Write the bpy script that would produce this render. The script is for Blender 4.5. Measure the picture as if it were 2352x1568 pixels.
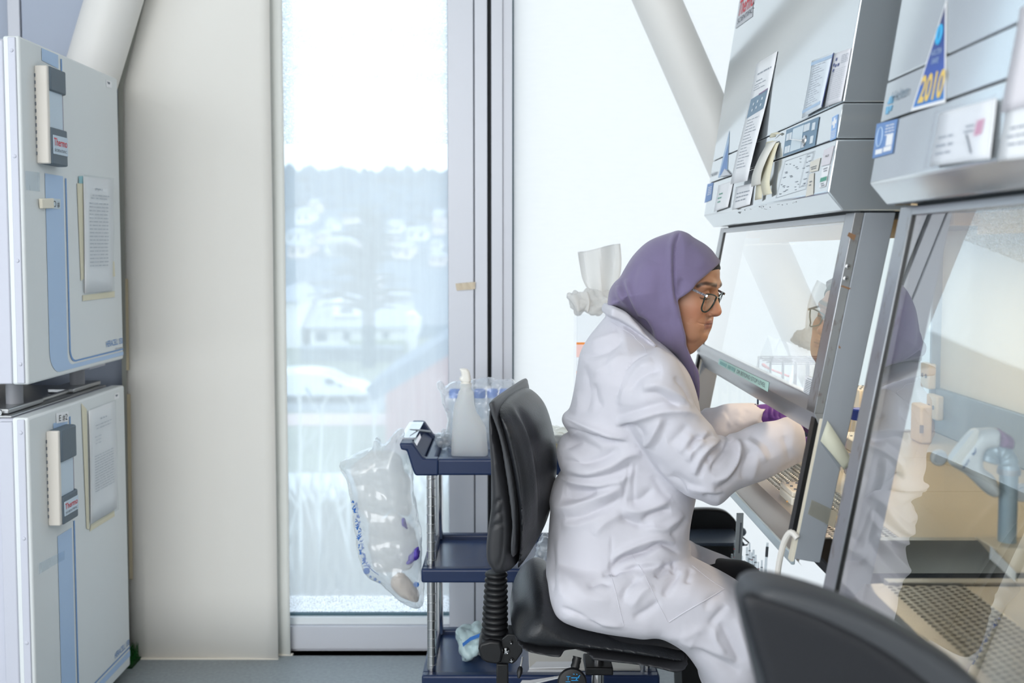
import bpy, bmesh, math, random
import numpy as np
from mathutils import Vector, Matrix, Euler

# ------------------------------------------------------------------ clear
for o in list(bpy.data.objects):
    bpy.data.objects.remove(o, do_unlink=True)
SC = bpy.context.scene
COL = SC.collection

# ------------------------------------------------------------------ camera
EYE = 1.28                       # eye height above the floor
FPX = 35.0 / 36.0 * 2352.0       # focal length in pixels
PITCH = math.radians(3.28)
SHIFT = -73.0
cam_data = bpy.data.cameras.new('camera')
cam = bpy.data.objects.new('camera', cam_data)
COL.objects.link(cam)
cam.location = (0, 0, EYE)
cam.rotation_euler = (math.radians(90) - PITCH, 0, 0)
cam_data.lens = 35.0
cam_data.sensor_width = 36.0
cam_data.shift_y = SHIFT / 2352.0
cam_data.clip_start = 0.05
cam_data.clip_end = 1500
cam_data.dof.use_dof = True
cam_data.dof.focus_distance = 2.12
cam_data.dof.aperture_fstop = 3.2
SC.camera = cam

# ------------------------------------------------------------------ sky
world = bpy.data.worlds.new('overcast_sky')
SC.world = world
world.use_nodes = True
bg = world.node_tree.nodes['Background']
bg.inputs[0].default_value = (0.965, 0.985, 1.0, 1)
bg.inputs[1].default_value = 3.0

# ------------------------------------------------------------------ added fill lights, unseen, behind and above the camera
def area(name, loc, rot, sx, sy, power, color=(1, 0.965, 0.92)):
    l = bpy.data.lights.new(name, 'AREA')
    l.shape = 'RECTANGLE'
    l.size, l.size_y = sx, sy
    l.energy = power
    l.color = color
    o = bpy.data.objects.new(name, l)
    COL.objects.link(o)
    o.location = loc
    o.rotation_euler = rot
    return o
area('ceiling_lamp', (-0.9, -1.3, 3.12), (0, 0, 0), 2.4, 1.2, 42)
area('ceiling_lamp', (-0.9, -3.4, 3.12), (0, 0, 0), 2.4, 1.2, 42)
area('ceiling_lamp', (1.3, -1.2, 3.12), (0, 0, 0), 1.2, 2.4, 45)
# added broad fill from behind the camera; the wall there has no window
area('added_rear_fill', (-1.7, -4.2, 1.8), (math.radians(90), 0, math.radians(-14)), 3.4, 2.6, 172, (0.95, 0.975, 1))

SC.view_settings.view_transform = 'Standard'
SC.view_settings.look = 'None'
SC.view_settings.exposure = 0.0
SC.view_settings.gamma = 1.0
SC.view_settings.use_curve_mapping = False
try:
    SC.cycles.max_bounces = 10
    SC.cycles.transparent_max_bounces = 24
    SC.cycles.transmission_bounces = 8
    SC.cycles.glossy_bounces = 5
    SC.cycles.diffuse_bounces = 4
    SC.cycles.caustics_reflective = False
    SC.cycles.caustics_refractive = False
    SC.cycles.sample_clamp_indirect = 6.0
    SC.cycles.use_denoising = True
except Exception:
    pass

# ================================================================== helpers
R3 = np.array
_F = np.array([0, math.cos(PITCH), -math.sin(PITCH)])
_U = np.array([0, math.sin(PITCH), math.cos(PITCH)])
_CAM = np.array([0, 0, EYE])
HOR = 784 + SHIFT

def ray(u, v):
    return _F + np.array([1.0, 0, 0]) * ((u - 1176.0) / FPX) + _U * ((HOR - v) / FPX)

def P(u, v, X=None, Y=None, Z=None):
    d = ray(u, v)
    if Y is not None: t = Y / d[1]
    elif X is not None: t = X / d[0]
    else: t = (Z - EYE) / d[2]
    p = _CAM + d * t
    return Vector(p)

def PP(u, v, p0, n):
    d = Vector(ray(u, v)); c = Vector(_CAM)
    t = (Vector(p0) - c).dot(n) / d.dot(n)
    return c + d * t

def proj(V):
    V = np.asarray(V, dtype=np.float64) - _CAM
    z = V @ _F
    return np.stack([1176 + FPX * V[:, 0] / z, HOR - FPX * (V @ _U) / z], 1)

def lin(c):
    return tuple((x / 255.0 / 12.92) if x / 255.0 <= 0.04045 else ((x / 255.0 + 0.055) / 1.055) ** 2.4 for x in c)

MATS = {}
def mat(name, rgb, rough=0.5, metal=0.0, spec=0.5, bump=0.0, bscale=60.0, var=0.0, vscale=8.0, alpha=1.0,
        trans=0.0, ior=1.45, emit=0.0, coat=0.0, sheen=0.0, stretch=None, sss=0.0, raw=False):
    if name in MATS: return MATS[name]
    m = bpy.data.materials.new(name); m.use_nodes = True
    nt = m.node_tree; b = nt.nodes['Principled BSDF']
    c = rgb if raw else lin(rgb)
    b.inputs['Base Color'].default_value = (*c, 1)
    b.inputs['Roughness'].default_value = rough
    b.inputs['Metallic'].default_value = metal
    b.inputs['Specular IOR Level'].default_value = spec
    b.inputs['Alpha'].default_value = alpha
    b.inputs['Transmission Weight'].default_value = trans
    b.inputs['IOR'].default_value = ior
    b.inputs['Coat Weight'].default_value = coat
    b.inputs['Sheen Weight'].default_value = sheen
    if sss:
        b.inputs['Subsurface Weight'].default_value = sss
        b.inputs['Subsurface Radius'].default_value = (0.012, 0.005, 0.003)
        b.inputs['Subsurface Scale'].default_value = 0.6
    if emit:
        b.inputs['Emission Color'].default_value = (*c, 1)
        b.inputs['Emission Strength'].default_value = emit
    tc = nt.nodes.new('ShaderNodeTexCoord'); mp = nt.nodes.new('ShaderNodeMapping')
    nt.links.new(tc.outputs['Object'], mp.inputs['Vector'])
    if stretch: mp.inputs['Scale'].default_value = stretch
    if var > 0:
        n = nt.nodes.new('ShaderNodeTexNoise'); n.inputs['Scale'].default_value = vscale; n.inputs['Detail'].default_value = 5
        nt.links.new(mp.outputs[0], n.inputs['Vector'])
        r = nt.nodes.new('ShaderNodeValToRGB')
        r.color_ramp.elements[0].position = 0.3; r.color_ramp.elements[1].position = 0.7
        r.color_ramp.elements[0].color = (*[x * (1 - var) for x in c], 1)
        r.color_ramp.elements[1].color = (*[min(1, x * (1 + var)) for x in c], 1)
        nt.links.new(n.outputs['Fac'], r.inputs[0]); nt.links.new(r.outputs[0], b.inputs['Base Color'])
    if bump > 0:
        n = nt.nodes.new('ShaderNodeTexNoise'); n.inputs['Scale'].default_value = bscale; n.inputs['Detail'].default_value = 6
        nt.links.new(mp.outputs[0], n.inputs['Vector'])
        bp = nt.nodes.new('ShaderNodeBump'); bp.inputs['Strength'].default_value = bump; bp.inputs['Distance'].default_value = 0.01
        nt.links.new(n.outputs['Fac'], bp.inputs['Height']); nt.links.new(bp.outputs[0], b.inputs['Normal'])
    MATS[name] = m
    return m

def glass_mat(name, tint=(0.95, 0.98, 1.0), veil=0.0, veil_col=(0.9, 0.95, 1.0), refl=1.0, frit=None, rough=0.0, ior=1.5):
    """thin sheet glass / film: see-through + fresnel reflection + a milky veil that scatters daylight"""
    if name in MATS: return MATS[name]
    m = bpy.data.materials.new(name); m.use_nodes = True
    nt = m.node_tree; nt.nodes.clear(); N = nt.nodes.new; L = nt.links.new
    out = N('ShaderNodeOutputMaterial'); tr = N('ShaderNodeBsdfTransparent'); tr.inputs[0].default_value = (*tint, 1)
    gl = N('ShaderNodeBsdfGlossy'); gl.inputs['Roughness'].default_value = rough; gl.inputs[0].default_value = (1, 1, 1, 1)
    fr = N('ShaderNodeFresnel'); fr.inputs[0].default_value = ior
    mul = N('ShaderNodeMath'); mul.operation = 'MULTIPLY'; mul.inputs[1].default_value = refl; mul.use_clamp = True
    ge = N('ShaderNodeNewGeometry'); inv = N('ShaderNodeMath'); inv.operation = 'SUBTRACT'; inv.inputs[0].default_value = 1.0
    L(ge.outputs['Backfacing'], inv.inputs[1])          # the far skin of a pane adds no second reflection
    m0 = N('ShaderNodeMath'); m0.operation = 'MULTIPLY'; L(fr.outputs[0], m0.inputs[0]); L(inv.outputs[0], m0.inputs[1])
    L(m0.outputs[0], mul.inputs[0])
    base = tr
    if veil > 0 or frit:
        tl = N('ShaderNodeBsdfTranslucent'); tl.inputs[0].default_value = (*veil_col, 1)
        df = N('ShaderNodeBsdfDiffuse'); df.inputs[0].default_value = (*veil_col, 1)
        md = N('ShaderNodeMixShader'); md.inputs[0].default_value = 0.3
        L(tl.outputs[0], md.inputs[1]); L(df.outputs[0], md.inputs[2])
        mx = N('ShaderNodeMixShader'); mx.inputs[0].default_value = veil
        L(tr.outputs[0], mx.inputs[1]); L(md.outputs[0], mx.inputs[2]); base = mx
        tc = N('ShaderNodeTexCoord')
        sep = N('ShaderNodeSeparateXYZ'); L(tc.outputs['Object'], sep.inputs[0])
        # vertical noise streaks that vary the veil
        mp = N('ShaderNodeMapping'); mp.inputs['Scale'].default_value = (1, 1, 0.08); L(tc.outputs['Object'], mp.inputs['Vector'])
        nz = N('ShaderNodeTexNoise'); nz.inputs['Scale'].default_value = 45; L(mp.outputs[0], nz.inputs['Vector'])
        ad = N('ShaderNodeMath'); ad.operation = 'MULTIPLY_ADD'; ad.inputs[1].default_value = 0.10 * min(1, veil * 2); ad.inputs[2].default_value = veil - 0.05 * min(1, veil * 2)
        L(nz.outputs[0], ad.inputs[0])
        last = ad
        if frit:
            ztop, zbot, scale = frit
            vo = N('ShaderNodeTexVoronoi'); vo.inputs['Scale'].default_value = scale; L(tc.outputs['Object'], vo.inputs['Vector'])
            lt = N('ShaderNodeMath'); lt.operation = 'LESS_THAN'; lt.inputs[1].default_value = 0.52; L(vo.outputs['Distance'], lt.inputs[0])
            g1 = N('ShaderNodeMath'); g1.operation = 'GREATER_THAN'; g1.inputs[1].default_value = ztop; L(sep.outputs[2], g1.inputs[0])
            g2 = N('ShaderNodeMath'); g2.operation = 'LESS_THAN'; g2.inputs[1].default_value = zbot; L(sep.outputs[2], g2.inputs[0])
            s = N('ShaderNodeMath'); s.operation = 'ADD'; L(g1.outputs[0], s.inputs[0]); L(g2.outputs[0], s.inputs[1])
            k = N('ShaderNodeMath'); k.operation = 'MULTIPLY'; L(s.outputs[0], k.inputs[0]); L(lt.outputs[0], k.inputs[1])
            k2 = N('ShaderNodeMath'); k2.operation = 'MULTIPLY'; k2.inputs[1].default_value = 0.85; L(k.outputs[0], k2.inputs[0])
            k3 = N('ShaderNodeMath'); k3.operation = 'ADD'; k3.use_clamp = True; L(k2.outputs[0], k3.inputs[0]); L(ad.outputs[0], k3.inputs[1]); last = k3
        L(last.outputs[0], mx.inputs[0])
    ms = N('ShaderNodeMixShader'); L(mul.outputs[0], ms.inputs[0]); L(base.outputs[0], ms.inputs[1]); L(gl.outputs[0], ms.inputs[2])
    L(ms.outputs[0], out.inputs[0])
    MATS[name] = m
    return m

ORG = {}
NTH = ['leftmost', 'second from the left', 'third from the left', 'fourth from the left', 'fifth from the left', 'sixth from the left', 'seventh from the left', 'eighth from the left', 'ninth from the left', 'tenth from the left',
       'eleventh from the left', 'twelfth from the left', 'thirteenth from the left', 'fourteenth from the left', 'fifteenth from the left', 'sixteenth from the left', 'seventeenth from the left', 'rightmost']
def tag(o, label=None, cat=None, group=None, kind=None):
    if label: o['label'] = label
    if cat: o['category'] = cat
    if group: o['group'] = group
    if kind: o['kind'] = kind
    return o

def thing(name, label, cat, loc=(0, 0, 0), group=None):
    o = bpy.data.objects.new(name, None); COL.objects.link(o)
    o.empty_display_size = 0.05
    o.location = loc; ORG[o.name] = Vector(loc)
    return tag(o, label, cat, group)

def finish(me, name, m, parent=None, smooth=False, sharp=None, label=None, org=None):
    """link a mesh given in world coordinates as one object"""
    o = bpy.data.objects.new(name, me); COL.objects.link(o)
    if parent is not None:
        og = ORG[parent.name]
        o.parent = parent
        me.transform(Matrix.Translation(-og)); ORG[o.name] = og
    elif org is not None:
        me.transform(Matrix.Translation(-Vector(org))); o.location = org; ORG[o.name] = Vector(org)
    else:
        ORG[o.name] = Vector((0, 0, 0))
    for mm in (m if isinstance(m, (list, tuple)) else [m]):
        if mm: me.materials.append(mm)
    if smooth:
        me.polygons.foreach_set('use_smooth', [True] * len(me.polygons))
        if sharp is not None:
            try: me.set_sharp_from_angle(angle=math.radians(sharp))
            except Exception: pass
    if label: o['label'] = label
    me.update()
    return o

class MB:
    def __init__(self): self.v = []; self.f = []; self.mi = []; self.cur = 0
    def add(self, vs, fs):
        n = len(self.v); self.v += [tuple(x) for x in vs]
        self.f += [tuple(n + i for i in f) for f in fs]; self.mi += [self.cur] * len(fs); return self
    def slot(self, i): self.cur = i; return self
    def box(self, a, b):
        x0, y0, z0 = [min(p, q) for p, q in zip(a, b)]; x1, y1, z1 = [max(p, q) for p, q in zip(a, b)]
        return self.add([(x0,y0,z0),(x1,y0,z0),(x1,y1,z0),(x0,y1,z0),(x0,y0,z1),(x1,y0,z1),(x1,y1,z1),(x0,y1,z1)],
                        [(0,3,2,1),(4,5,6,7),(0,1,5,4),(1,2,6,5),(2,3,7,6),(3,0,4,7)])
    def hexa(self, q, d):
        """quad q (4 points) extruded by vector d"""
        q = [Vector(p) for p in q]; d = Vector(d); r = [p + d for p in q]
        n = (q[1] - q[0]).cross(q[2] - q[0])
        fs = [(0,1,2,3),(7,6,5,4),(0,4,5,1),(1,5,6,2),(2,6,7,3),(3,7,4,0)]
        if n.dot(d) > 0: fs = [f[::-1] for f in fs]
        return self.add(q + r, fs)
    def poly(self, pts, d):
        """flat polygon extruded by d"""
        pts = [Vector(p) for p in pts]; d = Vector(d); n = len(pts)
        nn = Vector((0, 0, 0))
        for i in range(n): nn += pts[i].cross(pts[(i + 1) % n])
        a = list(range(n)); b = [n + i for i in range(n)]
        fs = [tuple(a), tuple(b[::-1])] + [(a[i], b[i], b[(i + 1) % n], a[(i + 1) % n]) for i in range(n)]
        if nn.dot(d) > 0: fs = [f[::-1] for f in fs]
        return self.add(pts + [p + d for p in pts], fs)
    def xz(self, pts, y0, y1):
        return self.poly([(x, y0, z) for x, z in pts], (0, y1 - y0, 0))
    def quad(self, *q): return self.add(q, [tuple(range(len(q)))])
    def cyl(self, p0, p1, r0, r1=None, n=16, caps=True):
        r1 = r0 if r1 is None else r1
        p0 = Vector(p0); p1 = Vector(p1); ax = (p1 - p0).normalized()
        t = Vector((0, 0, 1)) if abs(ax.z) < 0.9 else Vector((1, 0, 0))
        a = ax.cross(t).normalized(); b = ax.cross(a)
        vs = []
        for p, r in ((p0, r0), (p1, r1)):
            for i in range(n):
                w = 2 * math.pi * i / n; vs.append(p + a * (r * math.cos(w)) + b * (r * math.sin(w)))
        fs = [(i, i + n, (i + 1) % n + n, (i + 1) % n) for i in range(n)]
        if caps: fs += [tuple(range(n)), tuple(range(2 * n - 1, n - 1, -1))]
        fs = [f[::-1] for f in fs] if False else fs
        return self.add(vs, fs)
    def lathe(self, base, axis, prof, n=24):
        """prof: list of (dist along axis, radius)"""
        base = Vector(base); ax = Vector(axis).normalized()
        t = Vector((0, 0, 1)) if abs(ax.z) < 0.9 else Vector((1, 0, 0))
        a = ax.cross(t).normalized(); b = ax.cross(a)
        vs = []; fs = []
        for h, r in prof:
            for i in range(n):
                w = 2 * math.pi * i / n; vs.append(base + ax * h + a * (r * math.cos(w)) + b * (r * math.sin(w)))
        for k in range(len(prof) - 1):
            for i in range(n):
                j = (i + 1) % n; fs.append((k * n + i, k * n + n + i, k * n + n + j, k * n + j))
        fs.append(tuple(range(n))); fs.append(tuple(range(len(prof) * n - 1, len(prof) * n - n - 1, -1)))
        return self.add(vs, fs)
    def tube(self, pts, r, n=8, closed=False):
        pts = [Vector(p) for p in pts]; m = len(pts); rs = r if isinstance(r, (list, tuple)) else [r] * m
        vs = []; fs = []; up = None
        for i, p in enumerate(pts):
            if closed: d = pts[(i + 1) % m] - pts[i - 1]
            else: d = pts[min(i + 1, m - 1)] - pts[max(i - 1, 0)]
            d.normalize()
            if up is None:
                up = Vector((0, 0, 1)) if abs(d.z) < 0.9 else Vector((1, 0, 0))
            a = d.cross(up)
            if a.length < 1e-6: a = d.orthogonal()
            a.normalize(); b = a.cross(d).normalized(); up = b
            for k in range(n):
                w = 2 * math.pi * k / n; vs.append(p + a * (rs[i] * math.cos(w)) + b * (rs[i] * math.sin(w)))
        rng = m if closed else m - 1
        for i in range(rng):
            i2 = (i + 1) % m
            for k in range(n):
                k2 = (k + 1) % n; fs.append((i * n + k, i * n + k2, i2 * n + k2, i2 * n + k))
        if not closed: fs += [tuple(range(n))[::-1], tuple(range((m - 1) * n, m * n))]
        return self.add(vs, fs)
    def grid(self, rows):
        h = len(rows); w = len(rows[0]); vs = [p for r in rows for p in r]
        return self.add(vs, [(i * w + j, i * w + j + 1, (i + 1) * w + j + 1, (i + 1) * w + j) for i in range(h - 1) for j in range(w - 1)])
    def mesh(self, name):
        me = bpy.data.meshes.new(name); me.from_pydata(self.v, [], self.f)
        if any(self.mi): me.polygons.foreach_set('material_index', self.mi)
        return me
    def build(self, name, m, parent=None, smooth=False, bevel=0.0, seg=2, sharp=35, label=None, org=None, recalc=True, solid=0.0, sub=0):
        me = self.mesh(name)
        if recalc:
            bm = bmesh.new(); bm.from_mesh(me); bmesh.ops.recalc_face_normals(bm, faces=bm.faces); bm.to_mesh(me); bm.free()
        o = finish(me, name, m, parent, smooth or bevel > 0, sharp, label, org)
        if bevel > 0:
            md = o.modifiers.new('bevel', 'BEVEL'); md.width = bevel; md.segments = seg; md.limit_method = 'ANGLE'; md.angle_limit = math.radians(30)
        if solid: 
            md = o.modifiers.new('solid', 'SOLIDIFY'); md.thickness = solid; md.offset = 0
        if sub:
            md = o.modifiers.new('sub', 'SUBSURF'); md.levels = sub; md.render_levels = sub
        return o

def catmull(pts, closed=True, n=6):
    P_ = np.array(pts, dtype=float); m = len(P_); out = []
    for i in range(m if closed else m - 1):
        if closed: p0, p1, p2, p3 = P_[i - 1], P_[i], P_[(i + 1) % m], P_[(i + 2) % m]
        else: p0, p1, p2, p3 = P_[max(i - 1, 0)], P_[i], P_[i + 1], P_[min(i + 2, m - 1)]
        for k in range(n):
            t = k / n
            out.append(0.5 * ((2 * p1) + (-p0 + p2) * t + (2 * p0 - 5 * p1 + 4 * p2 - p3) * t * t + (-p0 + 3 * p1 - 3 * p2 + p3) * t ** 3))
    if not closed: out.append(P_[-1])
    return np.array(out)

def text_mesh(name, s, m, parent, origin, right, up, height, depth=0.0006, width=None, align='LEFT', bold=0.0, shear=0.0, label=None, normal_off=0.0):
    """flat lettering: built-in font, baseline starting at origin along `right`, height = cap height"""
    cu = bpy.data.curves.new(name, 'FONT'); cu.body = s; cu.size = 1.0; cu.align_x = align; cu.offset = bold; cu.shear = shear; cu.resolution_u = 3
    to = bpy.data.objects.new(name + '_tmp', cu); COL.objects.link(to)
    dg = bpy.context.evaluated_depsgraph_get(); me = bpy.data.meshes.new_from_object(to.evaluated_get(dg))
    bpy.data.objects.remove(to, do_unlink=True); bpy.data.curves.remove(cu)
    right = Vector(right).normalized(); up = Vector(up); up = (up - right * up.dot(right)).normalized(); n = right.cross(up)
    co = np.empty(len(me.vertices) * 3); me.vertices.foreach_get('co', co); co = co.reshape(-1, 3)
    sy = height / 0.70
    sx = sy
    if width and len(co): sx = width / max(1e-6, (co[:, 0].max() - min(0, co[:, 0].min())))
    W = np.array(origin)[None] + co[:, :1] * sx * np.array(right)[None] + co[:, 1:2] * sy * np.array(up)[None] + np.array(n)[None] * normal_off
    me.vertices.foreach_set('co', W.ravel()); me.update()
    return finish(me, name, m, parent, label=label)

def dup(root, delta, label=None, group=None):
    r = root.copy(); COL.objects.link(r); r.location = Vector(root.location) + Vector(delta)
    ORG[r.name] = Vector(r.location)
    if label: r['label'] = label
    if group: r['group'] = group
    for ch in list(root.children):
        c = ch.copy(); COL.objects.link(c); c.parent = r
        for g in list(ch.children):
            d = g.copy(); COL.objects.link(d); d.parent = c
    return r

# ------------------------------------------------------------------ implicit sculpting: numpy fields + surface nets
def nets(f, org, h):
    ins = f < 0
    nx, ny, nz = f.shape
    c = np.zeros((nx - 1, ny - 1, nz - 1), np.uint8)
    for dx in (0, 1):
        for dy in (0, 1):
            for dz in (0, 1):
                c += ins[dx:nx - 1 + dx, dy:ny - 1 + dy, dz:nz - 1 + dz]
    I, J, K = np.nonzero((c > 0) & (c < 8)); n = len(I)
    off = [(a, b, d) for a in (0, 1) for b in (0, 1) for d in (0, 1)]
    val = np.stack([f[I + a, J + b, K + d] for a, b, d in off], 1)
    acc = np.zeros((n, 3)); cnt = np.zeros(n)
    for p in range(8):
        for q in range(p + 1, 8):
            A, B = off[p], off[q]
            if sum(abs(A[i] - B[i]) for i in range(3)) != 1: continue
            m = (val[:, p] < 0) != (val[:, q] < 0)
            d = val[:, p] - val[:, q]; t = np.where(m, val[:, p] / np.where(d == 0, 1, d), 0)
            for ax in range(3): acc[:, ax] += np.where(m, A[ax] + t * (B[ax] - A[ax]), 0)
            cnt += m
    V = (np.stack([I, J, K], 1) + acc / cnt[:, None]) * h + np.array(org)
    idx = -np.ones((nx - 1, ny - 1, nz - 1), np.int32); idx[I, J, K] = np.arange(n)
    Q = []
    for ax in range(3):
        sl0 = [slice(None)] * 3; sl1 = [slice(None)] * 3; sl0[ax] = slice(0, -1); sl1[ax] = slice(1, None)
        a = ins[tuple(sl0)]; b = ins[tuple(sl1)]
        e = np.nonzero(a != b); sgn = a[e]
        u, w = [(1, 2), (2, 0), (0, 1)][ax]
        ok = (e[u] > 0) & (e[w] > 0) & (e[u] < f.shape[u] - 1) & (e[w] < f.shape[w] - 1)
        e = [x[ok] for x in e]; sgn = sgn[ok]
        def cell(du, dw):
            g = [x.copy() for x in e]; g[u] = g[u] + du; g[w] = g[w] + dw
            return idx[g[0], g[1], g[2]]
        q = np.stack([cell(-1, -1), cell(0, -1), cell(0, 0), cell(-1, 0)], 1)
        q[~sgn] = q[~sgn][:, ::-1]
        Q.append(q)
    Q = np.concatenate(Q); Q = Q[(Q >= 0).all(1)]
    return V, Q

def np_mesh(name, V, Q):
    me = bpy.data.meshes.new(name)
    me.vertices.add(len(V)); me.vertices.foreach_set('co', np.asarray(V, np.float32).ravel())
    me.loops.add(Q.size); me.loops.foreach_set('vertex_index', Q.astype(np.int32).ravel())
    me.polygons.add(len(Q)); me.polygons.foreach_set('loop_start', np.arange(0, Q.size, Q.shape[1], dtype=np.int32))
    me.update(calc_edges=True); me.validate()
    return me

def vnormals(V, Q):
    n = np.cross(V[Q[:, 2]] - V[Q[:, 0]], V[Q[:, 3]] - V[Q[:, 1]])
    N = np.zeros_like(V)
    for k in range(4): np.add.at(N, Q[:, k], n)
    return N / np.maximum(1e-12, np.linalg.norm(N, axis=1))[:, None]

def smooth_mesh(V, Q, it=3, lam=0.5):
    for _ in range(it):
        A = np.zeros_like(V); C = np.zeros(len(V))
        for a, b in ((0, 1), (1, 2), (2, 3), (3, 0)):
            np.add.at(A, Q[:, a], V[Q[:, b]]); np.add.at(C, Q[:, a], 1)
            np.add.at(A, Q[:, b], V[Q[:, a]]); np.add.at(C, Q[:, b], 1)
        V = V + lam * (A / np.maximum(C, 1)[:, None] - V)
    return V

class Field:
    def __init__(self, lo, hi, h):
        self.lo = np.array(lo, float); self.h = h
        n = np.ceil((np.array(hi) - self.lo) / h).astype(int) + 1
        self.x = (self.lo[0] + h * np.arange(n[0])).astype(np.float32)
        self.y = (self.lo[1] + h * np.arange(n[1])).astype(np.float32)
        self.z = (self.lo[2] + h * np.arange(n[2])).astype(np.float32)
        self.X, self.Y, self.Z = self.x[:, None, None], self.y[None, :, None], self.z[None, None, :]
    def mesh(self, f): return nets(f, self.lo, self.h)
    def ball(self, c, r):
        r = (r, r, r) if np.isscalar(r) else r
        k = np.sqrt(((self.X - c[0]) / r[0]) ** 2 + ((self.Y - c[1]) / r[1]) ** 2 + ((self.Z - c[2]) / r[2]) ** 2)
        return (k - 1) * np.float32(min(r))
    def cap(self, a, b, ra, rb):
        a = np.array(a, float); b = np.array(b, float); d = b - a; L = d @ d
        t = np.clip(((self.X - a[0]) * d[0] + (self.Y - a[1]) * d[1] + (self.Z - a[2]) * d[2]) / L, 0, 1)
        return np.sqrt((self.X - a[0] - t * d[0]) ** 2 + (self.Y - a[1] - t * d[1]) ** 2 + (self.Z - a[2] - t * d[2]) ** 2) - (ra + (rb - ra) * t)
    def chain(self, pts, rs, k=0.0):
        f = None
        for i in range(len(pts) - 1):
            g = self.cap(pts[i], pts[i + 1], rs[i], rs[i + 1]); f = g if f is None else (np.minimum(f, g) if k == 0 else smin(f, g, k))
        return f
    def poly2d(self, poly):
        """signed distance (positive inside) of XZ polygon on the x,z grid"""
        X = self.x[:, None].astype(np.float64); Z = self.z[None, :].astype(np.float64)
        d = np.full((len(self.x), len(self.z)), 1e9); ins = np.zeros(d.shape, bool)
        p = np.array(poly); m = len(p)
        for i in range(m):
            a = p[i]; b = p[(i + 1) % m]; e = b - a; L = e @ e
            if L < 1e-14: continue
            t = np.clip(((X - a[0]) * e[0] + (Z - a[1]) * e[1]) / L, 0, 1)
            d = np.minimum(d, (X - a[0] - t * e[0]) ** 2 + (Z - a[1] - t * e[1]) ** 2)
            if a[1] != b[1]:
                c = ((a[1] > Z) != (b[1] > Z)) & (X < (b[0] - a[0]) * (Z - a[1]) / (b[1] - a[1]) + a[0])
                ins ^= c
        d = np.sqrt(d)
        return np.where(ins, d, -d).astype(np.float32)
    def inflate(self, poly, yc, H, R, p=2.0):
        """XZ outline blown up in Y: half thickness H (array on x,z or number) reached R inside the outline"""
        d = self.poly2d(poly); t = np.clip(1 - d / R, 0, None)
        H = np.broadcast_to(np.asarray(H, np.float32), d.shape); yc = np.broadcast_to(np.asarray(yc, np.float32), d.shape)
        q = np.abs(self.Y - yc[:, None, :]) / H[:, None, :]
        return ((t[:, None, :] ** p + q ** p) ** (1 / p) - 1) * np.float32(min(R, float(H.min())))

def smin(a, b, k):
    h = np.clip(0.5 + 0.5 * (b - a) / k, 0, 1)
    return b + (a - b) * h - k * h * (1 - h)
def smax(a, b, k): return -smin(-a, -b, k)

def px_poly(pts, Y, smooth=5, closed=True):
    q = catmull(pts, closed, smooth) if smooth else np.array(pts, float)
    return [(p.x, p.z) for p in (P(u, v, Y=Y) for u, v in q)]

SHARP = 2.0
def strokes(V, N, lst, mask=None, face=True):
    """push vertices along their normal by folds; each fold: (polyline in the photo's pixels, width px, height m)"""
    uv = proj(V); disp = np.zeros(len(V))
    view = V - _CAM; view /= np.linalg.norm(view, axis=1)[:, None]
    w = np.clip(-(N * view).sum(1) * 2.5, 0, 1) if face else np.ones(len(V))
    if mask is not None: w = w * mask
    for pts, wd, amp in lst:
        q = catmull(pts, False, 5); L = np.r_[0, np.cumsum(np.linalg.norm(np.diff(q, axis=0), axis=1))]; T = L[-1]
        lo = q.min(0) - 3 * wd; hi = q.max(0) + 3 * wd
        s = np.nonzero((uv[:, 0] > lo[0]) & (uv[:, 0] < hi[0]) & (uv[:, 1] > lo[1]) & (uv[:, 1] < hi[1]) & (w > 0))[0]
        if not len(s): continue
        best = np.full(len(s), 1e9); par = np.zeros(len(s))
        for i in range(len(q) - 1):
            a, e = q[i], q[i + 1] - q[i]; l2 = e @ e
            if l2 < 1e-9: continue
            t = np.clip(((uv[s] - a) @ e) / l2, 0, 1); dd = ((uv[s] - a - t[:, None] * e) ** 2).sum(1)
            b = dd < best; best[b] = dd[b]; par[b] = (L[i] + t * (L[i + 1] - L[i]))[b] / T
        taper = np.clip(np.minimum(par, 1 - par) * 5, 0, 1) ** 0.6 * 0.9 + 0.1
        disp[s] += amp * taper * np.exp(-(best / (wd * wd)) ** (SHARP / 2)) * w[s]
    return disp

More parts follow.
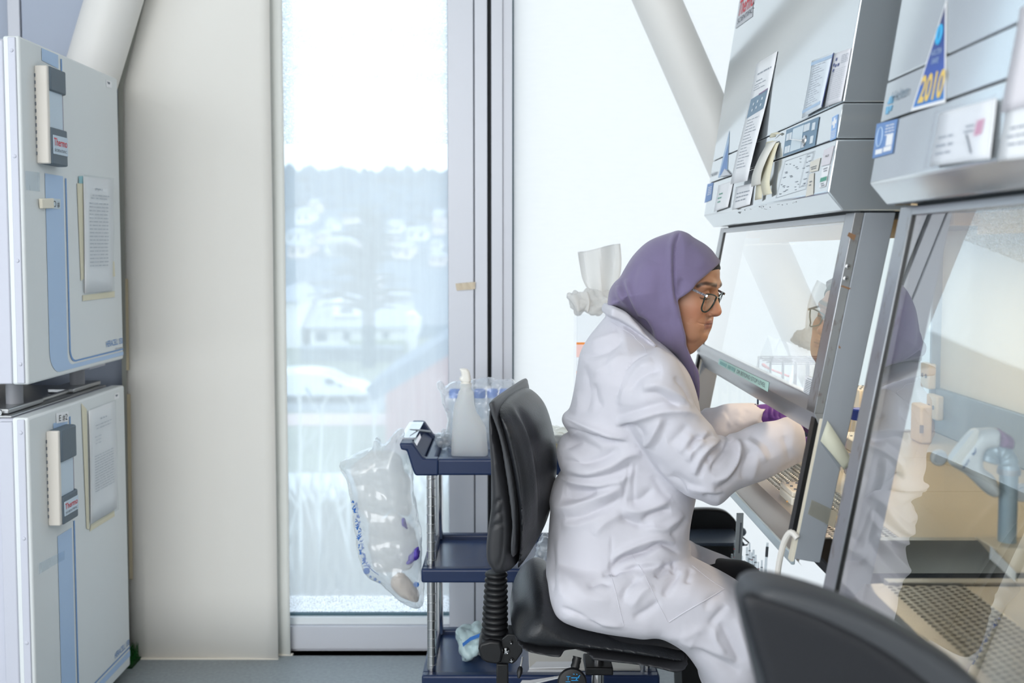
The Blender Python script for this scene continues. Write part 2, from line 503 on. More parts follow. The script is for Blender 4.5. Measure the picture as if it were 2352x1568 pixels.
# ================================================================== materials shared by many things
M_wall = mat('wall_paint', (214, 214, 212), 0.7, bump=0.03, bscale=200)
M_panel = mat('blue_grey_panel', (172, 182, 200), 0.42, bump=0.02, bscale=150)
M_alu = mat('window_aluminium', (206, 209, 218), 0.42, 0.12, bump=0.02, bscale=300)
M_alu_dark = mat('window_gasket', (24, 30, 36), 0.6)
M_alu_line = mat('window_joint_shadow_gap', (105, 112, 126), 0.6)
M_floor = mat('vinyl_floor', (140, 148, 152), 0.45, var=0.10, vscale=90, bump=0.02)
M_sill = mat('beige_kerb', (176, 168, 152), 0.6, var=0.05)
M_white = mat('white_paint', (226, 226, 224), 0.5)
M_column = mat('column_paint', (228, 227, 224), 0.45, bump=0.015, bscale=120)
M_frost = None
def frosted():
    m = bpy.data.materials.new('frosted_glass'); m.use_nodes = True
    nt = m.node_tree; nt.nodes.clear(); N = nt.nodes.new; L = nt.links.new
    o = N('ShaderNodeOutputMaterial'); t = N('ShaderNodeBsdfTranslucent'); d = N('ShaderNodeBsdfDiffuse'); mx = N('ShaderNodeMixShader')
    tc = N('ShaderNodeTexCoord'); mp = N('ShaderNodeMapping'); mp.inputs['Scale'].default_value = (1, 1, 5)
    nz = N('ShaderNodeTexNoise'); nz.inputs['Scale'].default_value = 22; nz.inputs['Detail'].default_value = 8
    r = N('ShaderNodeValToRGB'); r.color_ramp.elements[0].color = (0.775, 0.80, 0.83, 1); r.color_ramp.elements[1].color = (0.815, 0.835, 0.86, 1)
    L(tc.outputs['Object'], mp.inputs[0]); L(mp.outputs[0], nz.inputs[0]); L(nz.outputs[0], r.inputs[0]); L(r.outputs[0], t.inputs[0])
    d.inputs[0].default_value = (0.72, 0.74, 0.76, 1); mx.inputs[0].default_value = 0.12
    L(t.outputs[0], mx.inputs[1]); L(d.outputs[0], mx.inputs[2]); L(mx.outputs[0], o.inputs[0])
    return m
M_frost = frosted()

# ================================================================== room shell
XL, XR, YB, YF, ZC = -2.75, 2.35, 3.22, -4.5, 3.2
YW = 3.13                                  # inner face of the window frames
def wx(u): return P(u, 900, Y=YW).x
def wl_(u): return P(u, 60, Y=YW).x
def wz(v): return P(1000, v, Y=YW).z
def structure(o): o['kind'] = 'structure'; return o
structure(MB().box((XL - .1, YF - .1, -0.12), (XR + .1, YB + .25, 0)).build('floor', M_floor))
structure(MB().box((XL - .1, YF - .1, ZC), (XR + .1, YB + .25, ZC + .1)).build('ceiling', M_white))
structure(MB().box((XR, YF, 0), (XR + .1, YB + .25, ZC)).build('wall_right', M_wall))
structure(MB().box((XL - .1, YF - .1, 0), (XR + .1, YF, ZC)).build('wall_front', M_wall))
# left wall with a tall window opening
wl = MB(); wl.box((XL - .1, YF, 0), (XL, -3.2, ZC)); wl.box((XL - .1, 1.5, 0), (XL, YB + .25, ZC))
wl.box((XL - .1, -3.2, 0), (XL, 1.5, 0.55)); wl.box((XL - .1, -3.2, 2.85), (XL, 1.5, ZC))
structure(wl.build('wall_left', M_wall))
w3 = structure(MB().box((XL - .07, -3.2, 0.55), (XL - .03, 1.5, 0.6)).box((XL - .07, -3.2, 2.8), (XL - .03, 1.5, 2.85)).build('window_3', M_alu))
for k in range(5):
    y = -3.2 + k * 1.175
    MB().box((XL - .08, y - .03, 0.55), (XL - .02, y + .03, 2.85)).build('window_frame', M_alu, w3)
    if k < 4: MB().box((XL - .055, y + .03, 0.6), (XL - .05, y + 1.145, 2.8)).build('pane', glass_mat('clear_glass', refl=0.6), w3)
# rear wall: solid blue-grey panels left of the blind
x_a, x_w1 = wx(20), wx(560)
wb = structure(MB().box((XL, YW + .04, 0), (wl_(8), YB, ZC)).build('wall_back', M_panel))
for a, b in ((-2.6, -2.0),):
    pass
MB().box((wl_(19), YW - .005, 0.02), (wl_(47), YB, ZC)).build('panel', M_alu, wb, bevel=.002)
MB().box((wl_(8), YW + .03, 0.02), (wl_(19), YB, ZC)).build('joint', M_alu_dark, wb)
MB().box((wl_(47), YW + .012, 0.02), (wl_(49.5), YB, ZC)).build('joint', M_alu_line, wb)
MB().box((wl_(49.5), YW, 0.02), (x_w1, YB, ZC)).build('panel', M_panel, wb, bevel=.002)
MB().box((XL, YW + .01, 0.0), (x_w1, YB, 0.10)).build('baseboard_back', M_alu, wb)

# window_1: clear sash with the view
z_rail_top, z_rail_bot = wz(1424), wz(1520)
w1 = structure(MB().box((x_w1, YW + .01, z_rail_bot), (wx(1030), YB, wz(1494))).build('window_1', M_alu, bevel=.002))
MB().box((wx(598), YW, wz(1491)), (wx(1030), YB, wz(1438))).build('bottom_rail', M_alu, w1, bevel=.002)
MB().box((wx(640), YW + .015, wz(1438)), (wx(1030), YW + .04, wz(1421))).build('glazing_bead', mat('bead_white', (232, 238, 242), 0.3), w1, bevel=.002)
MB().box((wx(640), YW + .03, wz(1421)), (wx(1030), YW + .045, wz(1416))).build('glazing_seal', mat('teal_seal', (70, 100, 112), 0.5), w1)
MB().box((x_w1, YW, z_rail_bot), (wx(640), YB, ZC)).build('side_stile', M_alu, w1, bevel=.002)
MB().box((wx(1030), YW, z_rail_bot), (wx(1089), YB, ZC)).build('side_stile', M_alu, w1, bevel=.003)
MB().box((wx(1028.5), YW + .03, wz(1421)), (wx(1030.5), YW + .05, ZC)).build('glazing_seal', MATS['teal_seal'], w1)
MB().box((x_w1, YW + .02, z_rail_bot - .012), (wx(1200), YB, z_rail_bot)).build('shadow_gap', M_alu_dark, w1)
pane1 = MB().box((wx(640), 3.178, wz(1436)), (wx(1030.5), 3.186, ZC)).build('pane',
    glass_mat('haze_veiled_glass', tint=(0.74, 0.82, 0.88), veil=0.36, veil_col=(0.90, 0.95, 1.0), frit=(P(800, 330, Y=3.18).z, P(800, 1368, Y=3.18).z, 210), refl=0.35), w1)  # veil put into the pane imitates the haze outdoors
# mullion between the two windows
t1 = structure(MB().box((wx(1089), YW + .015, z_rail_bot), (wx(1091), YB, ZC)).build('trim_1', M_alu_line))
MB().box((wx(1091), YW + .004, z_rail_bot), (wx(1120), YB, ZC)).build('mullion_face', M_alu, t1, bevel=.002)
MB().box((wx(1120), YW + .03, z_rail_bot), (wx(1129), YB, ZC)).build('mullion_gasket', M_alu_dark, t1)
MB().box((wx(1129), YW + .004, z_rail_bot), (wx(1155), YB, ZC)).build('mullion_face', M_alu, t1, bevel=.002)
MB().box((wx(1155), YW + .012, z_rail_bot), (wx(1177), YB, ZC)).build('mullion_face', M_alu, t1, bevel=.002)
# window_2: tall frosted pane behind the cabinets
w2 = structure(MB().box((wx(1177), YW + .01, z_rail_bot), (XR, YB, wz(1470))).build('window_2', M_alu, bevel=.002))
MB().box((wx(1176), YW + .028, wz(1470)), (wx(1180), YW + .05, ZC)).build('glazing_seal', MATS['teal_seal'], w2)
MB().box((wx(1180), 3.178, wz(1470)), (XR, 3.184, ZC)).build('pane', M_frost, w2)
# kerb under the windows
structure(MB().box((XL, YW - .03, 0), (XR, YB + .2, z_rail_bot - .012)).build('trim_2', M_sill))

# masking tape on the mullion
tp = MB(); a = [P(u, v, Y=YW - .003) for u, v in ((1046, 651), (1092, 647), (1091, 664), (1049, 667))]
rows = [[a[0].lerp(a[1], t) + Vector((0, -.004 * math.sin(t * 9) ** 2, 0)) for t in np.linspace(0, 1, 7)], [a[3].lerp(a[2], t) + Vector((0, -.003 * math.sin(t * 7) ** 2, 0)) for t in np.linspace(0, 1, 7)]]
tag(tp.grid(rows).build('masking_tape', mat('masking_tape_beige', (214, 200, 178), 0.7), solid=.0006), 'short strip of beige masking tape on the grey window mullion', 'tape')

# ------------------------------------------------------------------ slanting round steel columns
def column(name, label, top, bot, Y, r, loc_ref):
    a = P(*top, Y=Y); b = P(*bot, Y=Y); d = (b - a).normalized()
    a2 = a - d * ((ZC + .05 - a.z) / -d.z if d.z else 0); a2 = a + d * ((ZC - a.z) / d.z)
    b2 = a + d * ((0.0 - a.z) / d.z)
    t = thing(name, label, 'column', (b2.x, b2.y, 0))
    MB().cyl(b2, a2, r, n=48).build('shaft', M_column, t, smooth=True)
    MB().cyl((b2.x, b2.y, 0), (b2.x, b2.y, .03), r * 1.35, n=32).build('base_collar', M_column, t, smooth=True)
    return t
column('slanting_column', 'white round slanting column rising behind the upper incubator', (262, 0), (217, 150), 2.99, .078, 0)
column('slanting_column', 'white round slanting column in front of the frosted window', (1509, 0), (1641, 300), 2.965, .067, 0)

# ------------------------------------------------------------------ roller blind
YBL = 3.075
M_blind = mat('blind_fabric', (243, 241, 236), 0.85, bump=0.05, bscale=700)
def blind_fabric():
    m = M_blind; nt = m.node_tree; b = nt.nodes['Principled BSDF']; out = [n for n in nt.nodes if n.type == 'OUTPUT_MATERIAL'][0]
    tl = nt.nodes.new('ShaderNodeBsdfTranslucent'); tl.inputs[0].default_value = (*lin((226, 214, 190)), 1)
    mx = nt.nodes.new('ShaderNodeMixShader'); mx.inputs[0].default_value = 0.08
    nt.links.new(b.outputs[0], mx.inputs[1]); nt.links.new(tl.outputs[0], mx.inputs[2]); nt.links.new(mx.outputs[0], out.inputs[0])
blind_fabric()
bl = thing('roller_blind', 'cream fabric roller blind hanging to the floor beside the clear window', 'blind', (P(460, 900, Y=YBL).x, YBL, 0))
def bp(u, v, dy=0): return P(u, v, Y=YBL + dy)
def blind_sheet(u0, u1, vb, dy, top_cut=None):
    xl0, xl1 = bp(u0, 1530, dy).x, bp(u1, 1530, dy).x
    zb = bp(u0, vb, dy).z
    rows = []
    for k in range(15):
        z = zb + (ZC - zb) * k / 14
        row = []
        for j in range(13):
            s = j / 12
            x0 = xl0
            if top_cut and z > top_cut[1]: x0 = xl0 + (z - top_cut[1]) * top_cut[2]
            x = x0 + (xl1 - x0) * s
            row.append((x, YBL + dy + .006 * math.sin(s * 3.1 + .4) * (1 - k / 20) + .002 * math.sin(k * 1.7 + s * 4), z))
        rows.append(row)
    return MB().grid(rows)
zcut = bp(272, 190).z
blind_sheet(297, 640, 1522, 0, (0, zcut, 0.30)).build('fabric', M_blind, bl, smooth=True, solid=.0015)
blind_sheet(560, 668, 1516, .03).build('fabric', mat('blind_fabric_edge', (232, 234, 230), 0.85), bl, smooth=True, solid=.0012, label='paler second layer of fabric showing along the right edge')
hz = bp(400, 1530).z
hm = MB(); xa, xb = bp(297, 1530).x, bp(640, 1530).x
hm.tube([(xa, YBL + .004, hz + .012), (xb, YBL + .004, hz + .012)], .016, 14)
hm.build('hem_bar', mat('blind_hem', (222, 217, 206), 0.8, bump=.03, bscale=500), bl, smooth=True)
MB().tube([(bp(560, 1530).x, YBL + .034, hz + .014), (bp(668, 1530).x, YBL + .034, hz + .014)], .014, 14).build('hem_bar', MATS['blind_hem'], bl, smooth=True)
# tape strips holding the cut edge of the blind
for v0, v1, du in ((640, 850, 0), (905, 1330, 2)):
    q = [bp(286 + du + (v0 - 640) * .013, v0, -.005), bp(294 + du + (v0 - 640) * .013, v0, -.005), bp(294 + du + (v1 - 640) * .013, v1, -.005), bp(286 + du + (v1 - 640) * .013, v1, -.005)]
    MB().hexa(q, (0, -.0006, 0)).build('edge_tape', mat('old_masking_tape', (205, 192, 162), 0.7), bl)
# grey edging strip beside the column
q0, q1, q2 = bp(271, 195, -.004), bp(283, 195, -.004), bp(327, 0, -.004)
e = (q2 - q0)
MB().hexa([q0, q1, q1 + (bp(333, 0) - q1) * 1.6, q0 + (bp(319, 0) - q0) * 1.6], (0, -.002, 0)).build('edge_strip', mat('blind_edge_grey', (165, 167, 160), 0.8), bl)
q3, q4 = bp(290, 1500, -.004), bp(298, 1500, -.004)
MB().hexa([q0, q1, q4, q3], (0, -.002, 0)).build('edge_strip', MATS['blind_edge_grey'], bl)

# ================================================================== the view outside
GZ = -4.2
M_road = mat('road', (120, 124, 130), 0.8, var=.1, vscale=.5)
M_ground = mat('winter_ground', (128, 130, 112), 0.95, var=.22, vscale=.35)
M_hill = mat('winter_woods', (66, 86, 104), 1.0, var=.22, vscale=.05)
def hill_z(x, y):
    if y < 64: return GZ
    s = (y - 64)
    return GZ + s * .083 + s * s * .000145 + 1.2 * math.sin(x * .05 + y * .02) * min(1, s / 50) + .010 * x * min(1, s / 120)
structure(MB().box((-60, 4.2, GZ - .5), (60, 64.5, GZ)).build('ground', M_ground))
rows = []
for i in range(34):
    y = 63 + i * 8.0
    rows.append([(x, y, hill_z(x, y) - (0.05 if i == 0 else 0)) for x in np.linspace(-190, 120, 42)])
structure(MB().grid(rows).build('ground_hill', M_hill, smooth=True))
def on_hill(u, v):
    d = ray(u, v); y = 64.0
    while y < 320:
        t = y / d[1]
        if EYE + d[2] * t <= hill_z(d[0] * t, y): break
        y += .7
    t = y / d[1]
    return Vector((d[0] * t, y, hill_z(d[0] * t, y)))
def strip(name, v0, v1, u0, u1, m, dz=.02):
    a = P(u0, v0, Z=GZ); b = P(u0, v1, Z=GZ)
    return structure(MB().box((P(u0, v0, Z=GZ).x, min(a.y, b.y), GZ - .02), (P(u1, v1, Z=GZ).x, max(a.y, b.y), GZ + dz)).build(name, m))
strip('ground_road', 902, 945, 400, 1100, M_road)
strip('ground_path', 1088, 1150, 300, 1300, mat('pale_path', (206, 208, 210), 0.9))
strip('ground_terrace', 952, 978, 300, 1000, mat('pink_path', (196, 170, 164), 0.9), .03)
rnd = random.Random(4)
# woods on the hill: far too many crowns to count
tm = MB()
HOUSES = ((695, 515, 30, 22, 0), (676, 560, 34, 20, 0), (717, 492, 18, 20, 1), (738, 560, 24, 18, 1), (756, 536, 14, 20, 0), (802, 515, 26, 18, 1),
          (836, 560, 28, 20, 0), (768, 586, 36, 26, 0), (808, 588, 30, 26, 1), (906, 536, 26, 18, 0), (956, 552, 40, 18, 0), (889, 566, 28, 18, 1),
          (858, 592, 22, 14, 0), (922, 596, 40, 22, 1), (1000, 575, 22, 14, 0), (1006, 540, 22, 34, 1), (1004, 612, 32, 18, 1), (684, 592, 40, 22, 1))
hpos = [on_hill(u, v) for u, v, *_ in HOUSES]
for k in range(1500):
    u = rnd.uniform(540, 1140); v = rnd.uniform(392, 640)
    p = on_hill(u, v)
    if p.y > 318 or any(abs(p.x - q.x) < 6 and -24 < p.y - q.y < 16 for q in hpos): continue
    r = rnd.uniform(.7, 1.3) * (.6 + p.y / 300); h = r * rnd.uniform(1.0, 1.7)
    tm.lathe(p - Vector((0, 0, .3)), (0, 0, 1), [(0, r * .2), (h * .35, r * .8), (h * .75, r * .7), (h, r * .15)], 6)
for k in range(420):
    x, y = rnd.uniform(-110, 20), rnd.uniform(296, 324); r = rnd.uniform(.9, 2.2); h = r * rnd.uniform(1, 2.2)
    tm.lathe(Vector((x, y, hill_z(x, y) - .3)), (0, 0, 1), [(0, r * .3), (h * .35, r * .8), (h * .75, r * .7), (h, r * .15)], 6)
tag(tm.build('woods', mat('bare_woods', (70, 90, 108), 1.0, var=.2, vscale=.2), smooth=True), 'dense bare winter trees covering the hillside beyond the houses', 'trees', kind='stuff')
# houses up the hill
M_hw = mat('house_render_white', (236, 234, 232), 0.9); M_hp = mat('house_render_pink', (222, 205, 200), 0.9)
M_hroof = mat('slate_roof', (150, 156, 168), 0.9); M_hwin = mat('house_window_dark', (70, 84, 96), 0.3)
def house(u, v, wpx, hpx, wall, label, group='white houses on the far hillside', p=None, depth=7):
    p = p or on_hill(u, v)
    s = p.y / FPX; w = wpx * 1.1 * s; h = hpx * 1.25 * s
    t = thing('house', label, 'house', (p.x, p.y, p.z), group)
    MB().box((p.x - w / 2, p.y, p.z - 2), (p.x + w / 2, p.y + depth, p.z + h)).build('wall', wall, t)
    MB().poly([(p.x - w * .54, p.y - .3, p.z + h), (p.x + w * .54, p.y - .3, p.z + h), (p.x + w * .46, p.y + depth / 2, p.z + h * 1.45), (p.x - w * .46, p.y + depth / 2, p.z + h * 1.45)], (0, depth / 2, -.1)).build('roof', M_hroof, t)
    for q in (-.25, .25):
        MB().box((p.x + w * (q - .09), p.y - .06, p.z + h * .35), (p.x + w * (q + .09), p.y, p.z + h * .75)).build('window', M_hwin, t)
    return t
for u, v, w, h, c_ in HOUSES:
    house(u, v, w, h, (M_hw, M_hp)[c_], 'small ' + ('white', 'pinkish')[c_] + ' house on the far hillside, ' + NTH[sorted(q[0] for q in HOUSES).index(u)])
# nearer houses
def at_ground(u, v): return P(u, v, Z=GZ)
pb = at_ground(815, 797)
bg_ = thing('bungalow', 'white bungalow with a big grey roof and dormer beyond the van', 'house', (pb.x, pb.y, GZ))
def gx(u): return P(u, 750, Y=pb.y).x
def gz(v): return P(815, v, Y=pb.y).z
MB().box((gx(712), pb.y, GZ), (gx(935), pb.y + 9, gz(748))).build('wall', M_hw, bg_)
MB().poly([(gx(700), pb.y - .5, gz(752)), (gx(946), pb.y - .5, gz(752)), (gx(905), pb.y + 4.5, gz(668)), (gx(712), pb.y + 4.5, gz(668))], (0, 4.5, -.1)).build('roof', M_hroof, bg_)
MB().box((gx(760), pb.y + .6, gz(728)), (gx(820), pb.y + 4, gz(690))).build('dormer', M_hw, bg_)
MB().box((gx(780), pb.y + .5, gz(720)), (gx(806), pb.y + .6, gz(704))).build('window', M_hwin, bg_)
for a, b in ((727, 749), (790, 804), (838, 852), (880, 892)):
    MB().box((gx(a), pb.y - .08, gz(782)), (gx(b), pb.y, gz(762))).build('window', M_hwin, bg_)
MB().box((gx(845), pb.y + 3, gz(690)), (gx(858), pb.y + 4, gz(640))).build('chimney', M_hp, bg_)
pl_ = at_ground(680, 798)
lw = thing('gable_house', 'bright white gable wall of a house at the blind edge', 'house', (pl_.x, pl_.y, GZ))
MB().box((P(600, 750, Y=pl_.y).x, pl_.y, GZ), (P(692, 750, Y=pl_.y).x, pl_.y + 5, P(680, 690, Y=pl_.y).z)).build('wall', M_hw, lw)
MB().poly([(P(590, 750, Y=pl_.y).x, pl_.y - .3, P(680, 692, Y=pl_.y).z), (P(697, 750, Y=pl_.y).x, pl_.y - .3, P(680, 692, Y=pl_.y).z), (P(650, 650, Y=pl_.y).x, pl_.y + 2.5, P(680, 655, Y=pl_.y).z)], (0, 5, 0)).build('roof', M_hroof, lw)
# garden wall and hedge
pg = at_ground(800, 830)
gw = thing('garden_wall', 'long grey garden wall in front of the bungalow', 'wall', (pg.x, pg.y, GZ))
MB().box((P(690, 800, Y=pg.y).x, pg.y, GZ), (P(925, 800, Y=pg.y).x, pg.y + .4, P(800, 803, Y=pg.y).z)).build('wall_face', mat('garden_stone', (120, 126, 130), .95, var=.15, vscale=1.2), gw)
MB().box((P(690, 800, Y=pg.y).x, pg.y - .1, P(800, 803, Y=pg.y).z), (P(925, 800, Y=pg.y).x, pg.y + .5, P(800, 795, Y=pg.y).z)).build('coping', mat('coping_stone', (150, 158, 168), .9), gw)
tag(MB().box((P(790, 800, Y=pg.y).x, pg.y + 1, GZ), (P(925, 800, Y=pg.y).x, pg.y + 2, P(800, 786, Y=pg.y).z)).build('hedge', mat('winter_hedge', (128, 134, 104), 1, var=.2, vscale=1), bevel=.2), 'low dull green hedge behind the garden wall', 'hedge')
# white post
pp_ = at_ground(942, 822)
ps = thing('gate_pillar', 'tall white gate pillar between bungalow and brick gable', 'pillar', (pp_.x, pp_.y, GZ))
MB().box((P(934, 750, Y=pp_.y).x, pp_.y, GZ), (P(956, 750, Y=pp_.y).x, pp_.y + .5, P(942, 726, Y=pp_.y).z)).build('post', M_hw, ps, bevel=.05)
MB().lathe((P(945, 726, Y=pp_.y).x, pp_.y + .25, P(942, 726, Y=pp_.y).z), (0, 0, 1), [(0, .35), (.12, .35), (.3, .05)], 12).build('cap', M_hw, ps)
# brick gable with a sloping roof edge
yb = 27.0
br = thing('brick_outbuilding', 'red brick gable with a slanting grey roof edge by the mullion', 'building', (P(1000, 900, Y=yb).x, yb, GZ))
def bz(u, v): return P(u, v, Y=yb)
M_brick = mat('red_brick', (168, 112, 108), .9, var=.12, vscale=3)
A, B = bz(885, 905), bz(1150, 742)
MB().poly([(A.x, yb, GZ), (B.x, yb, GZ), (B.x, yb, B.z), (A.x, yb, A.z)], (0, 6, 0)).build('gable_wall', M_brick, br)
nrm = Vector((-(B.z - A.z), 0, B.x - A.x)).normalized()
a1 = A + (A - B).normalized() * .4
MB().poly([a1, B, B + nrm * .42, a1 + nrm * .42], (0, 7, 0)).build('roof_edge', mat('roof_verge', (100, 112, 130), .8), br)
for ob in br.children: ob.location.y = 0
# the van
yv = 36.0
van = thing('van', 'white parked panel van seen side on beyond the window', 'van', (P(745, 900, Y=yv).x, yv, GZ))
def vp(u, v): 
    p = P(u, v, Y=yv); return (p.x, p.z)
dzv = GZ + .25 - P(745, 905, Y=yv).z
body = [(560, 905), (560, 856), (572, 850), (700, 848), (748, 853), (780, 872), (822, 882), (838, 893), (840, 905)]
def vps(l): return [(x, z + dzv) for x, z in (vp(*q) for q in l)]
M_van = mat('van_paint', (244, 246, 248), .3, coat=.4)
MB().xz(vps(body), yv, yv + 1.9).build('body', M_van, van, bevel=.08)
MB().xz(vps([(746, 868), (750, 862), (766, 865), (774, 876), (748, 878)]), yv - .03, yv).build('side_window', M_hwin, van)
MB().xz(vps([(776, 877), (782, 874), (788, 881), (782, 884)]), yv - .03, yv).build('windscreen', M_hwin, van)
MB().xz(vps([(698, 884), (704, 884), (716, 898), (710, 900)]), yv - .02, yv).build('door_emblem', mat('van_blue', (96, 132, 206), .5), van)
for u in (800, 610):
    c = vps([(u, 905)])[0]
    MB().cyl((c[0], yv + .02, GZ + .32), (c[0], yv + .25, GZ + .32), .32, n=20).build('wheel', mat('tyre_black', (40, 42, 46), .8), van, smooth=True)
# dark tree in the middle
yt = 47.5
bt = P(846, 800, Y=yt)
tr_ = thing('garden_tree', 'tall dark thin tree standing in front of the bungalow', 'tree', (bt.x, yt, GZ))
top = P(846, 478, Y=yt)
M_bark = mat('dark_bark', (74, 86, 92), 1.0)
MB().tube([(bt.x, yt, GZ), (bt.x + .05, yt, 0), (bt.x - .05, yt, top.z)], [.34, .28, .10], 8).build('trunk', M_bark, tr_, smooth=True)
bm_ = MB()
for k in range(190):
    z = rnd.uniform(-1.6, top.z); a = rnd.uniform(0, 6.28); l = rnd.uniform(.7, 3.0) * (1.15 - (z + 1.6) / (top.z + 3.5))
    p0 = Vector((bt.x, yt, z)); d = Vector((math.cos(a), math.sin(a), .35))
    bm_.tube([p0, p0 + d * l * .5, p0 + d * l + Vector((0, 0, -.2 * l))], [.10, .08, .04], 5)
bm_.build('branches', M_bark, tr_)
# pale birch saplings close under the window
M_birch = mat('birch_bark', (214, 212, 208), .8, var=.08, vscale=4)
yb_ = 15.5
BIRCH = ([(692, 1400), (690, 1100), (689, 890)], [(736, 1400), (735, 1100), (741, 930)], [(757, 1420), (742, 1300), (700, 1150)], [(822, 1425), (806, 1290), (773, 1150)],
                          [(746, 1420), (738, 1330), (726, 1160)], [(704, 1420), (676, 1320), (660, 1240)], [(802, 1400), (800, 1100), (806, 930)], [(862, 1400), (858, 1150), (860, 920)],
                          [(905, 1420), (900, 1300), (880, 1160)], [(985, 1410), (990, 1300), (975, 1120)])
for i, line in enumerate(BIRCH):
    yy = yb_ + .35 * ((i * 7) % 5)
    pts = [P(u, v, Y=yy) for u, v in line]; pts[0].z = GZ
    s = thing('birch_sapling', 'thin pale birch stem below the window, ' + NTH[sorted(q[0][0] for q in BIRCH).index(line[0][0])], 'sapling', (pts[0].x, yy, GZ), 'pale birch saplings below the window')
    c3 = [Vector(p) for p in catmull([tuple(p) for p in pts], False, 4)]
    MB().tube(c3, [.030 - .017 * k / len(c3) for k in range(len(c3))], 6).build('stem', M_birch, s, smooth=True)
    tw = MB()
    for k in range(6):
        p = c3[rnd.randrange(3, len(c3))]; d = Vector((rnd.uniform(-.7, .7), rnd.uniform(-.3, .3), .8)).normalized()
        tw.tube([p, p + d * rnd.uniform(.3, .8)], [.012, .004], 4)
    tw.build('twigs', M_birch, s)['kind'] = 'stuff'
# brambles / scrub
sc = MB()
for k in range(1500):
    u = rnd.uniform(600, 1100); v = rnd.uniform(1175, 1400); p = at_ground(u, v)
    sc.tube([p, p + Vector((rnd.uniform(-.4, .4), rnd.uniform(-.3, .3), rnd.uniform(.3, 1.1)))], [.02, .006], 3)
tag(sc.build('scrub', mat('dry_scrub', (150, 140, 128), 1)), 'tangle of dry winter scrub on the bank below the window', 'scrub', kind='stuff')

# ================================================================== incubators
M_inc = mat('incubator_enamel', (224, 229, 231), .42, bump=.012, bscale=400)
M_incs = mat('incubator_side_enamel', (200, 203, 216), .5, bump=.03, bscale=260)
M_blue = mat('stripe_blue', (176, 203, 236), .45)
M_blue2 = mat('thin_stripe_blue', (104, 150, 206), .45)
M_grey = mat('handle_slate_grey', (92, 106, 118), .5, bump=.05, bscale=900)
M_cream = mat('handle_cream', (226, 221, 214), .5)
M_ltblue = mat('handle_window_blue', (196, 213, 228), .35)
M_red = mat('print_red', (224, 72, 84), .6)
M_ink = mat('print_grey', (112, 118, 128), .7)
M_black_ink = mat('print_black', (38, 40, 46), .7)
M_paper = mat('paper', (243, 244, 247), .8)
M_sleeve = glass_mat('plastic_sleeve', tint=(.97, .98, .98), veil=.12, refl=.7)
M_tape = mat('masking_tape_yellow', (226, 220, 196), .7)
M_steel = mat('brushed_steel', (176, 178, 180), .32, .85, bump=.02, bscale=90, stretch=(1, 1, 14))
XD = -1.15
def D(u, v, off=0.0): return P(u, v, X=XD + off)
def dquad(c, off=.0012): return [D(u, v, off) for u, v in c]
def bil(q, s, t):  # q: tl, tr, br, bl ; s right, t down
    return (q[0].lerp(q[1], s)).lerp(q[3].lerp(q[2], s), t)
def print_lines(q, rows, m, parent, off, name='printed_text', s0=.12, seed=1, gaps=True):
    """faint rows of print: (t, s_start, s_end, thickness)"""
    r = random.Random(seed); b = MB()
    for t, a, e, th in rows:
        s = a
        while s < e:
            l = r.uniform(.05, .16) if gaps else e - a
            s2 = min(e, s + l)
            b.quad(*[bil(q, x, y) + off for x, y in ((s, t), (s2, t), (s2, t + th), (s, t + th))])
            s = s2 + r.uniform(.012, .03)
    o = b.build(name, m, parent, recalc=False); o['kind'] = 'stuff'
    return o
M_pale = mat('print_pale', (168, 174, 184), .7)
def incubator(name, label, c_near_t, c_near_b, c_far_t, c_far_b, px, upper):
    n1, n2, f1, f2 = D(*c_near_t), D(*c_near_b), D(*c_far_t), D(*c_far_b)
    y0, y1 = (n1.y + n2.y) / 2, (f1.y + f2.y) / 2
    z1, z0 = (n1.z + f1.z) / 2, (n2.z + f2.z) / 2
    t = thing(name, label, 'incubator', (-1.55, (y0 + y1) / 2, z0))
    MB().box((-1.95, y0 + .012, z0 + .006), (-1.192, y1 - .004, z1 - .004)).build('body', M_incs, t, bevel=.006)
    MB().box((-1.19, y0, z0), (XD, y1, z1)).build('door', M_inc, t, bevel=.006, seg=3)
    door = t.children[-1]
    # near edge: riveted strip on the door, folded strip on the body
    MB().box((-1.176, y0 - .004, z0 + .004), (-1.158, y0 + .002, z1 - .004)).build('rivet_strip', M_incs, t, bevel=.002)
    MB().box((-1.222, y0 - .002, z0 + .002), (-1.188, y0 + .02, z1 - .01)).build('side_fold', M_incs, t, bevel=.003)
    for k in range(4):
        z = z0 + .05 + (z1 - z0 - .085) * k / 3
        MB().lathe((-1.167, y0 - .0035, z), (0, -1, 0), [(0, .0052), (.0022, .0042), (.0034, .0012)], 14).build('rivet', M_incs, t, smooth=True)
    return t, (y0, y1, z0, z1)

def band(t, pts, m, off, name):
    b = MB(); b.add([(XD + off, y, z) for y, z in pts], [tuple(range(len(pts)))])
    me = b.mesh(name); bm = bmesh.new(); bm.from_mesh(me); bmesh.ops.triangulate(bm, faces=bm.faces); bm.to_mesh(me); bm.free()
    return finish(me, name, m, t)
def L_band(ya, yb, ztop, zlo, zhi, yend, rad_o, rad_i):
    """vertical stripe ya..yb from ztop turning into a horizontal stripe zlo..zhi running to yend"""
    out = [(ya, ztop)]
    for k in range(9):
        a = math.pi + k * math.pi / 16; out.append((ya + rad_o + rad_o * math.cos(a), zlo + rad_o + rad_o * math.sin(a)))
    out += [(yend, zlo), (yend, zhi)]
    for k in range(9):
        a = 1.5 * math.pi - k * math.pi / 16; out.append((yb + rad_i + rad_i * math.cos(a), zhi + rad_i + rad_i * math.sin(a)))
    out.append((yb, ztop))
    return out
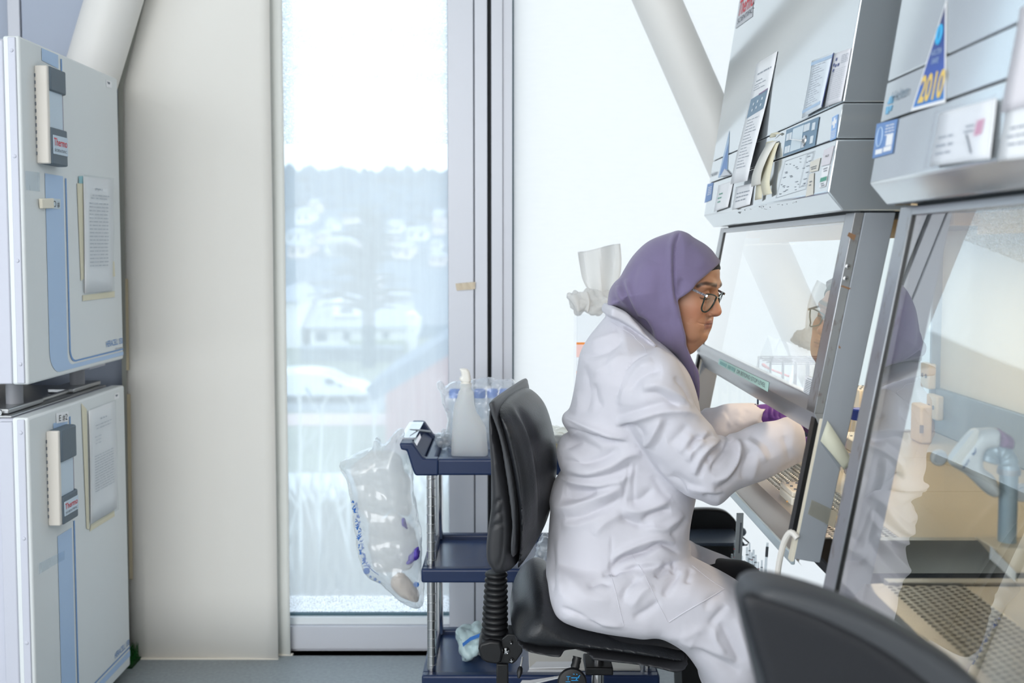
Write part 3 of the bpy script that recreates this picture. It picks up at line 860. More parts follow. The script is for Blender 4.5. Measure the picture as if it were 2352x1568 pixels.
def handle(t, face_tl, face_tr, z_top, z_c1, z_c2, z_bot, y_far, lean):
    """protruding latch: cream side face towards the window, slate caps, pale window"""
    y0 = D(*face_tl).y; pr = .034
    x0, x1 = XD, XD + pr
    h = MB().box((x0, y0, z_bot), (x1 - .004, y0 + .014, z_top)).build('handle', M_cream, t, bevel=.003)
    prof = lambda a, b, m, nm, par=t: None
    def capc(za, zb, flip):
        pts = [(x0, za), (x1, za), (x1, zb), (x0, zb)]
        pr_ = []
        n = 8
        # profile in (y, x): rounded far edge
        q = [(y0 + .012, x0), (y0 + .012, x1)]
        for k in range(n + 1):
            a = math.pi / 2 * k / n
            q.append((y_far - .02 + .02 * math.sin(a), x1 - .02 + .02 * math.cos(a)))
        q.append((y_far, x0))
        return [(x, y) for y, x in q]
    for za, zb, nm in ((z_c1, z_top, 'handle_cap'), (z_bot, z_c2, 'handle_cap')):
        q = capc(za, zb, 0)
        MB().poly([(x, y, za) for x, y in q], (0, 0, zb - za)).build(nm, M_grey, t, bevel=.003)
    MB().box((x0, y0 + .012, z_c2), (x1 - .007, y_far - .022, z_c1)).build('handle_window', M_ltblue, t)
    MB().box((x0, y_far - .022, z_c2), (x1 - .012, y_far - .006, z_c1)).build('handle_rim', mat('handle_mauve', (150, 150, 166), .5), t)
    # gasket dashes down the cream side
    g = MB()
    k = z_bot + .02
    while k < z_top - .02:
        g.box((x0 + .0005, y0 - .0012, k), (x0 + .003, y0 + .001, k + .008)); k += .017
    o = g.build('latch_teeth', M_ink, t); o['kind'] = 'stuff'
    # logo plate on the lower cap
    zc = z_bot + (z_c2 - z_bot) * .28; zd = z_bot + (z_c2 - z_bot) * .80
    MB().box((x1 - .001, y0 + .016, zc), (x1 + .0012, y_far - .014, zd)).build('logo_plate', M_ltblue, t, bevel=.0008)
    w = y_far - .014 - y0 - .016
    text_mesh('lettering', 'Thermo', M_red, t, (x1 + .0017, y0 + .018, zc + (zd - zc) * .46), (0, 1, 0), (0, 0, 1), (zd - zc) * .40, width=w * .90, bold=.01)
    text_mesh('lettering', 'SCIENTIFIC', M_ink, t, (x1 + .0017, y0 + .020, zc + (zd - zc) * .14), (0, 1, 0), (0, 0, 1), (zd - zc) * .15, width=w * .85)

# ---- upper unit
inc1, (y0, y1, z0, z1) = incubator('incubator', 'upper of two stacked pale grey incubators with blue door stripe', (44, 83), (66, 878), (271, 180), (283, 829), None, True)
ya, yb_ = D(95, 130).y, D(137, 140).y
zt = D(100, 118).z
zh1, zh2 = D(95, 150).z, D(104, 398).z
band(inc1, [(ya, zh1 + .012), (yb_ - .01, zh1 + .008), (yb_ - .01, zt + .006), (ya, zt + .006)], M_blue, .001, 'stripe')
yl0, yl1 = D(138.5, 140).y, D(141.5, 140).y
band(inc1, [(yl0, zh1 + .0), (yl1, zh1 + .0), (yl1, zt + .0), (yl0, zt)], M_blue2, .001, 'stripe')
zlo, zhi = D(281, 814).z, D(281, 807).z
band(inc1, L_band(ya, yb_, zh2, zlo - .002, zhi, y1 - .004, .055, .03), M_blue, .001, 'stripe')
zl = D(281, 803).z
band(inc1, L_band(yl0 + .008, yl1 + .008, zh2 - .004, zl, zl + .004, y1 - .004, .034, .031), M_blue2, .0012, 'stripe')
handle(inc1, (78, 150), None, D(80, 150).z, D(130, 222).z, D(130, 303).z, D(100, 378).z, P(153, 170, X=XD + .03).y, 0)
text_mesh('lettering', 'HERACELL 150i', M_blue2, inc1, D(244, 797, .0013), (0, 1, 0), (0, 0, 1), .017, width=(y1 - D(244, 797).y - .005), bold=.008)
text_mesh('lettering', 'CO2 incubator', M_ink, inc1, D(264, 803, .0013), (0, 1, 0), (0, 0, 1), .005, width=(y1 - D(264, 797).y - .006))
MB().hexa(dquad([(243, 183), (256, 188), (256, 203), (244, 199)], .0004), (.0008, 0, 0)).build('corner_sticker', M_paper, inc1)
MB().quad(*dquad([(246, 187), (253, 189.5), (252, 194), (249, 193)], .0016)).build('corner_mark', M_ink, inc1, recalc=False)

# ---- lower unit
inc2, (y0b, y1b, z0b, z1b) = incubator('incubator', 'lower of two stacked incubators with cream latch beside the blind', (65, 956), (88, 1790), (285, 887), (300, 1500), None, False)
for m_ in list(inc2.children): pass
ya2, yb2 = D(131, 1220).y, D(164, 1210).y
# (door bottom at the far corner fixes the height)
zt2 = z1b - .035
band(inc2, [(D(121, 960).y, zt2 - .042), (D(154, 960).y, zt2 - .042), (D(154, 960).y, zt2), (D(121, 960).y, zt2)], M_blue, .001, 'stripe')
band(inc2, [(D(158, 950).y, zt2 - .04), (D(161, 950).y, zt2 - .04), (D(161, 950).y, zt2 + .002), (D(158, 950).y, zt2 + .002)], M_blue2, .001, 'stripe')
band(inc2, L_band(ya2, yb2, D(140, 1226).z, z0b + .03, z0b + .048, y1b - .004, .055, .03), M_blue, .001, 'stripe')
band(inc2, L_band(D(168, 1200).y, D(171, 1200).y, D(168, 1196).z, z0b + .056, z0b + .060, y1b - .004, .034, .031), M_blue2, .0012, 'stripe')
handle(inc2, (105, 997), None, D(106, 990).z, D(160, 1040).z, D(160, 1117).z, D(112, 1207).z, P(180, 1100, X=XD + .03).y, 0)
text_mesh('lettering', 'HERACELL 150i', M_blue2, inc2, D(264, 1513, .0013), (0, 1, 0), (0, 0, 1), .017, width=(y1b - D(264, 1513).y - .005), bold=.008)
MB().hexa(dquad([(262, 905), (273, 901), (273, 914), (262, 918)], .0004), (.0008, 0, 0)).build('corner_sticker', M_paper, inc2)
MB().quad(*dquad([(265, 907), (271, 905), (270, 909), (267, 911)], .0016)).build('corner_mark', M_ink, inc2, recalc=False)
for (a, zz) in ((y0b + .05, 0), (y1b - .05, 0)):
    for x in (-1.24, -1.88):
        MB().lathe((x, a, 0), (0, 0, 1), [(0, .026), (.012, .026), (.02, .016), (z0b + .004, .016)], 16).build('foot', mat('foot_rubber', (60, 62, 66), .7), inc2, smooth=True)
# steel top plate and rail of the lower unit
MB().box((-1.93, y0b + .02, z1b - .004), (-1.20, y1b - .01, z1b + .002)).build('top_plate', M_steel, inc2, bevel=.002)
MB().tube([(-1.235, y0b + .03, z1b + .007), (-1.235, y1b - .06, z1b + .007)], .007, 12).build('top_rail', M_steel, inc2, smooth=True)
# stacking feet between the units belong to the upper one
for y in (y0 + .12, y1 - .10):
    for x in (-1.245, -1.80):
        MB().lathe((x, y, z1b + .014), (0, 0, 1), [(0, .020), (z0 - z1b - .012, .020)], 16).build('stacking_foot', mat('foot_grey', (150, 152, 158), .5), inc1, smooth=True)
        MB().box((x - .045, y - .09, z1b + .003), (x + .03, y + .09, z1b + .016)).build('foot_plate', M_steel, inc1, bevel=.003)
MB().box((-1.25, y1 - .12, z0 - .018), (-1.20, y1 - .01, z0 + .006)).build('under_bracket', M_incs, inc1, bevel=.002)

# ---- papers and tapes on the doors
def notice(name, label, paper, tapes, seed, rows):
    q = dquad(paper, .004); c = sum(q, Vector()) / 4
    t = thing(name, label, 'notice', c)
    rws = [[bil(q, s, k) + Vector((.0015 * math.sin(7 * s + 3 * k), 0, 0)) for s in np.linspace(0, 1, 6)] for k in np.linspace(0, 1, 9)]
    MB().grid(rws).build('sheet', M_paper, t, smooth=True, solid=.0005)
    print_lines(q, rows, mat('print_faint', (194, 199, 206), .7), t, Vector((.0028, 0, 0)), seed=seed)
    q2 = [p + Vector((.004, 0, 0)) + (p - c) * .03 for p in q]
    rws = [[bil(q2, s, k) + Vector((.0025 * math.sin(11 * s + 5 * k) * math.sin(6 * k), 0, 0)) for s in np.linspace(0, 1, 9)] for k in np.linspace(0, 1, 13)]
    MB().grid(rws).build('plastic_sleeve', M_sleeve, t, smooth=True)
    for tp_ in tapes:
        MB().hexa(dquad(tp_, .0015), (.0006, 0, 0)).build('tape', M_tape, t)
    return t
rows_u = [(.09, .38, .62, .014), (.15, .28, .86, .008), (.175, .22, .8, .008)] + [(.22 + .032 * k, .16, .82, .008) for k in range(18)]
notice('paper_notice', 'printed notice in plastic sleeve taped to upper incubator door', [(191, 405), (257.5, 413), (259, 667), (194.5, 673)],
       [[(177, 421), (190, 419), (192, 640), (186, 645)], [(190, 678), (263, 668), (263, 682), (190, 691)], [(257, 600), (262, 600), (264, 634), (259, 636)]], 3, rows_u)
MB().hexa(dquad([(181, 405), (191, 404), (191, 421), (181, 421)], .0022), (.0005, 0, 0)).build('teal_tab', mat('teal_tape', (150, 196, 204), .6), bpy.data.objects['paper_notice'])
rows_l = [(.10, .40, .66, .012), (.15, .22, .84, .007), (.18, .24, .80, .007)] + [(.25, .18, .42, .006), (.28, .22, .40, .006), (.31, .2, .4, .006)] + [(.42 + .024 * k, .16, .88, .006) for k in range(14)]
notice('paper_notice', 'printed notice in plastic sleeve taped to lower incubator door', [(203.5, 943), (262.5, 921), (269.5, 1166), (208, 1204)],
       [[(209, 1204), (262, 1172), (263, 1185), (206, 1220)], [(187, 926), (199, 940), (205, 1216), (199, 1214)]], 8, rows_l)
def door_label(name, label, c, txt, m=M_paper):
    q = dquad(c, .001); t = thing(name, label, 'label', sum(q, Vector()) / 4)
    MB().hexa(q, (.0012, 0, 0)).build('backing', m, t)
    w = (q[1] - q[0]).length; h = (q[3] - q[0]).length
    text_mesh('lettering', txt, M_black_ink, t, bil(q, .14, .82) + Vector((.0017, 0, 0)), (q[1] - q[0]), (0, 0, 1), h * .6, width=w * .74)
    return t
tag(MB().hexa(dquad([(88, 456), (116, 455), (117, 478), (90, 479)], .001), (.009, 0, 0)).build('cream_tab', mat('cream_foam', (238, 232, 216), .8), bevel=.002), 'small cream foam tab stuck on the upper incubator stripe', 'tab')
door_label('door_label', 'small handwritten door label on upper incubator stripe', [(118, 455), (138, 457), (138, 480), (118, 479)], 'O #', mat('label_blueish', (205, 218, 228), .7))
door_label('door_label', 'small taped label above the lower incubator latch', [(129, 949), (156, 944), (157, 967), (130, 972)], 'E #2')
q = dquad([(90, 1293), (148, 1264), (148, 1284), (90, 1318)], .002)
rws = [[bil(q, s, k) + Vector((.001 * math.sin(9 * s), 0, 0)) for s in np.linspace(0, 1, 7)] for k in (0, .5, 1)]
tag(MB().grid(rws).build('clear_tape', glass_mat('clear_tape_film', veil=.25, refl=1.0), smooth=True), 'strip of clear tape across the blue stripe of lower incubator', 'tape')
q = dquad([(58, 392), (92, 396), (92, 440), (60, 436)], .0015)
tag(MB().quad(*q).build('clear_tape', MATS['clear_tape_film']), 'peeling clear tape below the upper incubator latch', 'tape')
# green scrap on the floor behind the lower incubator
g0 = P(272, 1540, Y=3.02)
gm = MB(); r = random.Random(2)
for k in range(420):
    p = Vector((g0.x + r.uniform(-.13, .045), 3.04 + r.uniform(-.03, .05), 0)); a = r.uniform(0, 6.28)
    gm.tube([p, p + Vector((.008 * math.cos(a), .008 * math.sin(a), r.uniform(.03, .06)))], [.0016, .0004], 3)
gt = thing('green_mat', 'tuft of dark green artificial grass on floor behind the incubator', 'mat', (g0.x - .04, 3.05, 0))
MB().box((g0.x - .14, 3.0, 0), (g0.x + .05, 3.1, .006)).build('backing', mat('green_backing', (18, 60, 28), .9), gt)
o = gm.build('bristles', mat('green_bristle', (20, 92, 34), .7), gt, recalc=False); o['kind'] = 'stuff'

# ================================================================== safety cabinets
def worn_steel(name, rgb=(168, 170, 174), rough=.33, wear=.5):
    m = mat(name, rgb, rough, .85, bump=.015, bscale=120, stretch=(1, 1, .15))
    nt = m.node_tree; b = nt.nodes['Principled BSDF']; N = nt.nodes.new; L = nt.links.new
    tc = N('ShaderNodeTexCoord'); mp = N('ShaderNodeMapping'); mp.inputs['Scale'].default_value = (1, 1, .45)
    n = N('ShaderNodeTexNoise'); n.inputs['Scale'].default_value = 55; n.inputs['Detail'].default_value = 7; n.inputs['Roughness'].default_value = .65
    r = N('ShaderNodeValToRGB'); r.color_ramp.elements[0].position = .56; r.color_ramp.elements[1].position = .64
    r.color_ramp.elements[0].color = (0, 0, 0, 1); r.color_ramp.elements[1].color = (wear, wear, wear, 1)
    mx = N('ShaderNodeMix'); mx.data_type = 'RGBA'; mx.inputs[6].default_value = (*lin(rgb), 1); mx.inputs[7].default_value = (*lin((124, 104, 88)), 1)
    L(tc.outputs['Object'], mp.inputs[0]); L(mp.outputs[0], n.inputs[0]); L(n.outputs[0], r.inputs[0]); L(r.outputs[0], mx.inputs[0]); L(mx.outputs[2], b.inputs['Base Color'])
    L(r.outputs[0], b.inputs['Roughness']) if False else None
    return m
M_hood = mat('hood_satin_metal', (210, 217, 222), .10, .72)
M_hooddark = mat('hood_groove', (22, 26, 32), .7)
M_plate = mat('upright_grey', (154, 160, 168), .42, .25, bump=.02, bscale=300)
M_sash = mat('sash_steel', (172, 174, 178), .3, .85, bump=.015, bscale=80, stretch=(1, .2, 1))
M_worn = worn_steel('worn_steel')
M_seal = mat('black_seal', (14, 15, 18), .35)
M_creamrail = mat('cream_rail', (222, 216, 200), .45)
M_sashglass = glass_mat('sash_glass', tint=(.95, .97, .975), refl=2.8, ior=1.5)
M_sideglass = glass_mat('side_glass', tint=(.97, .985, .985), refl=.8)
M_int = mat('interior_steel', (204, 198, 188), .45, .25)
M_tray = mat('tray_steel', (196, 190, 180), .28, .85, bump=.01, bscale=60)
M_cabdark = mat('cabinet_base_dark', (46, 50, 55), .5, .3)
M_lampbody = mat('lamp_housing', (230, 226, 216), .5)
M_warm = mat('warm_tube', (255, 214, 150), .5, emit=1.6)

def xs(z): return .599 + (z - EYE - .0625) * .1837      # sloping front line of the uprights (z in world)
ZU = EYE + .0706                                       # underside of the hood
def hood_x(z): return .536 + (z - EYE - .1026) * (.051 / .3324)
HOOD_P0 = Vector((.536, 2, EYE + .1026)); HOOD_N = Vector((-.3324, 0, .051)).normalized()
def HF(u, v, off=0.0): return PP(u, v, HOOD_P0, HOOD_N) + HOOD_N * off
SASH_P0 = Vector((.599 - .017, 2, EYE + .0625)); SASH_N = Vector((-1, 0, .1837)).normalized()
def SF(u, v, off=0.0): return PP(u, v, SASH_P0, SASH_N) + SASH_N * off

def perforated(y0, y1, x0, x1, z, nx, ny, parent, m):
    """steel sheet with real punched holes"""
    b = MB(); dx = (x1 - x0) / nx; dy = (y1 - y0) / ny; r = min(dx, dy) * .34
    for i in range(nx):
        for j in range(ny):
            cx = x0 + (i + .5) * dx; cy = y0 + (j + .5) * dy + (dy * .25 if i % 2 else -dy * .25)
            sq = []; ci = []
            for k in range(8):
                a = math.pi / 4 * k
                ci.append((cx + r * math.cos(a), cy + r * math.sin(a), z))
            bx0, bx1, by0, by1 = x0 + i * dx, x0 + (i + 1) * dx, y0 + j * dy, y0 + (j + 1) * dy
            sq = [(bx1, cy, z), (bx1, by1, z), (cx, by1, z), (bx0, by1, z), (bx0, cy, z), (bx0, by0, z), (cx, by0, z), (bx1, by0, z)]
            b.add(sq + ci, [(k, (k + 1) % 8, 8 + (k + 1) % 8, 8 + k) for k in range(8)])
    o = b.build('grille', m, parent, recalc=False, solid=.0015)
    return o

def cabinet(name, label, yn, yf, sash_low, upright_near=True, lamp=14):
    E = EYE
    t = thing(name, label, 'cabinet', (.9, (yn + yf) / 2, 0))
    g = .0022
    zt = E + .86
    zb1, zb2 = E + .1925, E + .253
    # hood in three folded panels with dark recessed grooves
    def hp(z0, z1, low=False):
        pts = [(hood_x(z1), z1), (1.22, z1), (1.22, z0)]
        if low: pts += [(.563, z0), (hood_x(E + .1026), E + .1026)]
        else: pts += [(hood_x(z0), z0)]
        return pts
    MB().xz(hp(ZU, zb1 - g / 2, True), yn, yf).build('hood_panel', M_hood, t, bevel=.0025, seg=3)
    MB().xz(hp(zb1 + g / 2, zb2 - g / 2), yn, yf).build('hood_panel', M_hood, t, bevel=.0012)
    MB().xz(hp(zb2 + g / 2, zt), yn, yf).build('hood_panel', M_hood, t, bevel=.0022, seg=3)
    MB().box((.72, yn + .006, ZU + .02), (1.21, yf - .006, zt - .02)).xz([(hood_x(zb1 - .01) + .004, zb1 - .01), (hood_x(zb2 + .01) + .004, zb2 + .01), (.7, zb2 + .01), (.7, zb1 - .01)], yn + .004, yf - .004).build('groove_core', M_hooddark, t)
    # hood underside recess and lamp
    MB().box((.60, yn + .02, ZU - .012), (1.2, yf - .02, ZU)).build('hood_floor', M_cabdark, t)
    lamp_z = ZU - .024
    MB().box((.74, yn + .06, ZU - .016), (.86, yf - .06, ZU - .012)).build('lamp_housing', M_lampbody, t)
    MB().cyl((.80, yn + .22, lamp_z), (.80, yf - .12, lamp_z), .008, n=16).build('lamp_tube', M_warm if lamp else M_lampbody, t, smooth=True)
    if lamp: area(name + '_lamp', (.80, (yn + yf) / 2, lamp_z - .02), (0, 0, 0), .14, yf - yn - .25, lamp, (1, .80, .57))
    MB().box((.685, yn + .03, ZU - .044), (.69, yf - .03, ZU - .012)).build('added_glow_strip', mat('painted_glow_tan', (226, 180, 118), .5), t)  # added strip hiding the tube; tan colour imitates the lamplit hood ceiling
    # back wall
    z_tray = E - .502
    MB().box((1.2, yn, z_tray - .06), (1.22, yf, ZU)).build('back_wall', mat('cabinet_back_cream', (226, 220, 208), .5), t)
    MB().box((1.185, yn + .02, z_tray), (1.2, yf - .02, E - .377)).build('back_duct', mat('duct_grey', (140, 152, 160), .4, .5), t, bevel=.003)
    # uprights: near and far sloping plates
    def plate(ya, yb, zlo):
        pts = [(xs(E + .068), E + .068), (xs(E + .068) + .053, E + .068), (xs(zlo) + .046, zlo), (xs(zlo), zlo + .008)]
        MB().xz(pts, ya, yb).build('upright', M_plate, t, bevel=.0015)
    zlo = E - .538
    if upright_near:
        plate(yn, yn + .022, zlo)
    plate(yf - .022, yf, zlo)
    for ya, yb in ((yn, yn + .018), (yf - .018, yf)):
        z0_, z1_ = E - .535, E - .285
        MB().xz([(xs(z1_) - .0055, z1_), (xs(z1_) - .0003, z1_), (xs(z0_) - .0003, z0_), (xs(z0_) - .0055, z0_)], ya, yb).build('cream_rail', M_creamrail, t)
        z0_ = E - .488
        MB().xz([(xs(z1_) - .0135, z1_), (xs(z1_) - .0058, z1_), (xs(z0_) - .0058, z0_), (xs(z0_) - .0135, z0_)], ya + .001, yb + .004).build('black_seal', M_seal, t)
    # sash: front face stiles, bottom rail with folded lip, glass
    sz = E + sash_low
    zg = sz + .026
    def sx(z): return xs(z) - .017
    for ya, yb in ((yn, yn + .046), (yf - .046, yf)):
        pts = [(sx(E + .10) + .02, E + .10), (sx(E + .10) + .036, E + .10), (sx(sz) + .0165, sz), (sx(sz), sz)]
        MB().xz([(sx(E + .068), E + .068), (sx(E + .068) + .0165, E + .068), (sx(sz) + .0165, sz), (sx(sz), sz)], ya, yb).build('sash_stile', M_worn, t, bevel=.0012)
    MB().xz([(sx(zg), zg), (sx(zg) + .0165, zg), (.03 + sx(sz), sz - .03), (sx(sz) + .02, sz - .045), (sx(sz), sz)], yn + .0005, yf - .0005).build('sash_rail', M_sash, t, bevel=.0012)
    MB().xz([(sx(E + .066), E + .066), (sx(E + .066) + .0165, E + .066), (sx(E + .055) + .0165, E + .055), (sx(E + .055), E + .055)], yn + .046, yf - .046).build('sash_rail', M_sash, t)
    o = MB().xz([(sx(E + .058) + .004, E + .058), (sx(E + .058) + .008, E + .058), (sx(zg) + .008, zg - .002), (sx(zg) + .004, zg - .002)], yn + .044, yf - .044).build('sash_glass', M_sashglass, t)
    # black glazing seals round the glass
    for ya, yb in ((yn + .046, yn + .049), (yf - .049, yf - .046)):
        MB().xz([(sx(E + .056) + .001, E + .056), (sx(E + .056) + .006, E + .056), (sx(zg) + .006, zg), (sx(zg) + .001, zg)], ya, yb).build('glazing_seal', M_seal, t)
    # side glass and frames
    for ya, yb in ((yn + .006, yn + .011), (yf - .011, yf - .006)):
        MB().xz([(xs(ZU) + .052, ZU), (1.2, ZU), (1.2, z_tray), (xs(z_tray) + .05, z_tray)], ya, yb).build('side_glass', M_sideglass, t)
        MB().box((1.175, ya - .004, z_tray), (1.2, yb + .004, ZU)).build('rear_post', M_plate, t)
    MB().box((xs(ZU) + .05, yf - .03, ZU - .03), (1.2, yf, ZU)).build('added_glow_end', mat('painted_glow_tan', (222, 186, 138), .5), t)  # added strip, warm lamp glow put into its tan colour
    # tray: air foil, punched grille, work surface in three lift-out plates
    prof = [(.508, E - .548), (.502, E - .540), (.504, E - .534), (.5335, E - .500), (.560, E - .4985)]
    top = prof + [(x + .0022, z - .0026) for x, z in prof[::-1]]
    b = MB(); n = len(prof)
    vs = [(x, y, z) for y in (yn + .022, yf - .022) for x, z in top]; k = len(top)
    b.add(vs, [(i, (i + 1) % k, k + (i + 1) % k, k + i) for i in range(k)] + [tuple(range(k))[::-1], tuple(range(k, 2 * k))])
    b.build('air_foil', mat('air_foil_steel', (176, 168, 160), .3, .55, bump=.01, bscale=60), t, smooth=True, sharp=25)
    MB().box((.4985, yn + .05, E - .557), (.506, yf - .03, E - .5365)).build('air_foil_edge', mat('pale_blue_edge', (206, 222, 230), .3, .5), t, bevel=.002)
    perforated(yn + .024, yf - .024, .562, .682, z_tray, 10, int((yf - yn) / .0125), t, M_tray)
    MB().box((.562, yn + .022, z_tray - .055), (.684, yf - .022, z_tray - .05)).build('grille_trough', M_hooddark, t)
    m = 3; w = (yf - yn - .048) / m
    for q in range(m):
        MB().box((.684, yn + .024 + q * w + .0008, z_tray - .003), (1.185, yn + .024 + (q + 1) * w - .0008, z_tray)).build('work_plate', mat('work_plate_steel', (222, 206, 182), .32, .35, bump=.01, bscale=60), t, bevel=.001)
    MB().box((.585, yn + .004, E - .60), (1.2, yf - .004, E - .556)).build('base_tray', M_cabdark, t, bevel=.004)
    for ya, yb in ((yn + .001, yn + .02), (yf - .02, yf - .001)):
        MB().box((.57, ya, E - .556), (1.2, yb, z_tray + .004)).build('tray_edge', M_tray, t)
    for x in (.98, 1.16):
        for y in (yn + .04, yf - .04):
            MB().box((x - .022, y - .022, .012), (x + .022, y + .022, E - .60)).build('stand_leg', M_plate, t, bevel=.003)
            MB().cyl((x, y, 0), (x, y, .014), .028, n=16).build('stand_foot', MATS['foot_rubber'], t)
    return t

Y1N, Y1F, Y2N, Y2F = 1.70, 2.79, .42, 1.50
cab1 = cabinet('safety_cabinet', 'steel safety cabinet with raised sash where the woman works', Y1N, Y1F, -.277, True, 4.5)
cab2 = cabinet('safety_cabinet', 'near safety cabinet with sash pulled down and triangular blue sticker', Y2N, Y2F, -.545, True, 0)

# screws and marks on the sash stile of the far cabinet
for u, v in ((1948, 612), (1943, 640)):
    p = P(u, v, Y=Y1N)
    s = MB().lathe(p, (0, -1, 0), [(-.002, .0052), (.0015, .0050), (.0022, .0035)], 16).build('screw', M_steel, cab1, smooth=True)
    MB().box((p.x - .0028, p.y - .0026, p.z - .0005), (p.x + .0028, p.y - .0021, p.z + .0005)).box((p.x - .0005, p.y - .0026, p.z - .0028), (p.x + .0005, p.y - .0021, p.z + .0028)).build('screw_slot', M_black_ink, s)
for pts in (((1950, 533), (1966, 540), (1962, 552), (1955, 548), (1946, 541)), ((1930, 657), (1936, 655), (1955, 662), (1950, 665)), ((1927, 793), (1931, 797), (1930, 801), (1926, 798))):
    MB().poly([P(u, v, Y=Y1N - .0004) for u, v in pts], (0, .0003, 0)).build('chipped_paint', mat('rust_brown', (140, 108, 82), .9), cab1)

# ---- stickers fixed to the hoods (parts) -----------------------------------------------------------
def decal(t, c, m, name='sticker', off=.0006, plane=HF):
    q = [plane(u, v, off) for u, v in c]
    MB().hexa(q, HOOD_N * .0006).build(name, m, t)
    return [p + HOOD_N * .0009 for p in q]
def decal_print(t, q, rows, m=None, seed=1, name='printed_text'):
    return print_lines(q, rows, m or M_ink, t, HOOD_N * .0002, name=name, seed=seed)
def hood_text(t, s, m, u, v, u2, v2, hpx, plane=HF, off=.0018, name='lettering', **k):
    a, b = plane(u, v, off), plane(u2, v2, off)
    upv = plane(u + (hpx * .25), v - hpx, off) - a
    up = Vector((.151, 0, .988))
    h = abs((P(u, v - hpx, Y=a.y) - P(u, v, Y=a.y)).length)
    return text_mesh(name, s, m, t, a, b - a, up, h, width=(b - a).length, **k)
M_stblue = mat('sticker_blue', (110, 146, 200), .5); M_stblue2 = mat('sticker_pale_blue', (176, 200, 226), .5)
M_deep = mat('sticker_deep_blue', (30, 52, 130), .5); M_cyan = mat('sticker_cyan', (64, 176, 226), .5); M_gold = mat('sticker_gold', (240, 206, 110), .5)
M_pan = mat('control_panel_blue', (112, 142, 166), .45); M_scr = mat('display_pale', (204, 220, 230), .25); M_btn = mat('button_white', (220, 228, 234), .5)
M_green = mat('print_green', (90, 160, 140), .6)

# far hood: maker plate at the top
q = decal(cab1, [(1704, -24), (1733, -42), (1729, 38), (1690, 66)], mat('plate_silver', (204, 206, 212), .5))
hood_text(cab1, 'Thermo', M_red, 1696, 38, 1731, 12, 36, bold=.012)
hood_text(cab1, 'SCIENTIFIC', M_ink, 1694, 56, 1729, 29, 12)
# control panel
cp = [(1808, 299), (1883, 268), (1873, 335), (1799.5, 360)]
q = decal(cab1, cp, M_pan, 'control_panel', .001)
def sub(q, s0, t0, s1, t1): return [bil(q, s0, t0), bil(q, s1, t0), bil(q, s1, t1), bil(q, s0, t1)]
MB().hexa(sub(q, .25, .08, .58, .92), HOOD_N * .0006).build('display', M_scr, cab1)
for s, k in ((.06, .18), (.155, .18), (.06, .66), (.155, .66), (.61, .10), (.70, .10), (.86, .16), (.61, .66), (.86, .62)):
    MB().hexa(sub(q, s, k, s + .07, k + .26), HOOD_N * .0012).build('button', M_btn, cab1)
# printed schematic below the panel
q = [HF(u, v, .0006) for u, v in ((1803, 370), (1872, 346), (1851, 434), (1782, 455))]
b = MB(); off = HOOD_N * .0003
def frame_line(q, s0, t0, s1, t1, w=.008):
    for a in ((s0, t0, s1, t0 + w), (s0, t1 - w, s1, t1), (s0, t0, s0 + w, t1), (s1 - w, t0, s1, t1)):
        b.quad(*[p + off for p in sub(q, *a)])
frame_line(q, 0, 0, 1, 1); frame_line(q, .76, .03, .97, .9)
r = random.Random(5)
for k in range(34):
    s, tt = r.uniform(.06, .9), r.uniform(.06, .92)
    b.quad(*[p + off for p in sub(q, s, tt, s + r.uniform(.03, .1), tt + .018)])
o = b.build('printed_schematic', M_pale, cab1, recalc=False); o['kind'] = 'stuff'
# blue cross sticker, white stickers at the near edge
q = decal(cab1, [(1913, 270), (1926, 262), (1921, 318), (1908, 324)], mat('sticker_sky', (150, 188, 236), .5))
MB().hexa(sub(q, .38, .08, .66, .52), HOOD_N * .0003).hexa(sub(q, .14, .2, .9, .36), HOOD_N * .00031).build('white_cross', M_paper, cab1)
decal_print(cab1, q, [(.62 + .07 * k, .1, .9, .03) for k in range(5)], M_paper, 4)
q = decal(cab1, [(1894, 345), (1917, 334), (1907, 377), (1887, 382)], mat('label_pinkish', (226, 222, 228), .7))
hood_text(cab1, 'HLD', M_black_ink, 1897, 362, 1906, 359, 5)
q = decal(cab1, [(1891, 385), (1907, 379), (1897, 428), (1883, 432)], M_paper)
MB().hexa(sub(q, 0, .52, 1, .72), HOOD_N * .0003).build('green_band', M_green, cab1)
decal_print(cab1, q, [(.08, .2, .8, .05), (.2, .3, .8, .05), (.8, .2, .7, .05), (.9, .3, .9, .05)], M_ink, 7)
# small taped tags
for c, nm in (([(1863, 372), (1886, 362), (1880, 392), (1862, 396)], 1), ([(1861, 400), (1871, 397), (1869, 447), (1852, 452)], 2)):
    q = decal(cab1, c, mat('tag_beige', (226, 222, 212), .7), 'taped_tag', .001)
    decal_print(cab1, q, [(.55, .1, .8, .08), (.72, .2, .8, .08)] if nm == 1 else [(.35, .3, .8, .05), (.5, .3, .7, .05)], M_ink, nm)
# faint triangle sticker, maker lettering and blue sticker at the far edge
q = [HF(u, v, .0006) for u, v in ((1676, 300), (1671, 402), (1650, 408))]
MB().poly(q, HOOD_N * .0005).build('triangle_sticker', M_stblue2, cab1)
MB().poly([HF(u, v, .0014) for u, v in ((1674, 330), (1670, 396), (1654, 403))], HOOD_N * .0003).build('triangle_print', M_stblue, cab1)
MB().poly([HF(u, v, .0014) for u, v in ((1669, 388), (1681, 402), (1659, 406))], HOOD_N * .004).build('peeled_corner', M_alu, cab1)
hood_text(cab1, 'Holten', M_ink, 1633, 407, 1648, 400, 10)
q = decal(cab1, [(1626, 423), (1639, 419), (1634, 459), (1619, 466)], M_stblue)
decal_print(cab1, q, [(.2 + .1 * k, .3, .9, .04) for k in range(5)], M_paper, 9)
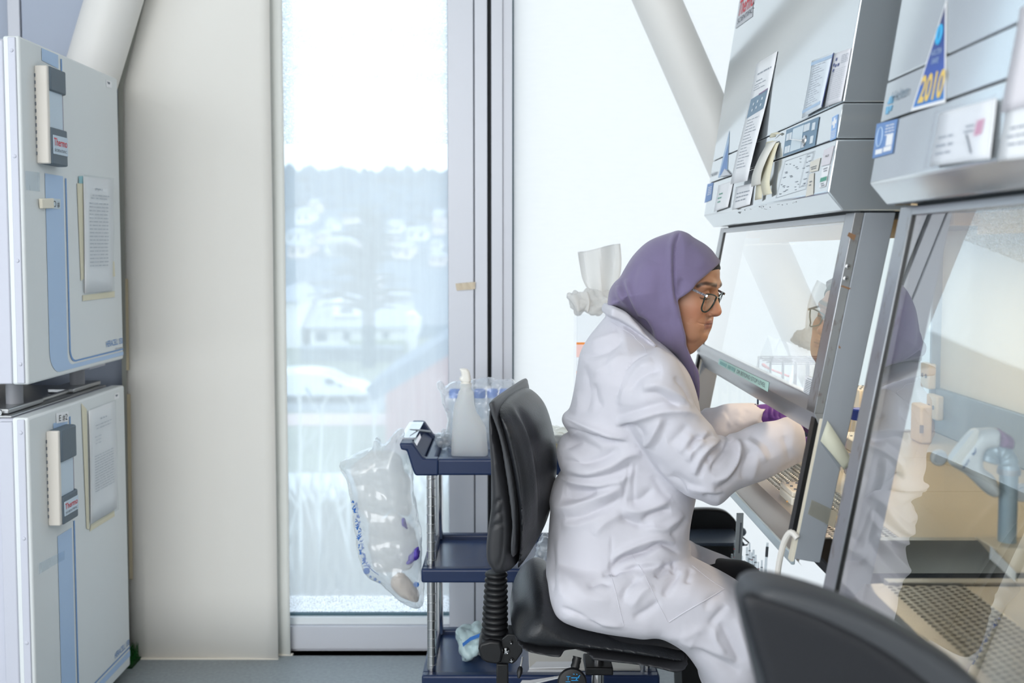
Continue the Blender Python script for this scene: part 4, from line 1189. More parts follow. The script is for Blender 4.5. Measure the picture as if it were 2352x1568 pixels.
# scuffs below the panels
r = random.Random(12); b = MB()
for k in range(26):
    u, v = r.uniform(1690, 1830), 0
    v = 487 - (u - 1690) * .16 + r.gauss(0, 3)
    q = [HF(u, v, .0004), HF(u + r.uniform(2, 7), v - r.uniform(-1, 3), .0004), HF(u + 4, v + 1.5, .0004)]
    b.quad(*q)
o = b.build('scuff_marks', mat('scuff_grey', (140, 142, 146), .8), cab1, recalc=False); o['kind'] = 'stuff'

# near hood: sticker triangle, logo, blue sticker
tri = [HF(u, v, .0006) for u, v in ((2176, -2), (2173, 236), (2094, 256))]
MB().poly(tri, HOOD_N * .0006).build('triangle_sticker', M_paper, cab2)
def tg(name):
    m = mat(name, (40, 80, 170), .45); nt = m.node_tree; N = nt.nodes.new; L = nt.links.new; b = nt.nodes['Principled BSDF']
    tc = N('ShaderNodeTexCoord'); s = N('ShaderNodeSeparateXYZ'); r = N('ShaderNodeValToRGB'); mr = N('ShaderNodeMapRange')
    mr.inputs[1].default_value = HF(2130, 245).z; mr.inputs[2].default_value = HF(2174, 20).z
    r.color_ramp.elements[0].color = (*lin((62, 134, 206)), 1); r.color_ramp.elements[1].color = (*lin((52, 56, 98)), 1)
    e = r.color_ramp.elements.new(.35); e.color = (*lin((48, 86, 176)), 1)
    L(tc.outputs['Object'], s.inputs[0]); L(s.outputs[2], mr.inputs[0]); L(mr.outputs[0], r.inputs[0]); L(r.outputs[0], b.inputs['Base Color'])
    return m
tri2 = [HF(u, v, .0014) for u, v in ((2173, 16), (2170.5, 228), (2100, 247))]
MB().poly(tri2, HOOD_N * .0003).build('triangle_print', tg('triangle_print_blue'), cab2, org=None)
hood_text(cab2, '2010', M_gold, 2111, 236, 2166, 221, 60, bold=.03, off=.0022)
hood_text(cab2, 'SAFE', M_stblue2, 2142, 148, 2158, 144, 13, off=.0022)
hood_text(cab2, 'HOLTEN', M_stblue2, 2141, 130, 2165, 122, 13, off=.0022)
b = MB(); c = HF(2161, 80, .002)
ring = [c + Vector((.151, 0, .988)) * (.012 * math.sin(a)) + Vector((0, -1, 0)) * (.0062 * math.cos(a)) for a in np.linspace(0, 6.28, 14)[:-1]]
b.tube(ring, .0022, 6, closed=True); b.build('ring_emblem', M_cyan, cab2, smooth=True)
hood_text(cab2, 'Holten', mat('logo_slate', (120, 140, 156), .6), 2047, 236, 2087, 218, 24, shear=.15)
for c in ([(2046, 222), (2053, 219), (2051, 236), (2039, 240)], [(2037, 246), (2043, 244), (2041, 261), (2035, 263)], [(2045, 244), (2051, 241), (2047, 254), (2043, 256)]):
    decal(cab2, c, mat('logo_cyan', (120, 184, 222), .5), 'logo_cross')
q = decal(cab2, [(2016, 285), (2064, 273), (2052, 352), (2006, 364)], M_stblue, 'sticker', .001)
MB().hexa(sub(q, .14, .78, .48, .92), HOOD_N * .0003).hexa(sub(q, .54, .76, .92, .90), HOOD_N * .0003).hexa(sub(q, .62, .42, .92, .74), HOOD_N * .0003).build('white_boxes', M_paper, cab2)
decal_print(cab2, q, [(.12 + .09 * k, .5, .92, .03) for k in range(4)], M_paper, 2)
c = bil(q, .26, .42) + HOOD_N * .0004; e1 = (bil(q, .40, .42) - bil(q, .26, .42)); e2 = (bil(q, .26, .70) - bil(q, .26, .42))
b = MB(); b.tube([c + e1 * math.cos(a) + e2 * math.sin(a) for a in np.linspace(0, 6.28, 18)[:-1]], .0012, 5, closed=True); b.build('ring_mark', M_stblue2, cab2)

# ---- papers and tapes that hang on the hoods (things)
def hood_paper(name, label, c, m, curl=0.0, rows=(), seed=1, cat='paper', off=.002, ink=None):
    q = [HF(u, v, off) for u, v in c]; ctr = sum(q, Vector()) / 4
    t = thing(name, label, cat, ctr)
    def pt(s, k, o=0): return bil(q, s, k) + HOOD_N * (o + curl * (k ** 2) * (.6 + .4 * math.sin(3 * k)) + .0006 * math.sin(5 * s))
    MB().grid([[pt(s, k) for s in np.linspace(0, 1, 5)] for k in np.linspace(0, 1, 11)]).build('sheet', m, t, smooth=True, solid=.0005)
    if rows:
        r = random.Random(seed); b = MB()
        for tt, a, e, th in rows:
            s = a
            while s < e:
                s2 = min(e, s + r.uniform(.08, .22))
                b.quad(*[pt(x, y, .0009) for x, y in ((s, tt), (s2, tt), (s2, tt + th), (s, tt + th))]); s = s2 + r.uniform(.015, .04)
        o = b.build('printed_text', ink or M_pale, t, recalc=False); o['kind'] = 'stuff'
    return t, pt
rows = [(.10, .2, .86, .012), (.16, .2, .5, .008)] + [(.19 + .02 * k, .15, .7 - .3 * (k % 2), .006) for k in range(3)] + [(.48 + .026 * k, .2, .8 - .25 * ((k * 3) % 4) / 3, .006) for k in range(16)]
pp, pt = hood_paper('instruction_sheet', 'long white printed instruction sheet hanging on far hood, curling at bottom', [(1739.5, 147), (1787, 117.5), (1732.5, 417.5), (1693, 426)], M_paper, .022, rows, 3)
MB().quad(*[pt(s, k, .0009) for s, k in ((.1, .30), (.92, .28), (.92, .43), (.1, .46))]).build('printed_picture', M_pan, pp, recalc=False)
MB().quad(*[pt(s, k, .0011) for s, k in ((.5, .285), (.92, .272), (.92, .285), (.5, .298))]).build('printed_header', mat('print_mauve', (150, 130, 160), .6), pp, recalc=False)
for k in range(6):
    s, kk = .22 + .2 * (k % 3) + .08, .345 + .05 * (k // 3) - .008 * (k % 3)
    MB().quad(*[pt(a, b_, .0012) for a, b_ in ((s, kk), (s + .06, kk), (s + .06, kk + .02), (s, kk + .02))]).build('printed_button', M_btn, pp, recalc=False)
rows = [(.12 + .045 * k, .14, .7 - .2 * ((k * 5) % 3) / 2, .008) for k in range(17)]
p2_, pt = hood_paper('record_sheet', 'blue bordered record sheet in clear sleeve high on far hood', [(1867.5, 140), (1916.5, 121), (1894, 247), (1848.5, 273.5)], mat('paper_bluish', (222, 230, 238), .6), .006, rows, 5)
MB().quad(*[pt(s, k, .0011) for s, k in ((0, .03), (1, .03), (1, .09), (0, .09))]).quad(*[pt(s, k, .0011) for s, k in ((.0, .86), (.9, .86), (.9, .92), (0, .92))]).build('blue_border', M_stblue2, p2_, recalc=False)
MB().quad(*[pt(s, k, .0012) for s, k in ((1.0, .02), (1.05, .0), (1.05, 1), (1.0, 1))]).build('dark_edge', M_deep, p2_, recalc=False)
rows = [(.08 + .035 * k, .55, .95, .012) for k in range(5)] + [(.33 + .04 * k, .1, .92, .006) for k in range(15)]
p3_, pt = hood_paper('log_sheet', 'white ruled log sheet with blue drops at the near edge of far hood', [(1919, 125), (1957, 110.5), (1936, 233), (1899, 247)], mat('paper_lilac', (226, 226, 232), .8), .002, rows, 6)
for s, k in ((.22, .1), (.1, .19), (.24, .22), (.4, .22), (.14, .3)):
    MB().quad(*[pt(a, b_, .0011) for a, b_ in ((s, k), (s + .09, k), (s + .07, k + .055), (s - .02, k + .055))]).build('printed_drop', mat('print_navy', (74, 88, 140), .6), p3_, recalc=False)
c1_, pt = hood_paper('safety_card', 'small white card with coloured print at lower far end of far hood', [(1652, 426), (1686, 415), (1675, 476), (1643, 487)], M_paper, .003, [(.35, .2, .45, .05), (.5, .15, .45, .05), (.65, .2, .4, .05)], 7, 'card', ink=M_green)
c2_, pt = hood_paper('safety_card', 'small white printed card under the long instruction sheet', [(1692, 430), (1733, 420), (1726, 470), (1685, 483)], M_paper, .003, [(.3, .15, .85, .05), (.47, .15, .85, .05), (.64, .15, .7, .05)], 8, 'card')
# two strips of masking tape dangling with a handwritten note
tk = thing('tape_strip', 'two dangling strips of masking tape with handwritten note on far hood', 'tape', HF(1770, 350, .004))
def tape_path(line, w, m, amp, name):
    rows = []
    c = catmull(line, False, 5)
    for i, (u, v) in enumerate(c):
        k = i / (len(c) - 1)
        rows.append([HF(u - w, v + w * .35, .002 + amp * math.sin(k * 2.6) + .004), HF(u + w, v - w * .35, .002 + amp * math.sin(k * 2.6))])
    MB().grid(rows).build(name, m, tk, smooth=True, solid=.0005)
tape_path([(1784, 330), (1778, 360), (1772, 395), (1768, 425), (1771, 448)], 8, M_tape, .006, 'strip')
tape_path([(1773, 325), (1770, 345), (1763, 375), (1755, 410), (1748, 459)], 6, M_tape, .004, 'strip')
tape_path([(1779, 326), (1775, 350), (1768, 378), (1758, 405), (1750, 428)], 9, mat('note_white', (228, 226, 220), .8), .016, 'note_strip')
tape_path([(1779, 316), (1786, 306), (1793, 309)], 5, M_tape, .003, 'knot')
# suction hook with a needle on the control panel
hk = thing('suction_hook', 'chrome suction hook with long needle stuck on control panel', 'hook', HF(1850, 324, .003))
M_chrome = mat('chrome', (214, 214, 216), .12, 1.0)
MB().lathe(HF(1850, 324, .002), HOOD_N, [(0, .011), (.002, .0105), (.004, .004), (.006, .002)], 20).build('suction_disc', M_chrome, hk, smooth=True)
MB().tube([HF(1850, 324, .006), HF(1838, 322.5, .008), HF(1820, 321, .008)], [.0016, .0012, .001], 8).build('needle', M_chrome, hk, smooth=True)
# near hood notices in plastic pockets
M_pocket = glass_mat('plastic_pocket', tint=(.98, .98, .99), veil=.22, refl=.8)
n1_, pt = hood_paper('warning_card', 'white warning card in plastic pocket on the near hood', [(2165, 262), (2296, 226), (2285, 366), (2146, 384)], M_paper, .003, [(.46, .08, .36, .04), (.61, .06, .38, .05), (.76, .08, .36, .04), (.36, .56, .7, .04), (.45, .54, .7, .04)], 10, 'card', off=.004)
MB().quad(*[pt(s, k, .0012) for s, k in ((.74, .32), (.86, .30), (.84, .56), (.72, .58))]).build('pink_print', mat('print_pink', (222, 160, 186), .6), n1_, recalc=False)
MB().quad(*[pt(s, k, .0012) for s, k in ((.58, .52), (.61, .52), (.73, .86), (.70, .87))]).build('drawn_tick', M_ink, n1_, recalc=False)
n1_.children and MB().grid([[pt(s, k, .004) for s in np.linspace(-.06, 1.04, 6)] for k in np.linspace(-.04, 1.05, 6)]).build('plastic_pocket', M_pocket, n1_, smooth=True)
n2_, pt = hood_paper('warning_card', 'white printed card cut by right edge of frame on the near hood', [(2318, 250), (2420, 222), (2420, 360), (2304, 372)], M_paper, .003, [(.4, .2, .8, .04), (.55, .15, .8, .04), (.7, .2, .8, .04)], 11, 'card', off=.004)
n3_, pt = hood_paper('wall_notice', 'plain white notice at the upper right of near hood', [(2352, 20), (2470, -40), (2440, 226), (2312, 262)], mat('paper_rose', (232, 228, 234), .8), .004, [(.2 + .1 * k, .5, .9, .02) for k in range(5)], 13, off=.004)

# ---- sash details of the far cabinet
q = [SF(u, v, .0004) for u, v in ((1653, 823.5), (1767, 878), (1764, 899.5), (1650, 836))]
MB().hexa(q, SASH_N * .0006).build('sash_tape', mat('mint_tape', (188, 228, 220), .5), cab1)
q2 = [p + SASH_N * .0012 for p in q]
text_mesh('lettering', 'OR BEYOND STOP LEVEL', mat('print_slate', (132, 150, 152), .7), cab1, bil(q2, .42, .82), q[1] - q[0], Vector((.18, 0, .98)), (q[3] - q[0]).length * .62, width=(q[1] - q[0]).length * .54)
print_lines(q2, [(.3, .04, .38, .5)], mat('print_faded', (150, 200, 196), .7), cab1, SASH_N * .0001, seed=2)
q = [SF(u, v, -.002) for u, v in ((1849, 861), (1871, 869), (1861, 921), (1841, 909))]
MB().hexa(q, SASH_N * .0006).build('sash_label', M_paper, cab1)
print_lines([p + SASH_N * .0009 for p in q], [(.1, .25, .8, .03)] + [(.2 + .075 * k, .12, .9, .03) for k in range(9)], M_ink, cab1, SASH_N * .0002, seed=4)
# tapes across the near upright and cable
tu = thing('masking_tape', 'peeling masking tape across the near upright of far cabinet', 'tape', P(1920, 1020, Y=Y1N - .003))
yy = Y1N - .0012
def tquad(c, nm, m, bulge=0.0):
    q = [P(u, v, Y=yy) for u, v in c]
    MB().grid([[bil(q, s, k) + Vector((0, -.001 - bulge * math.sin(math.pi * s) - .004 * max(0, s - .8), 0)) for s in np.linspace(0, 1, 9)] for k in (0, .5, 1)]).build(nm, m, tu, smooth=True, solid=.0005)
tquad([(1900, 965), (1960, 1062), (1938, 1078), (1884, 1012)], 'tape_strip', mat('crepe_tape', (206, 206, 188), .6), .007)
tquad([(1884, 1008), (1936, 1074), (1934, 1087), (1886, 1020)], 'tape_strip', M_sleeve, .003)
tu2 = thing('masking_tape', 'flat translucent tape band low on the near upright of far cabinet', 'tape', P(1890, 1180, Y=Y1N - .003))
q = [P(u, v, Y=yy) for u, v in ((1864, 1147), (1924, 1176), (1915, 1212), (1855, 1180))]
MB().hexa(q, (0, -.0006, 0)).build('tape_strip', glass_mat('aged_tape', tint=(.85, .85, .8), veil=.55, veil_col=(.72, .71, .66), refl=.6), tu2)
cb = [P(u, v, Y=Y1N - .006 + .01 * k) for k, (u, v) in enumerate(((1832, 1236), (1817, 1222), (1803, 1240), (1793, 1275), (1786, 1320), (1782, 1400)))]
cb = [Vector(p) for p in catmull([tuple(p) for p in cb], False, 5)]
cb += [Vector((cb[-1].x - .01, cb[-1].y + .03, .35)), Vector((cb[-1].x - .02, cb[-1].y + .06, .02))]
tag(MB().tube(cb, .0055, 10).build('lamp_cable', mat('cable_white', (226, 222, 216), .45), smooth=True), 'white cable looping down below the near upright of far cabinet', 'cable')

# ---- inside the far cabinet
ZT = EYE - .502
rk = thing('wire_rack', 'dark blue wire tube rack standing in the far cabinet', 'rack', (.72, 2.44, ZT))
M_wire = mat('wire_blue', (22, 44, 84), .4)
x0, x1, ya, yb2_, zt_ = P(1750, 900, Y=2.5).x, P(1750, 900, Y=2.5).x + .155, 2.42, 2.54, P(1800, 826, Y=2.46).z
nX, nY = 5, 3
for i in range(nX + 1):
    x = x0 + (x1 - x0) * i / nX
    for y in (ya, yb2_):
        MB().tube([(x, y, ZT), (x, y, zt_)], .0024, 6).build('upright_wire', M_wire, rk, smooth=True)
    MB().tube([(x, ya, zt_), (x, yb2_, zt_)], .0016, 6).build('cross_wire', M_wire, rk, smooth=True)
for z in (zt_, zt_ - .006, zt_ - .085, zt_ - .092, ZT + .02):
    for y in [ya + (yb2_ - ya) * j / nY for j in range(nY + 1)]:
        MB().tube([(x0, y, z), (x1, y, z)], .0016, 6).build('long_wire', M_wire, rk, smooth=True)
pen = thing('red_marker', 'thin red marker lying across the wire rack', 'pen', P(1785, 855, Y=2.44))
MB().tube([P(1759, 842, Y=2.43), P(1775, 850, Y=2.435), P(1812, 864, Y=2.45)], [.0035, .0025, .0025], 8).build('barrel', mat('red_plastic', (238, 74, 84), .4), pen, smooth=True)
MB().lathe(P(1759, 842, Y=2.43), (-.4, 0, .3), [(0, .004), (.008, .0042), (.012, .002)], 10).build('cap', MATS['red_plastic'], pen, smooth=True)
def bottle(name, label, u, vtop, Y, r, capm, bodym, caph=.022, grp=None):
    c = P(u, vtop, Y=Y); t = thing(name, label, 'bottle', (c.x, Y, ZT), grp); H = c.z - ZT
    MB().lathe((c.x, Y, ZT), (0, 0, 1), [(0, r * .92), (.006, r), (H * .62, r), (H * .76, r * .62), (H - caph, r * .52)], 24).build('body', bodym, t, smooth=True)
    MB().lathe((c.x, Y, ZT + H - caph), (0, 0, 1), [(0, r * .64), (caph * .9, r * .64), (caph, r * .56)], 24).build('cap', capm, t, smooth=True)
    return t
M_cblue = mat('cap_blue', (36, 60, 156), .4); M_clear = glass_mat('bottle_glass', tint=(.93, .96, .97), veil=.08, refl=1.2)
bottle('reagent_bottle', 'clear glass bottle with blue screw cap behind near upright', 1974, 938, 1.98, .026, M_cblue, M_clear)
bottle('reagent_bottle', 'small clear bottle with dark blue cap beneath the taller one', 1951, 1044, 1.86, .026, mat('cap_navy', (40, 48, 104), .4), M_clear)
def dish_stack(name, label, u, v, Y, n, r=.028):
    c = P(u, v, Y=Y); t = thing(name, label, 'dishes', (c.x, Y, ZT))
    return t
# pale tip boxes and trays
def tipbox(name, label, u, v, Y, sx, sy, sz, m):
    c = P(u, v, Y=Y); t = thing(name, label, 'box', (c.x, Y, ZT))
    MB().box((c.x - sx, Y - sy, ZT), (c.x + sx, Y + sy, ZT + sz * .6)).build('base', m, t, bevel=.003)
    MB().box((c.x - sx * .98, Y - sy * .98, ZT + sz * .62), (c.x + sx * .98, Y + sy * .98, ZT + sz)).build('lid', mat('lid_clear_beige', (236, 226, 208), .3), t, bevel=.003)
    for i in range(4):
        for j in range(3):
            MB().cyl((c.x - sx * .7 + i * sx * .46, Y - sy * .6 + j * sy * .6, ZT + sz), (c.x - sx * .7 + i * sx * .46, Y - sy * .6 + j * sy * .6, ZT + sz + .002), .003, n=8).build('tip_hole', M_ink, t)
    return t
M_bei = mat('plastic_beige', (232, 212, 180), .5)
tipbox('tip_box', 'pale pipette tip box on the work surface under her forearm', 1850, 1090, 1.99, .04, .045, .03, mat('plastic_cream', (236, 230, 216), .5))
tipbox('tip_box', 'beige pipette tip box behind the blue capped bottle', 1990, 985, 2.30, .05, .06, .075, M_bei)
tipbox('tip_box', 'tan pipette tip box far back in the far cabinet', 1985, 905, 2.66, .03, .05, .14, mat('plastic_tan', (214, 190, 152), .5))
st = thing('wooden_stick', 'thin orange wooden stick lying on the punched grille', 'stick', P(1826, 1153, Z=ZT))
MB().tube([P(1806, 1152, Z=ZT + .003), P(1850, 1153, Z=ZT + .003)], .0022, 8).build('shaft', mat('wood_orange', (226, 168, 96), .6), st, smooth=True)
sc_ = thing('yellow_scoop', 'yellow folded scrap on the grille beside the near upright', 'scrap', P(1926, 1200, Z=ZT))
q = [P(u, v, Z=ZT + dz) for u, v, dz in ((1921, 1182, .002), (1934, 1196, .016), (1931, 1216, .004), (1920, 1204, .002))]
MB().hexa(q, (0, 0, .001)).build('fold', mat('scrap_yellow', (236, 200, 130), .6), sc_)
# socket boxes and gas taps at the back of the far cabinet, seen through the near sash
def sock(label, u, v, w, h, X=1.185, Y=None):
    c = P(u, v, X=X) if Y is None else P(u, v, Y=Y)
    t = thing('socket_box', label, 'socket', c)
    MB().box((c.x - .022, c.y - w, c.z - h), (c.x, c.y + w, c.z + h)).build('housing', mat('socket_cream', (236, 216, 190), .45), t, bevel=.006, seg=3)
    for k in (-.4, .4):
        MB().cyl((c.x - .024, c.y + w * k, c.z), (c.x - .022, c.y + w * k, c.z), .006, n=12).build('outlet_hole', M_ink, t)
    return t
sock('cream socket box mounted on grey duct behind the pipette gun', 2157, 934, .035, .034)
sock('cream upper socket box in the rear corner of far cabinet', 2141, 862, .03, .036)
tl = thing('cream_dispenser', 'tall cream dispenser standing at the rear of far cabinet', 'dispenser', (P(2118, 970, Y=2.62).x, 2.62, ZT))
xx = P(2118, 970, Y=2.62).x
MB().box((xx - .016, 2.59, ZT), (xx + .016, 2.66, P(2118, 928, Y=2.62).z)).build('housing', MATS['socket_cream'], tl, bevel=.006)
MB().box((xx - .018, 2.585, ZT + .03), (xx - .01, 2.592, ZT + .05)).build('spout', M_ink, tl)
for u, v, Y, rr in ((2155, 1050, 1.485, .0125), (2345, 1130, 1.485, .014)):
    c = P(u, v, Y=Y)
    g = thing('suction_plug', 'white round plug on the side glass ' + ('left of the pipette gun' if u < 2200 else 'at the right frame edge'), 'plug', c)
    MB().lathe(c, (0, -1, 0), [(0, rr), (.004, rr), (.006, rr * .85)], 24).build('rim', M_white, g, smooth=True)
    MB().lathe((c.x, c.y - .006, c.z), (0, -1, 0), [(0, rr * .7), (.003, rr * .65)], 24).build('button', mat('plug_grey', (214, 218, 222), .5), g, smooth=True)
# ---- pipette gun in the near cabinet
YP = 1.40
pg_ = thing('pipette_gun', 'white pipette gun with purple end on a grey stand in near cabinet', 'pipette', (P(2310, 1250, Y=YP).x, YP, ZT))
F = Field((P(2170, 1000, Y=YP).x, YP - .05, P(2300, 1230, Y=YP).z), (P(2350, 1000, Y=YP).x, YP + .05, P(2300, 970, Y=YP).z), .0016)
wh = px_poly([(2180, 1058), (2192, 1036), (2214, 1008), (2236, 986), (2252, 984), (2288, 984), (2292, 1006), (2286, 1026), (2262, 1030), (2254, 1042), (2254, 1070), (2278, 1090), (2290, 1120), (2284, 1140), (2262, 1130), (2220, 1090), (2190, 1072)], YP)
V, Q = F.mesh(F.inflate(wh, YP, .022, .014)); finish(np_mesh('body', V, Q), 'body', mat('gun_white', (226, 228, 226), .4), pg_, smooth=True)
pu = px_poly([(2287, 985), (2304, 990), (2322, 1002), (2326, 1014), (2322, 1030), (2306, 1030), (2286, 1024)], YP)
V, Q = F.mesh(F.inflate(pu, YP, .019, .014)); finish(np_mesh('end_cap', V, Q), 'end_cap', mat('gun_purple', (128, 66, 112), .4), pg_, smooth=True)
face_ = [P(u, v, Y=YP - .0) for u, v in ((2180, 1058), (2237, 985), (2231, 1010), (2196, 1066))]
MB().hexa([p + Vector((-.0015, -.020, .0015)) for p in face_], (0, .012, 0)).build('nose_face', mat('gun_cream', (240, 234, 220), .4), pg_)
elbow = [P(u, v, Y=YP + .0) for u, v in ((2268, 1060), (2276, 1040), (2294, 1036), (2312, 1052), (2318, 1090), (2319, 1130), (2319, 1250))]
eb = [Vector(p) for p in catmull([tuple(p) for p in elbow], False, 5)]
MB().tube(eb[:20], [.013 + .002 * math.sin(i * 1.1) ** 2 for i in range(20)], 20).build('elbow', mat('gun_grey', (166, 182, 190), .3, .3), pg_, smooth=True)
MB().tube([eb[19], Vector((eb[19].x, YP, P(2319, 1300, Y=YP).z))], [.0125, .0125], 20).build('stand_pipe', MATS['gun_grey'], pg_, smooth=True)
MB().lathe((eb[19].x, YP, eb[19].z - .004), (0, 0, 1), [(0, .0155), (.008, .0155)], 24).build('collar', M_steel, pg_, smooth=True)
text_mesh('lettering', 'vwr', mat('print_blue', (50, 76, 130), .6), pg_, P(2214, 1078, Y=YP - .0262), P(2234, 1050, Y=YP) - P(2214, 1078, Y=YP), P(2208, 1072, Y=YP) - P(2214, 1078, Y=YP), .005, width=.017, bold=.02)
sw = [P(u, v, Y=YP - .0255) for u, v in ((2234, 1044), (2240, 1038), (2241, 1028))]
MB().tube(sw, [.0018, .0012, .0004], 6).build('swoosh_mark', MATS['print_blue'], pg_)
hb = thing('pipette_holder', 'cream bracket clamping the pipette gun pipe at the right edge', 'holder', (P(2430, 1290, Y=1.38).x, 1.40, ZT))
bz0, bz1 = P(2319, 1316, Y=1.38).z, P(2319, 1262, Y=1.38).z
q = [P(u, v, Y=1.365) for u, v in ((2282, 1258), (2440, 1262), (2440, 1316), (2334, 1316))]
MB().hexa(q, (0, .06, 0)).build('bracket', mat('bracket_cream', (232, 214, 186), .5), hb, bevel=.002)
q = [P(u, v, Y=1.36) for u, v in ((2278, 1256), (2334, 1314), (2332, 1336), (2276, 1284))]
MB().hexa(q, (0, .004, 0)).build('bracket_face', M_white, hb)
rx = P(2430, 1290, Y=1.395).x
MB().cyl((rx, 1.395, ZT), (rx, 1.395, bz1 + .02), .006, n=16).build('rod', M_steel, hb, smooth=True)
MB().lathe((rx, 1.395, ZT), (0, 0, 1), [(0, .04), (.008, .04), (.012, .012)], 24).build('rod_foot', M_steel, hb, smooth=True)

# ================================================================== the woman at the cabinet
YP0 = 2.15
pers_loc = (P(1430, 1400, Y=YP0).x, YP0, 0.0)
M_skin = None
def skin_mat():
    m = mat('skin', (186, 132, 100), .48, bump=.02, bscale=500, sss=.10)
    nt = m.node_tree; b = nt.nodes['Principled BSDF']
    at = nt.nodes.new('ShaderNodeAttribute'); at.attribute_name = 'Col'
    for l in list(b.inputs['Base Color'].links): nt.links.remove(l)
    nt.links.new(at.outputs['Color'], b.inputs['Base Color'])
    return m
M_skin = skin_mat()
def cloth(name, rgb, bump=.06, scale=900, var=.03, rough=.85, sheen=.15):
    return mat(name, rgb, rough, bump=bump, bscale=scale, var=var, vscale=14, sheen=sheen, spec=.2)
M_coat = cloth('coat_cotton', (206, 205, 214), .05, 700, .012)
def crumple(m, scale, strength, dist):
    nt = m.node_tree; b = nt.nodes['Principled BSDF']; n = nt.nodes.new('ShaderNodeTexNoise'); n.inputs['Scale'].default_value = scale; n.inputs['Detail'].default_value = 1.5; n.inputs['Distortion'].default_value = .3
    tc = nt.nodes.new('ShaderNodeTexCoord'); bp = nt.nodes.new('ShaderNodeBump'); bp.inputs['Strength'].default_value = strength; bp.inputs['Distance'].default_value = dist
    old = b.inputs['Normal'].links[0].from_socket
    nt.links.new(tc.outputs['Object'], n.inputs['Vector']); nt.links.new(n.outputs['Fac'], bp.inputs['Height']); nt.links.new(old, bp.inputs['Normal']); nt.links.new(bp.outputs[0], b.inputs['Normal'])
crumple(M_coat, 26, .10, .02)
M_scarf = cloth('scarf_lilac', (124, 114, 147), .16, 1300, .06, .8, .3)
M_under = cloth('undercap_black', (26, 26, 32), .1, 900, 0)
M_trous = cloth('trouser_black', (24, 25, 30), .08, 600, 0)
M_glove = mat('nitrile_purple', (106, 64, 150), .45, bump=.06, bscale=220, var=.06)

# ---------------- head, in a frame turned towards the camera
TH = math.radians(28)
AX = Vector((P(1560, 700, Y=YP0).x, YP0, 0))
FWD = Vector((math.cos(TH), -math.sin(TH), 0)); LFT = Vector((math.sin(TH), math.cos(TH), 0))
def LP(u, v, l=0.0):
    """photo pixel -> head frame (a forward, l to her left, z) on the plane at lateral offset l"""
    p = PP(u, v, AX + LFT * l, LFT); d = p - AX
    return (d.dot(FWD), l, p.z)
def LW(a, l, z): return AX + FWD * a + LFT * l + Vector((0, 0, z))
def lpoly(pts, l=0.0, n=5): return [(q[0], q[2]) for q in (LP(u, v, l) for u, v in (catmull(pts, True, n) if n else pts))]
lo = (LP(1415, 800)[0], -.10, LP(1500, 830)[2]); hi = (LP(1668, 700)[0], .10, LP(1560, 528)[2])
F = Field(lo, hi, .0014)
skull = lpoly([(1646, 606), (1650, 624), (1649, 644), (1646, 658), (1638, 672), (1635, 690), (1632, 708), (1629, 724), (1627, 734), (1624, 744), (1620, 754), (1615, 761), (1615, 772), (1609, 782), (1600, 787),
               (1580, 790), (1556, 786), (1535, 770), (1510, 760), (1480, 735), (1466, 700), (1462, 650), (1478, 608), (1515, 575), (1560, 562), (1604, 571), (1636, 590)])
zz = F.z[None, :]
hw = np.interp(F.z, [LP(1600, 800)[2], LP(1610, 785)[2], LP(1620, 745)[2], LP(1620, 700)[2], LP(1650, 620)[2], LP(1560, 545)[2]], [.050, .052, .061, .069, .073, .070]).astype(np.float32)
f = F.inflate(skull, 0.0, hw[None, :], .082, 2.15)
# brow ridge, cheekbones, chin
for s in (-1, 1):
    e = LP(1628, 658, -.03); f = smin(f, F.ball((e[0] - .005, s * .027, e[2]), (.013, .022, .010)), .014)
    e = LP(1606, 706, -.05); f = smin(f, F.ball((e[0] - .020, s * .044, e[2]), (.024, .016, .020)), .022)
    e = LP(1628, 676, -.032); f = smax(f, -F.ball((e[0] + .012, s * .031, e[2] - .001), (.016, .019, .012)), .010)       # socket
    e = LP(1622, 682, -.032); f = smin(f, F.ball((e[0] - .004, s * .032, e[2] + .002), .0128), .004)                      # lidded eye
    e = LP(1608, 752, -.03); f = smin(f, F.ball((e[0] - .017, s * .030, e[2] + .003), (.02, .020, .026)), .024)
e = LP(1608, 772); f = smin(f, F.ball((e[0] - .002, 0, e[2]), (.015, .017, .014)), .014)
nose = lpoly([(1645, 664), (1648, 680), (1651, 694), (1656, 709), (1657, 717), (1653, 724), (1645, 727), (1634, 726), (1626, 718), (1626, 695), (1634, 672)])
nh = np.interp(F.z, [LP(1640, 730)[2], LP(1640, 722)[2], LP(1645, 706)[2], LP(1645, 672)[2]], [.012, .0165, .0135, .009]).astype(np.float32)
f = smin(f, F.inflate(nose, 0.0, nh[None, :], .013), .006)
for s in (-1, 1):
    e = LP(1628, 718, -.015); f = smin(f, F.ball((e[0], s * .0140, e[2]), (.0110, .0066, .0078)), .0035)
    e = LP(1640, 727, -.008); f = smax(f, -F.ball((e[0], s * .0075, e[2] - .0015), (.005, .0032, .0035)), .002)
ul = lpoly([(1630, 734), (1631, 739), (1628, 744), (1618, 744), (1604, 742), (1612, 738), (1620, 735)])
ll = lpoly([(1626, 746), (1627, 750), (1623, 755), (1617, 756), (1606, 746), (1616, 745)])
f = smin(f, F.inflate(ul, 0.0, .025, .016), .005)
f = smin(f, F.inflate(ll, 0.0, .023, .016), .005)
m0, m1 = LP(1634, 745), LP(1603, 741.5, -.022)
